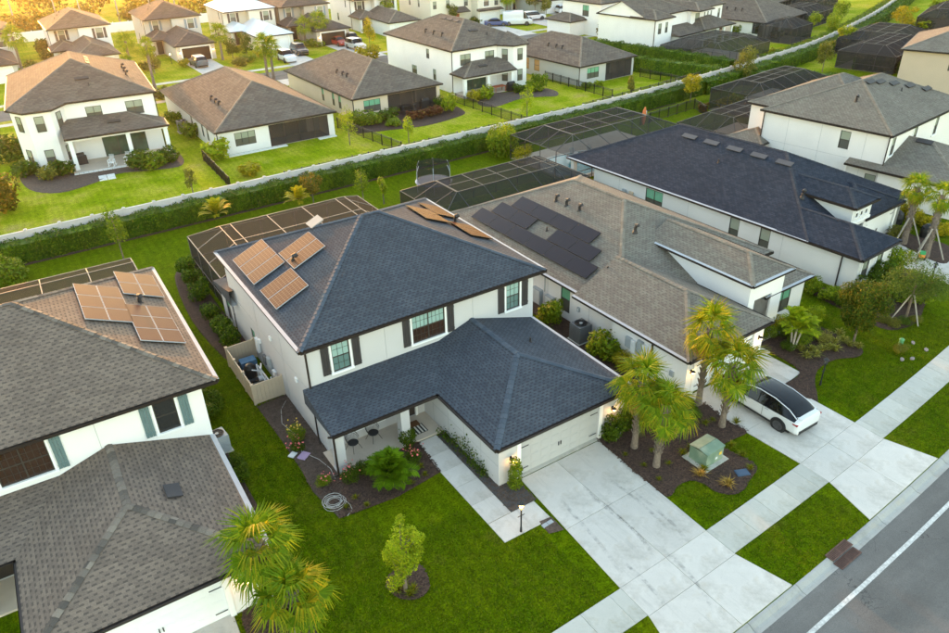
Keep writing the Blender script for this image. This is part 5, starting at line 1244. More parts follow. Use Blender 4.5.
def shrub_mesh(kind, mat, v):
    key = (kind,mat,v)
    if key in _VM: return _VM[key]
    if kind == 'round': V = blob(1500,lobes_round(1,1.6,7,v),0.17)
    elif kind == 'fine': V = blob(2400,lobes_round(1,1.6,8,v+9),0.11,0.5)
    elif kind == 'far': V = blob(520,lobes_round(1,1.6,7,v+5),0.30)
    elif kind == 'column': V = blob(1700,[(0,0,0.45,0.62,0.62,0.5),(0.05,0,1.2,0.6,0.58,0.6),(-0.04,0.03,1.9,0.45,0.48,0.5),(0.1,0.2,1.5,0.4,0.4,0.5)],0.15)
    elif kind == 'box': 
        n = 1700; P = RNG.uniform(-1,1,(n,3)); ax = RNG.integers(0,3,n); sg = RNG.choice([-1.0,1.0],n); P[np.arange(n),ax] = sg; P *= RNG.uniform(0.86,1.04,(n,1)); N = P*0.8+unit(n)*0.6; P = P*np.array([1,1,0.8])+np.array([0,0,0.8]); V = leaf_array(P,N,0.2)
    V[:,:,2] = np.maximum(V[:,:,2],0.01)
    _VM[key] = quads('shrub',V,mat,mesh_only=True); return _VM[key]
def shrub(label, pos, r, h=None, mat='leafdark', kind='round', group=None, v=None, name='shrub', sy=None):
    h = h or r*1.5; me = shrub_mesh(kind,mat,(random.randrange(3) if v is None else v)); o = link(name,me,None,(pos[0],pos[1],0.0),random.uniform(0,6.28) if kind != 'box' else 0.0)
    o.scale = (r,sy or r,h/1.6 if kind != 'column' else h/2.3); tag(o,label,'shrub',group); return o
def tree(label, base, h, cr, ch, mat, n=2200, leaf=0.16, bark='bark', tr=0.07, k=7, seed=0, stakes=False, name='young_tree', lobes=None, lean=(0,0), sm=1.0):
    g = random.Random(seed); t = thing(name,label,'tree',(base[0],base[1],0)); z0 = h-ch
    m = MB(); m.tube([(0,0,-0.05),(lean[0]*0.3,lean[1]*0.3,h*0.3),(lean[0]*0.7,lean[1]*0.7,h*0.62),(lean[0],lean[1],h*0.88)],[tr*1.35,tr,tr*0.75,tr*0.25],bark,7)
    L = lobes or [(lean[0],lean[1],z0+ch*0.55,cr*0.62*sm,cr*0.62*sm,ch*0.42)]
    for i in range(0 if lobes else k):
        a = 6.283*i/k+g.uniform(-0.5,0.5); q = cr*g.uniform(0.40,0.66); zz = z0+ch*g.uniform(0.16,0.86); sh = g.uniform(0.28,0.46)*(1.15-0.55*(zz-z0)/ch)*sm
        L.append((lean[0]+math.cos(a)*q,lean[1]+math.sin(a)*q,zz,cr*sh,cr*sh,ch*sh*0.55)); 
        m.tube([(lean[0]*0.5,lean[1]*0.5,max(zz-ch*0.28,h*0.2)),(lean[0]+math.cos(a)*q*0.8,lean[1]+math.sin(a)*q*0.8,zz)],[tr*0.4,tr*0.12],bark,5)
    m.build('trunk',t); quads('crown',blob(n,L,leaf,0.5,0.35),mat,t)
    if stakes:
        for i in range(3):
            a = i*2.1+0.4; s = MB(); s.bar((math.cos(a)*0.9,math.sin(a)*0.9,0),(math.cos(a)*0.1,math.sin(a)*0.1,h*0.42),0.06,'barkpale'); s.build('stake',t)
    return t
# ---- fan palms
def frond_mesh(v):
    g = np.random.default_rng(v); Q = []; nb = 30
    hx, hz = 0.80, 0.10
    for w in (-0.018,):
        for a, b in (((0,0),(0.4,0.09)),((0.4,0.09),(hx,hz))): Q.append([(a[0],w,a[1]),(a[0],-w,a[1]),(b[0],-w,b[1]),(b[0],w,b[1])])
    for i in range(nb):
        th = math.radians(-118+236*i/(nb-1)+g.uniform(-4,4)); L = (0.92-0.30*abs(th)/2.06)*g.uniform(0.88,1.1)
        dx, dy = math.cos(th), math.sin(th); fold = 0.16*abs(math.sin(th)); w = 0.031
        p0 = np.array([hx,0,hz]); p1 = np.array([hx+dx*L*0.52,dy*L*0.52,hz+fold*0.52+0.05]); dr = g.uniform(0.18,0.55); p2 = np.array([hx+dx*L*0.97,dy*L*0.97,hz+fold*0.6-dr]); n = np.array([-dy,dx,0])*w
        Q.append([p0-n*0.2,p0+n*0.2,p1+n,p1-n]); Q.append([p1-n,p1+n,p2+n*0.12,p2-n*0.12])
    return np.array([[tuple(c) for c in q] for q in Q],float)
FR = [quads('frond',frond_mesh(i),'palmleaf',mesh_only=True) for i in range(4)]; FW = [quads('frond',frond_mesh(i),'palmsungold',mesh_only=True) for i in range(4)]; FD = [quads('frond',frond_mesh(9+i),'palmdead',mesh_only=True) for i in range(2)]
def aim(o, az, el, roll, pos, sc):
    R = Matrix.Rotation(az,4,'Z') @ Matrix.Rotation(-el,4,'Y') @ Matrix.Rotation(roll,4,'X'); o.matrix_local = Matrix.Translation(pos) @ R @ Matrix.Diagonal((sc,sc,sc,1))
def sabal(label, base, h, lean=(0,0), cr=1.6, nf=34, dead=3, boots=True, tr=0.15, seed=0, stakes=False, group=None, warm=0.0):  # warm: share of fronds with the painted sun gold
    g = random.Random(seed); t = thing('fan_palm',label,'palm',(base[0],base[1],0),0,group); m = MB()
    pts = [(lean[0]*s*s,lean[1]*s*s,h*s) for s in (0,0.15,0.35,0.6,0.85,1.0)]; pts[0] = (0,0,-0.05)
    m.tube(pts,[tr*1.35,tr*1.05,tr*0.95,tr*0.95,tr*1.05,tr*0.9],'barkgrey',10)
    if boots:
        for i in range(70):
            s = 0.25+0.75*i/70; a = i*2.4; z = h*s; x = lean[0]*s*s; y = lean[1]*s*s; c, k = math.cos(a), math.sin(a)
            m.bar((x+c*tr*0.8,y+k*tr*0.8,z-0.10),(x+c*(tr+0.09),y+k*(tr+0.09),z+0.16),0.09,'barkgrey',0.03)
    m.build('trunk',t); top = Vector((lean[0],lean[1],h-0.03)); sc = cr/1.6
    for i in range(nf):
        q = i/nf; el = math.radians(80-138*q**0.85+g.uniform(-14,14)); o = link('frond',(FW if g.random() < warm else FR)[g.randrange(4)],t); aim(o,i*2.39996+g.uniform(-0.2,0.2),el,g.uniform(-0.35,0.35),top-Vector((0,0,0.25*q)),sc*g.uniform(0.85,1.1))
    for i in range(dead):
        o = link('dead_frond',FD[i%2],t); aim(o,g.uniform(0,6.28),math.radians(-68+g.uniform(-10,10)),0,top-Vector((0,0,0.35)),sc*0.8)
    if stakes:
        for i in range(3):
            a = i*2.1+0.9; s = MB(); s.bar((math.cos(a)*1.2,math.sin(a)*1.2,0),(math.cos(a)*0.15,math.sin(a)*0.15,h*0.5),0.08,'barkpale'); s.build('stake',t)
    return t
# ---- feather palms
def pinnate_mesh(v, nl=22, droop=0.55, lw=0.028):
    g = np.random.default_rng(v); Q = []
    pts = [np.array([math.sin(s*1.25)*1.05, 0, 0.75*s-droop*s*s*1.1]) for s in np.linspace(0,1,9)]
    for a, b in zip(pts,pts[1:]): Q.append([a+[0,0.012,0],a-[0,0.012,0],b-[0,0.010,0],b+[0,0.010,0]])
    for i in range(nl):
        s = 0.18+0.82*i/nl; k = min(int(s*8),7); p = pts[k]+(pts[k+1]-pts[k])*(s*8-k); d = pts[k+1]-pts[k]; d /= np.linalg.norm(d); L = 0.42*(1-0.55*abs(s-0.5)*1.3)
        for sg in (-1,1):
            e = d*0.55+np.array([0,sg*0.85,0.12]); e /= np.linalg.norm(e); q = p+e*L*g.uniform(0.85,1.1)+np.array([0,0,-0.12*L]); n = np.cross(e,[0,0,1]); n = n/np.linalg.norm(n)*lw; m_ = p+(q-p)*0.45
            Q.append([p,m_+n,q,m_-n])
    return np.array([[tuple(c) for c in q] for q in Q],float)
PF = {}
def feather(label, base, h, n, sc, mat, stems=0, seed=0, name='feather_palm', spread=(80,-10), stemh=None, group=None):
    g = random.Random(seed); t = thing(name,label,'palm',(base[0],base[1],0),0,group)
    if mat not in PF: PF[mat] = [quads('frond',pinnate_mesh(i) if mat != 'leaffern' else pinnate_mesh(i,64,0.6,0.008),mat,mesh_only=True) for i in range(3)]
    heads = [(0,0,h)]
    if stems:
        heads = []
        for i in range(stems):
            a = 6.283*i/stems+0.5; r = 0.35*h*0.5; x, y = math.cos(a)*r, math.sin(a)*r; hh = h*g.uniform(0.85,1.05); k = MB(); k.tube([(x*0.25,y*0.25,0),(x*0.6,y*0.6,hh*0.5),(x,y,hh)],[0.07,0.055,0.045],'barkpale',7); k.build('stem',t); heads.append((x,y,hh))
    for hd in heads:
        for i in range(n):
            q = i/n; o = link('frond',PF[mat][g.randrange(3)],t); aim(o,i*2.39996+g.uniform(-0.3,0.3),math.radians(spread[0]+(spread[1]-spread[0])*q+g.uniform(-8,8)),g.uniform(-0.2,0.2),Vector(hd),sc*g.uniform(0.8,1.15))
    return t
def tuft_mesh(v, nb=46, w=0.03, arch=0.5):
    g = np.random.default_rng(v); Q = []
    for i in range(nb):
        a = g.uniform(0,6.28); e = g.uniform(0.15,1.0); L = g.uniform(0.7,1.1); c, s = math.cos(a), math.sin(a); r = e*L*0.8; p1 = np.array([c*r*0.45,s*r*0.45,L*(1-e*0.35)*0.62]); p2 = np.array([c*r,s*r,L*(1-e*arch)*0.8]); n = np.array([-s,c,0])*w
        p0 = np.array([c*0.03,s*0.03,0]); Q.append([p0-n,p0+n,p1+n,p1-n]); Q.append([p1-n,p1+n,p2+n*0.1,p2-n*0.1])
    return np.array([[tuple(x) for x in q] for q in Q],float)
TM = {}
def tuft(label, pos, r, mat='tuft', group=None, name='grass_clump', cat='grass clump', wide=0.03):
    key = (mat,wide)
    if key not in TM: TM[key] = [quads('tuft',tuft_mesh(i,46,wide),mat,mesh_only=True) for i in range(3)]
    o = link(name,random.choice(TM[key]),None,(pos[0],pos[1],0.02),random.uniform(0,6.28)); o.scale = (r,r,r*random.uniform(0.8,1.0)); tag(o,label,cat,group); return o
def hedge(label, PL, w, h, dens=110, leaf=0.16, mat='leafhedge', smooth=True):
    PLs = smooth_line(PL) if smooth and len(PL) > 2 else PL
    segs = [(np.array(a),np.array(b)) for a,b in zip(PLs,PLs[1:])]; Ls = np.array([np.linalg.norm(b-a) for a,b in segs]); tot = Ls.sum()
    n = int(tot*(w+2*h)*dens); idx = RNG.choice(len(segs),n,p=Ls/tot); t = RNG.uniform(0,1,n)
    A = np.array([s[0] for s in segs])[idx]; B = np.array([s[1] for s in segs])[idx]; c = A+(B-A)*t[:,None]; d = (B-A)/np.linalg.norm(B-A,axis=1,keepdims=True); nr = np.stack([-d[:,1],d[:,0]],1)
    u = RNG.uniform(0,w+2*h,n); off = np.where(u < w,u-w/2,np.where(u < w+h,-w/2,w/2)); z = np.where(u < w,h,np.where(u < w+h,u-w,u-w-h)); s_ = np.cumsum(np.r_[0,Ls])[idx]+t*Ls[idx]
    wob = 0.10*np.sin(s_*1.7)+0.07*np.sin(s_*4.1+1)+0.05*np.sin(s_*9.3); off = off*(1+0.10*np.sin(s_*2.3)+0.06*np.sin(s_*6.7))*RNG.uniform(0.86,1.06,n); z = z*(0.97+wob*0.6)*RNG.uniform(0.93,1.04,n)
    N = np.concatenate([nr*np.sign(off)[:,None]*np.where(u < w,0.15,1.0)[:,None],np.where(u < w,1.0,0.25)[:,None]],1)+unit(n)*0.65
    P = np.concatenate([c+nr*off[:,None],z[:,None]],1); V = leaf_array(P,N,leaf); V[:,:,2] = np.maximum(V[:,:,2],0.01)
    root = thing('hedge',label,'hedge'); quads('leaves',V,mat,root)
    k = MB()
    for a, b in segs:
        dd = (b-a)/np.linalg.norm(b-a); nn = np.array([-dd[1],dd[0]])*(w/2-0.16); hh = h-0.17; q = [a-nn,b-nn,b+nn,a+nn]
        for i in range(4):
            if i in (1,3): continue
            e, f_ = q[i], q[(i+1)%4]; k.poly([(*e,0),(*f_,0),(*f_,hh),(*e,hh)],mat)
        k.poly([(*e_,hh) for e_ in q],mat)
    k.build('inner_growth',root); return root

# ------------------------------------------------------------------ hedges
def woff(x0, x1, off, n=10):
    out = []
    for x in np.linspace(x0,x1,n):
        for a, b in zip(WLs,WLs[1:]):
            if a[0] <= x <= b[0]: out.append((x, a[1]+(b[1]-a[1])*(x-a[0])/(b[0]-a[0])+off)); break
    return out
bed(woff(-11,73,-2.12,10)+woff(-11,73,-1.2,10)[::-1],'mulch',soft=False)
hedge('long clipped green hedge in front of the boundary wall, left and centre',woff(-11,79.5,-1.15,14),1.5,1.75,dens=150,leaf=0.16)
hedge('clipped hedge following the curving wall at upper right',woff(79,185,-1.5,14),1.7,1.8,dens=70,leaf=0.24)
hedge('low yellow green hedge on the far side of the curving wall',woff(99,185,1.6,12),1.6,1.5,dens=60,leaf=0.25,mat='leafmid')
hedge('tall clipped hedge nearer the white gable house',[(86.9,96.5),(88.6,88),(90.2,79),(91.0,72.0)],1.5,2.1,dens=110,leaf=0.2)
hedge('tall clipped hedge along the grey ranch garden',[(81.5,85.5),(83.2,79),(85.0,73.2),(85.9,69.8)],1.6,2.1,dens=110,leaf=0.2)
hedge('clipped hedge running down from the wall between two pool screens',[(87.6,67.2),(89.8,63.4),(92.2,60.6),(95.5,56.0)],1.6,2.0,dens=110,leaf=0.19)
hedge('row of dark clipped shrubs along the black pool screen at right',[(107.3,63.4),(109.2,59.4),(111.0,55.4),(112.4,52.6)],1.4,1.7,dens=110,leaf=0.24,mat='leafdark')
# ------------------------------------------------------------------ palms near the house
def P2(a): p = at(*a); return (p.x,p.y)
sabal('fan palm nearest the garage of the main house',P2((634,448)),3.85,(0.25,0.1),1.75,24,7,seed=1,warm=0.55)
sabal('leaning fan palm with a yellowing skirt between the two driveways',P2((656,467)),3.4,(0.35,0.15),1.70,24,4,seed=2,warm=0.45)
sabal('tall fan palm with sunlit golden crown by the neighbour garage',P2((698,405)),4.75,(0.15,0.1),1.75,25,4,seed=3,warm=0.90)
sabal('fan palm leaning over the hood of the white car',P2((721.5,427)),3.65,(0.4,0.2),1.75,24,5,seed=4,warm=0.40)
sabal('large fan palm above the left garage driveway, bottom left',(3.35,20.9),3.9,(0.15,-0.15),1.75,25,3,seed=5,warm=0.12)
sabal('lower fan palm with thick trunk at the bottom left edge',(3.75,19.3),2.6,(0.2,-0.3),1.65,24,5,seed=6,warm=0.25)
sabal('staked fan palm nearer the dark roofed house at right edge',P2((903,244)),4.4,(0.5,0.35),1.35,22,6,seed=7,tr=0.22,stakes=True)
sabal('staked fan palm at the right edge of the picture',P2((925,257)),4.6,(0.7,0.4),1.35,22,6,seed=8,tr=0.22,stakes=True)
# far palms
for i,(b,h,cr,lab) in enumerate((((25,78),6.2,2.2,'large fan palm in the glow before the grey house, upper left'),((132,71),4.6,1.7,'fan palm beside the driveway of the warm grey far house'),((155,88),6.0,1.5,'slender fan palm next to the roof of the white bay house'),((223,60),4.4,2.0,'golden fan palm left of the white roofed far house'),((268,79),5.0,2.0,'left palm of the pair before the white roofed house'),((274,79),4.6,1.9,'right palm of the pair before the white roofed house'),((306,46),3.6,2.0,'fan palm left of the taupe house drive'),((321,45),4.2,2.2,'fan palm in front of the open garage of the taupe house'),((388,28),5.2,1.9,'fan palm over the brown garage roof of the white far house'),((489,21),4.0,2.3,'bushy fan palm right of the cream house at top'),((507,22),5.0,2.2,'fan palm beside the white van at the top'),((131,84),3.4,1.2,'short fan palm on the grass verge near the bay house roof'))):
    sabal(lab,P2(b),h,(0.1,0),cr,22,0,False,0.2,20+i)
feather('big soft feathery plant in the front bed beside the porch',P2((391,484)),0.45,72,1.22,'leaffern',seed=1,spread=(88,5))
feather('clump of small palms with three pale stems by the neighbour entry',P2((792,350)),1.7,11,0.95,'leaflime',stems=4,seed=2)
feather('bright yellow green palm before the hedge, left one',P2((219,226)),1.0,20,1.25,'leafyellow',seed=3)
feather('bright yellow green palm behind the pool screen ridge',P2((301,212)),1.0,18,1.2,'leafyellow',seed=4)
# ------------------------------------------------------------------ trees
tree('young lime green tree in a mulch ring on the front lawn',P2((406,592)),4.0,1.25,3.5,'leaflime',5200,0.10,seed=1,k=20,sm=0.62)
tree('dense dark green tree with amber top on the neighbour lawn',P2((853,343)),4.5,1.8,4.2,'leafbronze',15000,0.13,seed=2,k=10,tr=0.06)
tree('loose grey green staked tree right of the amber tree',P2((905,320)),4.4,2.3,3.2,'leafblue',9000,0.11,seed=3,k=10,stakes=True)
FT = [((124,260),4.4,0.9,2.8,'leafmid','slim young tree on the strip of lawn below the hedge at left'),((364,206),3.6,0.9,2.7,'leafmid','slim young tree behind the navy roof near the hedge'),((384,204),2.6,0.5,1.8,'leaflime','sapling right of the slim tree behind the navy roof'),((314,205),3.0,1.4,2.2,'leafamber','brown green tree against the hedge behind the pool screen'),((690,103),3.6,1.5,2.6,'leafyellow','yellow tree before the hedge right of centre'),((744,84),5.2,1.9,4.3,'leafolive','grey olive tree where the hedges meet'),((822,72),4.5,1.4,3.4,'leafolive','thin reddish olive tree in the garden below the curving wall'),((843,52),4.4,2.0,3.4,'leaflime','bright lime tree beside the black pool screens'),((350,145),4.6,1.1,3.6,'leaflime','young tree at the fence between the two ranch houses'),((409,143),3.2,0.9,2.3,'leaflime','small lime tree in a mulch ring on the tan ranch lawn'),((527,122),4.6,1.1,3.6,'leaflime','upright young tree on the lawn of the white bay house'),((194,197),3.0,0.7,1.9,'leafolive','nearly bare sapling on the lawn of the left bay house'),((630,100),3.2,0.6,2.2,'leafolive','thin sapling by the wall on the grey ranch lawn'),((370,48),5.5,1.3,4.6,'leafyellow','tall amber tree beside the white far house'),((155,74),4.6,1.4,3.6,'leafolive','thin tree in front of the warm grey far house'),((233,58),3.6,1.6,3.0,'leafdark','left tree before the cream house with white roof'),((247,56),4.2,1.6,3.6,'leafdark','right tree before the cream house with white roof'),((453,26),4.4,1.5,3.4,'leafblue','pale green tree before the cream house at top centre'),((838,28),5.0,2.0,4.0,'leafmid','round tree left of the curving wall at top right'),((829,38),4.4,1.5,3.6,'leaflime','lime tree on the lawn left of the curving wall'),((812,30),3.4,1.6,3.0,'leaflime','pale shrub tree beside the small black pool screen'),((900,32),4.5,2.4,3.6,'leafyellow','yellow tree near the horizon right of the wall'),((535,14),6.5,2.6,5.4,'leafolive','rounded tree behind the white cars at the top'),((546,16),4.2,1.6,3.4,'leafolive','small dark tree on the grass island at the top'),((940,20),4.0,2.6,3.4,'leafmid','tree at the top right corner')]
for i,(b,h,cr,ch,m,lab) in enumerate(FT):
    far = b[1] < 110; tree(lab,P2(b),h,cr,ch,m,int(900*(1 if not far else 0.8)*max(cr,0.8)),0.17 if not far else 0.30,seed=30+i,k=7,tr=0.05)
# amber bushes at the left edge
for (b,r,h,m,lab) in (((3,214),2.2,3.6,'leafamber','amber lit bush cut by the left edge below the bay house'),((16,160),2.4,2.6,'leafdark','dark hedge shrub left of the bay house')): shrub(lab,P2(b),r,h,m,'round')
# ------------------------------------------------------------------ shrubs
SH = [
((550,324),1.05,1.75,'leafmid','round','round green shrub nearer the back between the main house and neighbour'),((604,358),1.25,2.0,'leafmid','round','big round green shrub right of the air conditioner'),((622,368),0.75,1.2,'leafyellow','fine','yellow green shrub below the meter boxes'),
((515,488),0.60,1.8,'leafmid','column','narrow upright shrub at the left garage corner'),((612,440),0.75,1.5,'leafdark','round','green shrub at the right garage corner under the palm'),((625,428),0.8,1.3,'leafdark','round','green shrub behind the first palm trunk'),
((408,445),0.55,1.15,'leafdark','round','broad leaved plant at the porch post'),((350,480),0.55,0.75,'leafdark','fine','low flowering shrub at the porch corner post'),((366,473),0.6,0.8,'leafdark','fine','low shrub between corner post and feathery plant'),((414,462),0.5,0.7,'leafdark','fine','flowering shrub right of the feathery plant'),((325,485),0.45,0.6,'leafmid','fine','small flowering shrub at the downspout'),((297,440),0.55,0.8,'leafmid','fine','flowering shrub against the side wall of the main house'),((298,450),0.45,0.5,'leafdark','fine','low red flowered shrub by the side wall'),
((196,394),0.7,1.0,'leafdark','round','dark shrub at the corner of the left house'),((207,418),0.8,1.1,'leafdark','round','dark shrub beside the left house air conditioner'),((238,470),0.55,0.9,'leafdark','round','shrub below the left house gutter'),
((187,275),0.8,1.5,'leafhedge','round','shrub nearest the hedge in the row beside the pool screen'),((194,287),0.85,1.5,'leafhedge','round','second shrub of the row beside the pool screen'),((202,299),0.85,1.4,'leafhedge','round','third shrub of the row beside the pool screen'),((212,318),0.8,1.2,'leafhedge','round','fourth shrub of the row, by the small back roof'),((222,333),0.85,1.3,'leafhedge','round','fifth shrub of the row, above the tan enclosure'),((231,345),0.85,1.4,'leafhedge','round','last shrub of the row, touching the tan enclosure'),
((775,330),0.8,1.1,'leafyellow','fine','yellow shrub at the neighbour entry wall'),((783,337),0.7,0.9,'leafdark','fine','dark low shrub by the neighbour entry'),((812,322),0.8,1.3,'leaflime','fine','lime shrub behind the small palm clump'),((787,350),0.6,0.7,'leafdark','fine','rounded dark shrub under the small palms'),((806,338),0.8,1.2,'leafmid','fine','soft green shrub right of the small palms'),
((812,293),0.7,1.2,'leafmid','round','green shrub at the back corner of the neighbour side bed'),((828,300),0.8,1.1,'leafmid','round','green shrub below the dark roofed side wall'),((842,306),0.7,0.9,'leafdark','round','dark shrub near the downspout of the dark roofed house'),((878,285),1.2,1.9,'leafdark','round','big dark bush before the windows of the dark roofed house'),((890,272),1.2,2.0,'leafmid','round','green bush at the corner of the pale driveway'),((812,318),0.5,0.7,'leafvar','fine','pale shrub on the bed edge by the neighbour wall'),
((884,322),0.5,0.5,'leafolive','fine','low rounded shrub left of the staked tree'),((892,326),0.5,0.5,'leafolive','fine','low rounded shrub at the foot of the staked tree'),((904,325),0.5,0.5,'leafdark','fine','dark low shrub in front of the staked tree'),((915,322),0.5,0.5,'leafolive','fine','low rounded shrub right of the staked tree'),
((900,216),0.9,1.2,'leafyellow','round','yellow shrub nearest the garage along the white side wall'),((913,222),0.9,1.2,'leafyellow','round','second yellow shrub along the white side wall'),((927,229),0.9,1.1,'leafyellow','round','third yellow shrub along the white side wall'),((941,236),0.9,1.1,'leafyellow','round','yellow shrub at the right edge by the white wall'),((897,238),0.9,1.1,'leafolive','fine','brownish shrub beside the staked palms'),
((643,212),0.6,1.0,'leaflime','round','lime shrub by the double window of the dark roofed house'),((652,214),0.6,0.9,'leaflime','round','lime shrub right of the double window'),((727,243),0.5,0.9,'leaflime','round','small lime shrub below the narrow side windows'),((588,186),0.6,0.8,'leaflime','round','small shrub at the back corner of the dark roofed house'),((565,187),0.7,1.2,'leaflime','fine','yellow green plants beside the turquoise pool'),
((498,158),1.5,3.2,'leafmid','round','tall green bush between hedge and pool screen'),((508,150),1.3,3.0,'leaflime','round','lime bush behind the tall green bush'),((522,162),1.2,1.8,'leafyellow','fine','yellow flowering bush beside the pool screen'),
((703,112),0.7,1.2,'leafred','far','small red leaved shrub before the hedge'),((722,108),1.3,1.2,'leafyellow','far','yellow bushes along the grey pool screen'),((735,104),1.2,1.3,'leaflime','far','lime bushes along the grey pool screen'),
((28,176),1.5,1.8,'leafdark','far','dark shrub at the left end of the bay window bed'),((50,180),1.2,1.6,'leafolive','far','olive shrub in the middle of the bay window bed'),((66,176),1.4,1.7,'leafdark','far','dark shrub at the porch end of the bay window bed'),((140,170),1.5,2.0,'leafdark','far','dark red green shrub right of the porch steps'),((155,168),1.5,1.9,'leafmid','far','green shrub at the right porch post'),((168,162),1.3,1.7,'leafdark','far','dark shrub at the right end of the porch bed'),
((217,160),1.7,2.2,'leaflime','far','big lime shrub at the corner of the broad roofed ranch'),((178,124),1.3,1.7,'leafmid','far','round shrub left of the side air conditioner'),((193,138),1.4,1.9,'leafmid','far','round shrub right of the side air conditioner'),((250,175),1.4,1.3,'leafyellow','far','yellow shrub by the wall behind the broad roofed ranch'),((162,100),1.6,1.8,'leafolive','far','olive grass shrub by the street between the far houses'),
((357,125),1.6,1.7,'leafmid','far','green shrub at the left of the tan ranch bed'),((372,124),1.6,1.6,'leafmid','far','green shrub under the green windows'),((388,121),1.5,1.6,'leafdark','far','dark green shrub beside the tan ranch screen'),((394,126),1.1,1.0,'leafmid','far','low green shrub at the front of the tan ranch bed'),((412,120),0.9,1.2,'leafred','far','first reddish shrub of the tan ranch bed'),((421,119),0.9,1.2,'leafred','far','second reddish shrub of the tan ranch bed'),((430,117),0.9,1.2,'leafred','far','third reddish shrub of the tan ranch bed'),((438,115),0.9,1.2,'leafred','far','last reddish shrub of the tan ranch bed'),((450,112),1.1,2.2,'leaflime','far','upright lime shrub right of the reddish shrubs'),((441,108),1.2,1.4,'leafdark','far','dark shrub at the corner of the tan ranch'),
((474,101),1.2,1.5,'leafyellow','far','yellow shrub at the porch corner of the white bay house'),((486,100),1.3,1.8,'leaflime','far','lime shrub before the porch post of the white bay house'),((520,93),1.1,1.2,'leafdark','far','dark shrub at the foot of the bay'),((534,92),1.3,1.6,'leafmid','far','green shrub right of the bay'),((541,90),1.3,2.4,'leafmid','far','taller green shrub by the fence of the bay house'),((586,88),0.9,0.8,'leafmid','far','small shrub below the grey ranch window'),((599,86),0.9,0.8,'leaflime','far','small lime shrub at the grey ranch porch'),
((606,37),2.2,3.0,'leafamber','far','amber bush over the ridge of the grey ranch'),((615,42),2.0,2.6,'leafolive','far','olive bush at the end of the tall hedge'),((368,60),2.2,2.4,'leafyellow','far','big yellow bush behind the tan ranch roof'),((395,42),1.8,1.6,'leaflime','far','lime shrub at the white far house garage'),((262,57),1.6,1.3,'leafyellow','far','yellow shrub before the white roofed house'),((250,62),1.6,1.3,'leafmid','far','low green shrub before the cream house'),((240,66),1.6,1.4,'leafolive','far','olive grass shrub on the cream house lawn'),((150,70),1.8,1.6,'leafolive','far','olive bush by the warm grey house porch'),((184,67),1.0,1.4,'leafyellow','far','small yellow shrub at the open garage corner'),((35,75),1.5,2.4,'leafdark','far','dark bush by the grey house at upper left'),((45,55),1.7,3.0,'leafdark','far','dark round bush between the two left far houses'),((50,62),1.6,2.2,'leafdark','far','lower dark bush between the two left far houses'),((315,46),2.4,1.4,'leafmid','far','green ground shrubs beside the taupe house'),((775,58),1.6,1.6,'leafyellow','far','yellow green bush at the end of the long pool screen'),((776,38),1.3,1.3,'leafmid','far','clipped shrub in front of the corner pool screen'),((735,36),1.1,1.9,'leafmid','far','upright green shrub before the ranch wall'),((750,36),2.0,1.2,'leafmid','far','low clipped shrubs beside the ranch porch'),((803,26),1.6,1.8,'leafmid','far','clipped dark shrub beside the small pool screen'),((820,22),1.8,2.0,'leafdark','far','round dark shrub right of the small pool screen'),((920,30),2.4,2.0,'leaflime','far','lime shrubs near the pale patch of lawn'),((14,283),1.5,2.0,'leafmid','round','lime shrub before the hedge at the left edge'),((862,42),1.7,2.2,'leafyellow','far','yellow shrub against the black pool screen'),((475,24),1.5,1.6,'leafdark','far','dark shrubs at the cream house garage'),((578,10),1.6,2.2,'leafdark','far','dark shrub by the top row driveway')]
SH += [((798,346),0.7,0.9,'leafmid','fine','soft green shrub left of the variegated clumps'),((822,342),0.6,0.7,'leafvar','fine','cream mottled shrub in the middle of the neighbour bed'),((768,338),0.6,0.9,'leafmid','fine','green shrub at the walk corner by the neighbour entry'),
((858,304),0.9,1.3,'leafdark','round','dark shrub at the front corner of the dark roofed house'),((868,296),1.0,1.6,'leafdark','round','dark bush below the first front window'),((897,300),1.1,1.6,'leafmid','round','green bush behind the staked tree'),((917,304),1.0,1.4,'leafmid','round','green bush by the lamp post of the dark roofed house'),
((690,418),0.7,0.8,'leafdark','fine','low dark shrub between the two tall palms'),((668,430),0.8,0.7,'leafmid','fine','low green ground cover behind the leaning palm'),((646,424),0.8,0.8,'leafdark','fine','dark low shrub behind the first palm'),
((900,352),0.5,0.6,'leafolive','fine','brown green tuft shrub at the foot of the green pedestal'),((243,480),0.5,0.8,'leafdark','round','second shrub below the left house gutter'),((214,406),0.7,1.0,'leafdark','round','shrub between the two dark shrubs beside the left house')]
for (b,r,h,m,kd,lab) in SH: shrub(lab,P2(b),r,h,m,kd)
# vines and small plants along the garage wall
for i,yy in enumerate((26.0,25.1,24.2,23.4,22.7)):
    g = np.random.default_rng(60+i); n = 150; H = (0.5,0.9,1.2,0.9,0.8)[i]
    P = np.stack([g.uniform(-0.35,0.05,n)*(1-0.0),g.normal(0,0.28,n),np.abs(g.normal(0,H*0.45,n))],1); P[:,0] = np.where(P[:,2] > 0.5,-0.04-np.abs(P[:,0])*0.15,P[:,0])
    o = quads('climbing_vine',leaf_array(P,unit(n)+np.array([-0.5,0,0.4]),0.13),'leafdark',None,(14.74,yy,0.04)); tag(o,('small climbing plant on the garage side wall nearest the porch','second climbing plant along the garage side wall','middle climbing plant, tallest on the garage side wall','fourth climbing plant along the garage side wall','last climbing plant near the garage front corner')[i],'vine')
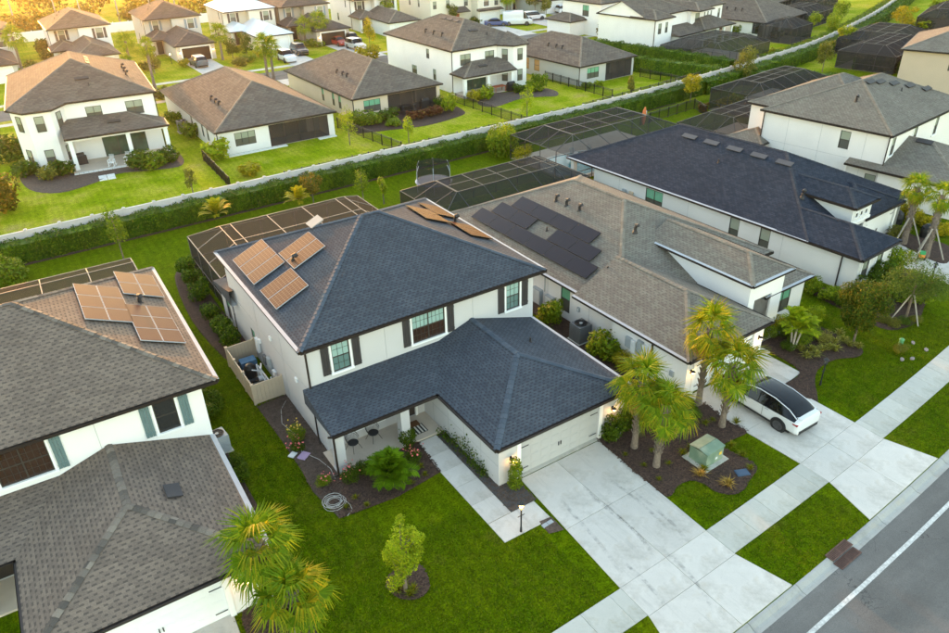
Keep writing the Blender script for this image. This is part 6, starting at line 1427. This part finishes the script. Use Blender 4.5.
# tufts
for b in ((356,499),(346,509),(367,507),(412,484),(425,476),(421,468)): tuft('small yellow green grass tuft in the dark front bed',P2(b),0.38,'tuft','tufts in the front bed')
for b in ((625,456),(644,467),(652,452),(669,465),(659,481)): tuft('small yellow green tuft under the palms between the driveways',P2(b),0.36,'tuft','tufts under the palms')
for b,r in (((705,425),0.5),((736,424),0.55),((712,421),0.4),((731,448),0.6),((742,457),0.55),((750,470),0.5),((682,455),0.6),((690,450),0.5)): tuft('brown green ornamental grass around the green utility box',P2(b),r,'tuft','ornamental grasses by the utility box')
tuft('dry straw coloured grass clump in front of the green utility box',P2((700,477)),0.75,'strawgrass'); tuft('straw and green grass clump left of the green utility box',P2((703,472)),0.6,'tuft'); tuft('pale straw grass clump at the mulch bed tip',P2((728,487)),0.8,'strawgrass')
for b in ((800,352),(806,358),(811,352),(816,357),(822,352),(829,350),(834,345),(838,336),(843,342),(849,347),(835,352),(858,349)): tuft('variegated cream green leafy clump in the neighbour bed',P2(b),0.75,'leafvar','variegated clumps in the neighbour bed',wide=0.05)
for b in ((405,588),(398,592),(414,592),(410,597)): tuft('ornamental grass around the young lawn tree',P2(b),0.55,'tuft','grass round the lawn tree')
# blossoms
def blossoms(label, b, n, mat, z, r=0.24, s=0.06):
    p = P2(b); g = np.random.default_rng(int(b[0])); V = leaf_array(np.stack([g.normal(0,r,n),g.normal(0,r,n),g.uniform(z-0.15,z+0.15,n)],1),unit(n)+np.array([0,0,1.0]),s*1.6,0.9); tag(quads('flowers',V,mat,None,(p[0],p[1],0)),label,'flowers')
blossoms('coral pink blossoms at the porch corner',(349,480),26,'flowerpink',0.75); blossoms('coral pink blossoms right of the feathery plant',(415,462),30,'flowerpink',0.7); blossoms('pink blossoms at the downspout foot',(327,487),18,'flowerpink',0.6,0.25); blossoms('red blossoms beside the side wall',(297,450),26,'flowerpink',0.55,0.3); blossoms('yellow and white blossoms beside the side wall',(297,438),26,'floweryellow',0.9,0.25)
# ------------------------------------------------------------------ far wood behind the last fence
Lw = []
for i in range(170):
    x = RNG.uniform(-45,170); y = 179.5+60*RNG.uniform(0,1)**2; h = RNG.uniform(3,6)+(y-179)*0.09; Lw.append((x,y,h*0.55,RNG.uniform(2.5,5),RNG.uniform(2.5,5),h*0.45))
wd = quads('distant_wood',blob(42000,Lw,0.8,0.6,0.5),'farwood'); wd['kind'] = 'stuff'; wd['label'] = 'hazy sunlit wood behind the far houses'
for i in range(16):
    x = -30+i*6.5+RNG.uniform(-2,2); y = RNG.uniform(179,186); h = RNG.uniform(7,12); g = RNG.uniform(1.6,2.6)
    tree('tall slender pine rising behind the far fence',(x,y),h,g,h*0.4,'farwood',320,0.5,seed=200+i,tr=0.16,bark='barkpale',name='pine_tree')['group'] = 'pines behind the far fence'
# ------------------------------------------------------------------ vehicles: lofted bodies split into paint and glass
def crom(A, n):
    A = np.array(A,float); out = []
    for i in range(len(A)-1):
        p0, p1, p2, p3 = A[max(i-1,0)], A[i], A[i+1], A[min(i+2,len(A)-1)]
        for t in np.linspace(0,1,n,endpoint=False): out.append(0.5*((2*p1)+(-p0+p2)*t+(2*p0-5*p1+4*p2-p3)*t*t+(-p0+3*p1-3*p2+p3)*t**3))
    return np.array(out+[A[-1]])
def car_meshes(style):
    # stations: x, half width, belt z, roof z, roof half width, cabin flag (0 body, 1 cabin)
    S = {'suv':[(-2.50,0.66,0.72,0.80,0.56,0),(-2.46,0.86,0.90,1.02,0.70,0),(-2.36,0.93,0.96,1.10,0.70,0),(-2.26,0.95,0.97,1.15,0.69,1),(-1.75,0.97,0.97,1.42,0.63,1),(-0.9,0.99,0.95,1.60,0.60,1),(0.0,0.99,0.93,1.62,0.59,1),(0.5,0.99,0.92,1.53,0.60,1),(1.30,0.97,0.91,1.04,0.72,1),(1.48,0.96,0.89,0.97,0.74,0),(2.10,0.92,0.80,0.86,0.64,0),(2.40,0.78,0.66,0.72,0.50,0),(2.50,0.52,0.52,0.58,0.38,0)],
         'boxy':[(-2.40,0.75,0.85,0.95,0.70,0),(-2.36,0.90,1.05,1.20,0.74,1),(-2.10,0.94,1.08,1.68,0.70,1),(-1.5,0.95,1.06,1.76,0.70,1),(-0.5,0.96,1.05,1.78,0.70,1),(0.4,0.96,1.04,1.74,0.69,1),(1.05,0.95,1.03,1.16,0.74,1),(1.25,0.94,1.02,1.08,0.76,0),(2.10,0.90,0.95,1.0,0.70,0),(2.38,0.80,0.80,0.85,0.60,0),(2.42,0.6,0.6,0.65,0.5,0)],
         'sedan':[(-2.35,0.62,0.75,0.82,0.55,0),(-2.28,0.86,0.92,0.98,0.70,0),(-1.85,0.90,0.96,1.02,0.68,0),(-1.65,0.91,0.96,1.06,0.66,1),(-0.95,0.92,0.95,1.38,0.58,1),(-0.2,0.93,0.94,1.45,0.58,1),(0.35,0.93,0.93,1.40,0.58,1),(1.0,0.92,0.92,1.02,0.68,1),(1.2,0.91,0.90,0.96,0.70,0),(2.0,0.86,0.78,0.83,0.62,0),(2.32,0.72,0.64,0.68,0.5,0),(2.38,0.5,0.52,0.55,0.4,0)],
         'van':[(-2.95,0.90,1.2,2.35,0.80,0),(-2.9,0.98,1.25,2.55,0.84,0),(-1.0,1.0,1.3,2.62,0.86,0),(0.7,1.0,1.3,2.60,0.86,0),(1.05,1.0,1.3,2.50,0.85,1),(1.75,0.99,1.28,1.75,0.86,1),(2.1,0.97,1.2,1.30,0.80,1),(2.25,0.96,1.12,1.2,0.78,0),(2.75,0.90,0.95,1.0,0.66,0),(2.92,0.7,0.7,0.75,0.5,0)]}[style]
    rings = []
    for (x,w,b,rf,rw,c) in S:
        rings.append([(x,w*0.88,0.24),(x,w*0.985,0.36),(x,w,0.60),(x,w*0.99,b-0.10),(x,w*0.955,b),(x,rw+(w*0.95-rw)*0.12,rf-0.07),(x,rw*0.86,rf-0.01),(x,rw*0.45,rf+0.015),(x,0,rf+0.02)])
    A = crom(np.array(rings),3); A = np.transpose(crom(np.transpose(A,(1,0,2)),2),(1,0,2))   # stations x ring
    flags = []; ns = len(S)
    for i in range(ns-1):
        for k in range(3): flags.append(S[i][5] and S[i+1][5] and (S[i],S[i+1],k))
    ws = {'suv':(7,8),'boxy':(5,6),'sedan':(6,7),'van':(4,6)}[style]; rw_ = {'suv':(3,4),'boxy':(1,2),'sedan':(3,4),'van':(-1,-1)}[style]
    groups = {'body':MB(),'side_window':MB(),'windshield':MB(),'rear_window':MB(),'roof':MB()}
    nx, nr = A.shape[:2]
    for i in range(nx-1):
        seg = i//3
        for j in range(nr-1):
            cab = bool(flags[i]); key = 'body'
            if cab:
                if 8 <= j < 10: key = 'side_window' if style != 'van' or seg >= 4 else 'body'
                if j >= 10:
                    key = 'windshield' if ws[0] <= seg < ws[1] else ('rear_window' if rw_[0] <= seg < rw_[1] else 'roof')
                if style == 'suv' and j >= 10 and seg in (3,4): key = 'rear_window' if seg == 3 else 'roof'
            for sg in (1,-1):
                q = [A[i,j],A[i+1,j],A[i+1,j+1],A[i,j+1]]; q = [(p[0],p[1]*sg,p[2]) for p in q]
                groups[key].poly(q if sg < 0 else q[::-1],'paintwhite')
    b = groups['body']; 
    for e, fl in ((0,False),(nx-1,True)):
        q = [(A[e,j,0],A[e,j,1],A[e,j,2]) for j in range(nr)]+[(A[e,j,0],-A[e,j,1],A[e,j,2]) for j in reversed(range(nr-1))]; b.poly(q if fl else q[::-1],'paintwhite')
    return groups
_CM = {}
def car(label, pos, rz, style, paint, roofm=None, rim='rim', sc=1.0, name='parked_car', cat='car', detail=False, zs=1.0):
    t = thing(name,label,cat,(pos[0],pos[1],0.03),rz); t.scale = (sc,sc,sc*zs)
    if style not in _CM: _CM[style] = car_meshes(style)
    for k, mbx in _CM[style].items():
        if not mbx.f: continue
        m = {'body':paint,'roof':roofm or paint}.get(k,'carglass'); key = (style,k,m)
        if key not in _CM:
            mbx.mats = [m]; mbx.smooth = True; me = mbx.mesh(k)
            import bmesh
            bm = bmesh.new(); bm.from_mesh(me); bmesh.ops.remove_doubles(bm,verts=bm.verts,dist=0.0005); bm.to_mesh(me); bm.free(); _CM[key] = me
        link(k,_CM[key],t)
    wb = {'suv':(-1.52,1.50),'boxy':(-1.42,1.42),'sedan':(-1.38,1.42),'van':(-1.85,1.75)}[style]; R = 0.38 if style != 'sedan' else 0.33; W_ = {'suv':0.99,'boxy':0.945,'sedan':0.92,'van':0.985}[style]
    key = (style,'wheel',rim)
    if key not in _CM:
        a = MB(); a.lathe([(R+0.02,-0.03),(R+0.055,-0.02),(R+0.055,0.012),(R*0.97,0.012),(R*0.97,-0.06)],'black',axis='x',n=22); ty = MB(); ty.lathe([(R*0.66,-0.10),(R*0.95,-0.10),(R,-0.06),(R,0.015),(R*0.95,0.035),(R*0.66,0.035)],'rubber',axis='x',n=22); ty.smooth = False
        r_ = MB(); r_.lathe([(R*0.70,0.02),(R*0.70,0.050),(R*0.62,0.048),(R*0.58,0.038),(0.09,0.040),(0.05,0.055)],rim,axis='x',n=18)
        for q in range(10): an = q*0.628; r_.bar((0.050,math.cos(an)*0.05,math.sin(an)*0.05),(0.048,math.cos(an)*R*0.62,math.sin(an)*R*0.62),0.045,rim,0.02,(1,0,0))
        _CM[key] = (a.mesh('wheel_arch'),ty.mesh('tyre'),r_.mesh('rim'))
    am, tm, rm = _CM[key]
    for x in wb:
        for sg in (-1,1):
            w = link('wheel',am,t,(x,sg*W_,R-0.03),math.pi/2*sg)
            link('tyre',tm,w); link('rim',rm,w)
    x0, x1 = {'suv':(-2.46,2.36),'boxy':(-2.40,2.36),'sedan':(-2.30,2.28),'van':(-2.94,2.84)}[style]; hz_ = {'suv':0.86,'boxy':0.95,'sedan':0.80,'van':1.0}[style]
    for sg in (-1,1):
        k = MB(); yq = W_*0.955; k.box((x0+0.005,min(sg*0.52,sg*yq),hz_-0.03),(x0+0.26,max(sg*0.52,sg*yq),hz_+0.05),'taillight'); k.build('tail_light',t)
        k = MB(); k.box((x1-0.16,sg*0.58-0.17,hz_-0.20),(x1-0.01,sg*0.58+0.17,hz_-0.11),'lightclear'); k.build('headlight',t)
        k = MB(); k.box((0.80,sg*1.0-0.06,1.02),(0.95,sg*1.0+0.10,1.14),paint); k.build('mirror',t)
    k = MB(); k.box((x0+0.35,-W_*0.96,0.20),(x1-0.35,W_*0.96,0.30),'black'); k.box((x0-0.045,-0.72,0.25),(x0+0.15,0.72,0.46),'black'); k.build('sill',t)
    if detail:
        for x in (-0.55,0.55):
            for sg in (-1,1):
                k = MB(); k.box((x-0.006,sg*1.0-0.004,0.40),(x+0.006,sg*1.0+0.004,0.98),'black'); k.build('door_seam',t); k = MB(); k.box((x-0.32,sg*0.995-0.012,0.90),(x-0.12,sg*0.995+0.018,0.925),'alu'); k.build('door_handle',t)
        for sg in (-1,1):
            k = MB(); k.tube([(1.28,sg*0.93,0.955),(0.5,sg*0.955,0.965),(-0.9,sg*0.955,0.985),(-1.9,sg*0.93,1.01)],0.012,'black',6); k.build('window_trim',t)
            k = MB(); k.tube([(1.30,sg*0.76,1.03),(0.52,sg*0.66,1.47),(0.0,sg*0.645,1.555),(-0.9,sg*0.655,1.54),(-1.75,sg*0.69,1.36),(-2.25,sg*0.74,1.10)],0.028,'paintwhite',6); k.build('roof_rail',t)
            k = MB(); k.tube([(-0.18,sg*0.955,0.96),(-0.12,sg*0.68,1.54)],0.02,'black',6); k.build('pillar',t)
        k = MB(); k.box((-2.492,-0.60,0.80),(-2.46,0.60,0.83),'alu'); k.build('tail_strip',t)
        k = MB(); k.box((-2.46,-0.66,1.10),(-2.20,0.66,1.15),paint); k.build('spoiler',t); k = MB(); k.box((-2.475,-0.26,0.62),(-2.44,0.26,0.75),'boxwhite'); k.build('number_plate',t)
    return t
car('white electric crossover with black glass roof parked on the neighbour driveway',(29.98,18.35),math.pi/2,'suv','paintwhite','carglass','rim',1.06,detail=True,zs=0.92)
def carpx(label, b, deg, style, paint, **kw): p = at(*b); return car(label,(p.x,p.y),rad(deg),style,paint,**kw)
carpx('dark grey crossover at the open garage of the warm grey house',(199,66),92,'boxy','paintgrey')
carpx('white crossover before the cream house with white roof',(287,61),-90,'boxy','paintwhite'); carpx('black crossover next to the white one before the cream house',(300,54),-92,'boxy','paintblack')
carpx('red sedan at the taupe house open garage',(339,45),-85,'sedan','paintred'); carpx('black crossover behind the red sedan',(352,43),-85,'boxy','paintblack'); carpx('white and dark crossover right of the red sedan',(356,49),-85,'boxy','paintsilver')
carpx('blue sedan half hidden behind the bay house ridge',(496,26),-30,'sedan','paintblue'); carpx('white high-roof van parked at the top centre',(518,25),-35,'van','paintwhite',name='parked_van',cat='van'); carpx('white boxy crossover right of the van',(534,20),-10,'boxy','paintwhite'); carpx('white crossover on the farthest driveway at top',(566,13),-5,'boxy','paintwhite'); carpx('dark blue sedan behind the silver car at top',(567,22),5,'sedan','paintblue'); carpx('silver wagon nearest the grey ranch roof at top',(569,27),8,'boxy','paintsilver')
# ------------------------------------------------------------------ lamp posts
def lamp_post(label, base, h, lit):
    t = thing('lamp_post',label,'lamp post',(base[0],base[1],0)); k = MB(); k.tube([(0,0,0),(0,0,0.3)],[0.06,0.045],'black',10); k.tube([(0,0,0.3),(0,0,h-0.35)],0.035,'black',8); k.bar((-0.18,0,h-0.75),(0.18,0,h-0.75),0.025,'black'); k.build('post',t)
    k = MB(); k.lathe([(0.05,h-0.36),(0.09,h-0.32),(0.10,h-0.30)],'black',n=8); k.lathe([(0.15,h-0.06),(0.16,h-0.04),(0.06,h+0.04),(0.02,h+0.10)],'black',n=8)
    for i in range(4): a = i*math.pi/2+0.78; k.bar((math.cos(a)*0.09,math.sin(a)*0.09,h-0.31),(math.cos(a)*0.13,math.sin(a)*0.13,h-0.05),0.018,'black')
    k.build('lantern',t); k = MB(); k.lathe([(0.03,h-0.29),(0.07,h-0.24),(0.07,h-0.14),(0.03,h-0.09)],'bulb' if lit else 'panelow',n=10); k.build('bulb',t)
    if lit:
        ld = bpy.data.lights.new('lamp_light','POINT'); ld.energy = 4; ld.color = (1,0.55,0.2); ld.shadow_soft_size = 0.08; lo = bpy.data.objects.new('lamp_light',ld); COL.objects.link(lo); lo.parent = t; lo.location = (0,0,h-0.45)
lamp_post('lit black lamp post at the end of the front walk',P2((521,532)),1.75,True); lamp_post('unlit black lamp post on the lawn beside the white car',P2((820,385)),1.75,False); lamp_post('unlit black lamp post by the driveway of the dark roofed house',P2((929,286)),1.75,False); lamp_post('small lamp post before the warm grey far house',P2((172,64)),1.75,True)
# ------------------------------------------------------------------ utility things
def ac_unit(label, base, s=1.0, rz=0.0, m='acgrey'):
    t = thing('air_conditioner',label,'air conditioner',(base[0],base[1],0),rz); k = MB(); k.box((-0.5*s,-0.5*s,0),(0.5*s,0.5*s,0.08),'sidewalk'); k.build('pad',t)
    k = MB(); k.box((-0.42*s,-0.42*s,0.08),(0.42*s,0.42*s,1.05*s),m)
    for i in range(9): z = 0.16+i*0.1*s; k.box((-0.432*s,-0.432*s,z),(0.432*s,0.432*s,z+0.035),m)
    k.build('cabinet',t); k = MB(); k.lathe([(0.34*s,1.05*s),(0.36*s,1.09*s),(0.32*s,1.09*s),(0.30*s,1.055*s)],'black',n=18)
    for i in range(8): a = i*0.785; k.bar((0,0,1.075*s),(math.cos(a)*0.33*s,math.sin(a)*0.33*s,1.075*s),0.02,'black')
    k.lathe([(0.09*s,1.06*s),(0.09*s,1.095*s)],'boxgrey',n=10); k.build('fan_guard',t)
ac_unit('dark grey air conditioner between the two round shrubs',P2((580,340)),1.15); ac_unit('grey air conditioner beside the left house wall',P2((221,450)),1.0,0.1,'boxgrey'); ac_unit('air conditioner beside the broad roofed ranch wall',P2((184,132)),1.3)
k = thing('water_tank','small grey green rounded tank behind the big round shrub','tank',(*P2((606,338)),0)); m = MB(); m.lathe([(0.30,0),(0.36,0.1),(0.36,1.0),(0.30,1.25),(0.1,1.32)],'boxgrey',n=16); m.build('tank_body',k); m = MB(); m.lathe([(0.12,1.32),(0.10,1.4)],'black',n=10); m.build('cap',k)
tf = thing('utility_box','green pad-mounted transformer box in the mulch between driveways','utility box',(*P2((705,459)),0),0.04)
m = MB(); m.box((-0.85,-0.75,0),(0.85,0.75,0.10),'sidewalk'); m.build('pad',tf); m = MB(); w, d, h = 0.62, 0.52, 0.85
m.box((-w,-d,0.10),(w,d,h),'greenbox'); m.build('cabinet',tf)
m = MB(); m.poly([(-w-0.03,-d-0.03,h),(w+0.03,-d-0.03,h),(w+0.03,d+0.03,h),(-w-0.03,d+0.03,h)][::-1],'greenbox')
for a,b in (((-w-0.03,-d-0.03),(w+0.03,-d-0.03)),((w+0.03,-d-0.03),(w+0.03,d+0.03)),((w+0.03,d+0.03),(-w-0.03,d+0.03)),((-w-0.03,d+0.03),(-w-0.03,-d-0.03))): m.poly([(*a,h),(*b,h),(*b,h+0.06),(*a,h+0.06)],'greenbox')
for sg in (-1,1): m.poly([(x,y,h+0.06+(0.07 if abs(y) < 0.02 else 0)) for x,y in ((-w-0.03,sg*(d+0.03)),(w+0.03,sg*(d+0.03)),(w+0.03,sg*0.008),(-w-0.03,sg*0.008))][::-sg],'greenbox')
m.build('lid',tf); m = MB(); m.box((0.30,-d-0.012,0.45),(0.48,-d-0.002,0.62),'floweryellow'); m.box((0.05,-d-0.012,0.3),(0.2,-d-0.002,0.42),'boxwhite'); m.build('warning_label',tf)
cvr = MB(); cvr.box((-0.32,-0.22,0),(0.32,0.22,0.06),'bluebox'); cvr.box((-0.27,-0.17,0.06),(0.27,0.17,0.075),'bluebox'); tag(cvr.build('valve_box',None,(*P2((742,474)),0.05),-0.4),'flat dark blue valve box lid in the mulch bed','valve box')
pd = thing('utility_pedestal','round green utility pedestal on the neighbour lawn','pedestal',(*P2((899,349)),0)); m = MB(); m.lathe([(0.16,0),(0.14,0.05),(0.13,0.62)],'pipegreen',n=14); m.build('body',pd); m = MB(); m.lathe([(0.15,0.62),(0.15,0.69),(0.08,0.75)],'pipegreen',n=14); m.build('cap',pd)
for b,lab in (((913,343),'flat stone left of the two stones on the neighbour lawn'),((926,350),'flat pinkish stone nearest the sidewalk'),((902,360),'flat pale stone below the green pedestal'),((912,359),'flat reddish stone below the green pedestal')):
    m = MB(); P_ = [(math.cos(a)*random.uniform(0.16,0.24),math.sin(a)*random.uniform(0.09,0.13)) for a in np.linspace(0,6.28,9)[:-1]]; m.poly([(*p,0.06) for p in P_],'stone')
    for i in range(8): m.poly([(*P_[i],0),(*P_[(i+1)%8],0),(*P_[(i+1)%8],0.06),(*P_[i],0.06)],'stone')
    tag(m.build('stepping_stone',None,(*P2(b),0),random.uniform(0,1)),lab,'stone')
m = MB(); pts = []
for i in range(120):
    a = i*0.42; r = 0.40+0.16*math.sin(i*0.37)+0.12*math.sin(i*0.113); pts.append((math.cos(a)*r+0.12*math.sin(i*0.05),math.sin(a)*r*0.9,0.10+0.03*math.sin(i*0.7)))
pts += [(0.55,-0.6,0.09),(0.5,-0.95,0.07),(0.15,-1.15,0.05)]
m.tube(pts,0.013,'hose',6); tag(m.build('garden_hose',None,(*P2((334,503)),0)),'coiled grey garden hose in the corner of the front bed','hose')
m = MB(); m.tube([(8.9,33.8,0.09),(8.4,33.2,0.08),(8.0,32,0.09),(8.3,30.5,0.08),(8.0,29.2,0.09),(8.5,28.2,0.08),(8.7,27.2,0.09),(8.6,26.4,0.08)],0.016,'hose',6); tag(m.build('garden_hose'),'thin hose line lying along the side wall mulch','hose')
for b,mat_,s,lab in (((304,457),'purple',0.28,'pale purple square mat in the side bed'),((293,456),'boxwhite',0.2,'small white bag by the side bed flowers')):
    m = MB(); m.box((-s,-s*0.8,0),(s,s*0.8,0.05),mat_); m.box((-s*0.8,-s*0.6,0.05),(s*0.75,s*0.6,0.07),mat_); tag(m.build('garden_mat',None,(*P2(b),0.06),0.6),lab,'mat')
pt = thing('plant_pot','round clay coloured pot at the right garage corner','pot',(21.75,21.05,0)); m = MB(); m.lathe([(0.16,0),(0.20,0.05),(0.26,0.38),(0.28,0.40),(0.24,0.40),(0.22,0.34)],'terracotta',n=16); m.build('pot_body',pt); m = MB(); m.lathe([(0.02,0.34),(0.23,0.345)],'mulch',n=16); m.build('soil',pt)
for b,lab in (((896,223),'black covered grill shape by the white side wall'),((925,237),'dark small conical shrub cover by the white side wall')):
    m = MB(); m.lathe([(0.45,0),(0.48,0.5),(0.40,0.85),(0.15,1.1)],'black',n=12); m.box((-0.3,-0.3,0.2),(0.3,0.3,0.9),'black'); tag(m.build('covered_planter',None,(*P2(b),0)),lab,'planter')
ty_ = thing('ride_on_toy','orange and green ride-on toy at the edge of the pale driveway','toy',(*P2((921,258)),0),0.5); m = MB(); m.box((-0.4,-0.2,0.18),(0.4,0.2,0.42),'toyorange'); m.box((-0.38,-0.18,0.42),(-0.05,0.18,0.62),'toygreen'); m.build('body',ty_)
for x in (-0.28,0.28):
    for sg in (-1,1): m = MB(); m.lathe([(0.15,-0.05),(0.15,0.05)],'black',axis='x',n=12); m.build('wheel',ty_,(x,sg*0.23,0.15),math.pi/2)
# paver edging between walk and drive
pe = thing('paver_edging','short row of grey pavers between front walk and driveway','pavers',(14.95,18.22,0.02),0.05)
for i in range(2): m = MB(); m.box((i*0.30,0,0),(i*0.30+0.28,0.2,0.05),'boxgrey'); m.build('paver',pe)
# ------------------------------------------------------------------ trampoline
tc_ = at(431,188); tr_ = thing('trampoline','round black netted trampoline on the lawn behind the pool screen','trampoline',(32.6,57.6,0)); m = MB(); m.lathe([(1.45,0.78),(1.75,0.80),(1.75,0.84),(1.45,0.84)],'paintblue',n=28); m.build('pad_ring',tr_); m = MB(); m.lathe([(0.02,0.80),(1.46,0.80)],'black',n=28); m.build('mat',tr_)
m = MB(); nq = 24
for i in range(nq):
    a, b = 6.283*i/nq, 6.283*(i+1)/nq; m.poly([(math.cos(a)*1.5,math.sin(a)*1.5,0.84),(math.cos(b)*1.5,math.sin(b)*1.5,0.84),(math.cos(b)*1.5,math.sin(b)*1.5,2.5),(math.cos(a)*1.5,math.sin(a)*1.5,2.5)],'screen')
m.build('net',tr_)
for i in range(6):
    a = i*1.047; c, s = math.cos(a), math.sin(a); m = MB(); m.tube([(c*1.75,s*1.75,0),(c*1.8,s*1.8,1.2),(c*1.75,s*1.75,2.0),(c*1.52,s*1.52,2.55)],0.03,'alu',7); m.build('pole',tr_)
# ------------------------------------------------------------------ porch furniture of the back row
def rocker(label, p, rz):
    t = thing('rocking_chair',label,'chair',(*p,0.12),rz,'white rocking chairs'); m = MB(); m.box((-0.27,-0.25,0.38),(0.27,0.25,0.43),'trim'); m.build('seat',t)
    for i in range(5): m = MB(); m.bar((-0.2+i*0.1,0.25,0.43),(-0.2+i*0.1,0.40,1.15),0.06,'trim',0.02); m.build('slat',t)
    for sg in (-1,1):
        m = MB(); m.tube([(sg*0.27,-0.45,0.08),(sg*0.27,-0.1,0.02),(sg*0.27,0.3,0.02),(sg*0.27,0.62,0.10)],0.03,'trim',6); m.build('rocker',t)
        for y in (-0.22,0.25): m = MB(); m.bar((sg*0.27,y,0.03),(sg*0.27,y,0.66),0.05,'trim'); m.build('leg',t)
        m = MB(); m.box((sg*0.27-0.05,-0.28,0.65),(sg*0.27+0.05,0.3,0.69),'trim'); m.build('arm',t)
rocker('left white rocking chair on the bay house porch',P2((113,167)),-0.5); rocker('right white rocking chair on the bay house porch',P2((129,164)),-0.5)
def grill(label, p, cover=True):
    t = thing('barbecue_grill',label,'grill',(*p,0.1)); m = MB(); m.box((-0.65,-0.3,0.0),(0.65,0.3,0.85),'black'); m.build('cabinet',t); m = MB(); m.lathe([(0.30,-0.5),(0.32,0.5)],'black',(0,0,0.9),12,'x'); m.build('lid',t)
grill('black grill on the left bay house porch',P2((82,165))); grill('black covered grill beside the bay at centre',P2((511,91))); grill('dark grill on the tan ranch porch',P2((425,108)))
def table_set(label, p, mat_):
    t = thing('patio_table',label,'table',(*p,0.1)); m = MB(); m.box((-0.9,-0.5,0.68),(0.9,0.5,0.74),mat_); m.build('table_top',t)
    for x in (-0.8,0.8):
        for y in (-0.4,0.4): m = MB(); m.bar((x,y,0),(x,y,0.68),0.07,mat_); m.build('leg',t)
table_set('red brown wooden table on the centre bay house porch',P2((499,92)),'redwood'); table_set('dark patio table on the tan ranch porch',P2((408,112)),'black')
for i,(b,lab) in enumerate((((404,115),'left dark chair at the tan ranch patio table'),((415,114),'right dark chair at the tan ranch patio table'),((575,158),'left poolside lounge chair under the black screen'),((592,155),'right poolside lounge chair under the black screen'))):
    t = thing('patio_chair',lab,'chair',(*P2(b),0.1),0.4*i); mm = 'black' if i < 2 else 'boxwhite'; m = MB(); m.box((-0.28,-0.28,0.40),(0.28,0.28,0.46),mm); m.build('seat',t); m = MB(); m.bar((0,0.28,0.45),(0,0.45,1.0),0.5,mm,0.05,(1,0,0)); m.build('backrest',t)
    for x in (-0.24,0.24):
        for y in (-0.24,0.24): m = MB(); m.bar((x,y,0),(x,y,0.4),0.04,mm); m.build('leg',t)
# steps and edging of the left bay house, orange sign and pool things
st = thing('paver_steps','white stone steps down from the left bay house porch','steps',(*P2((107,177)),0),-0.08)
for i in range(3):
    for j in range(2): m = MB(); m.box((-0.75+j*0.78,-0.5*i,0),(-0.02+j*0.78,-0.5*i+0.45,0.12-0.03*i),'edgewhite'); m.build('stone',st)
eg = thing('stone_edging','white stone edging along the left bay house porch','edging',(*P2((75,176)),0),-0.08)
for i in range(20): m = MB(); m.box((0,0,0),(0.42,0.5,0.12),'edgewhite'); link('stone',m.mesh('stone'),eg,(i*0.45,0.0,0),0)
eg2 = thing('stone_edging','white edging with small plants under the broad roofed ranch','edging',(19.4,79.1,0),0.0)
for i in range(24):
    if 13 <= i < 20: continue
    m = MB(); m.box((0,0,0),(0.5,0.55,0.1),'edgewhite'); link('stone',m.mesh('stone'),eg2,(i*0.54,0.0,0),0)
os_ = thing('paddle_board','orange and white board leaning against the black garden fence','board',(*P2((643,125)),0),0.3); m = MB()
m.tube([(0,0,0.05),(0.12,0.05,0.7),(0.3,0.1,1.5),(0.42,0.12,2.0)],[0.12,0.24,0.22,0.05],'orange',10); m.build('board_body',os_); m = MB(); m.lathe([(0.04,0),(0.05,0.3)],'boxwhite',(0.32,-0.14,1.3),8); m.build('strap',os_)
# ------------------------------------------------------------------ warm evening air
m_ = bpy.data.materials.new('haze_air'); m_.use_nodes = True; n_ = m_.node_tree.nodes; n_.remove(n_['Principled BSDF'])
pv = n_.new('ShaderNodeVolumePrincipled'); pv.inputs['Color'].default_value = (1.0, 0.97, 0.93, 1); pv.inputs['Density'].default_value = 0.00013; pv.inputs['Anisotropy'].default_value = 0.9
m_.node_tree.links.new(pv.outputs[0], n_['Material Output'].inputs['Volume']); MATS['haze_air'] = m_
hz = MB(); hz.box((-905,-405,-1.4),(905,1505,27.0),'haze_air'); hz.build('haze')['kind'] = 'stuff'
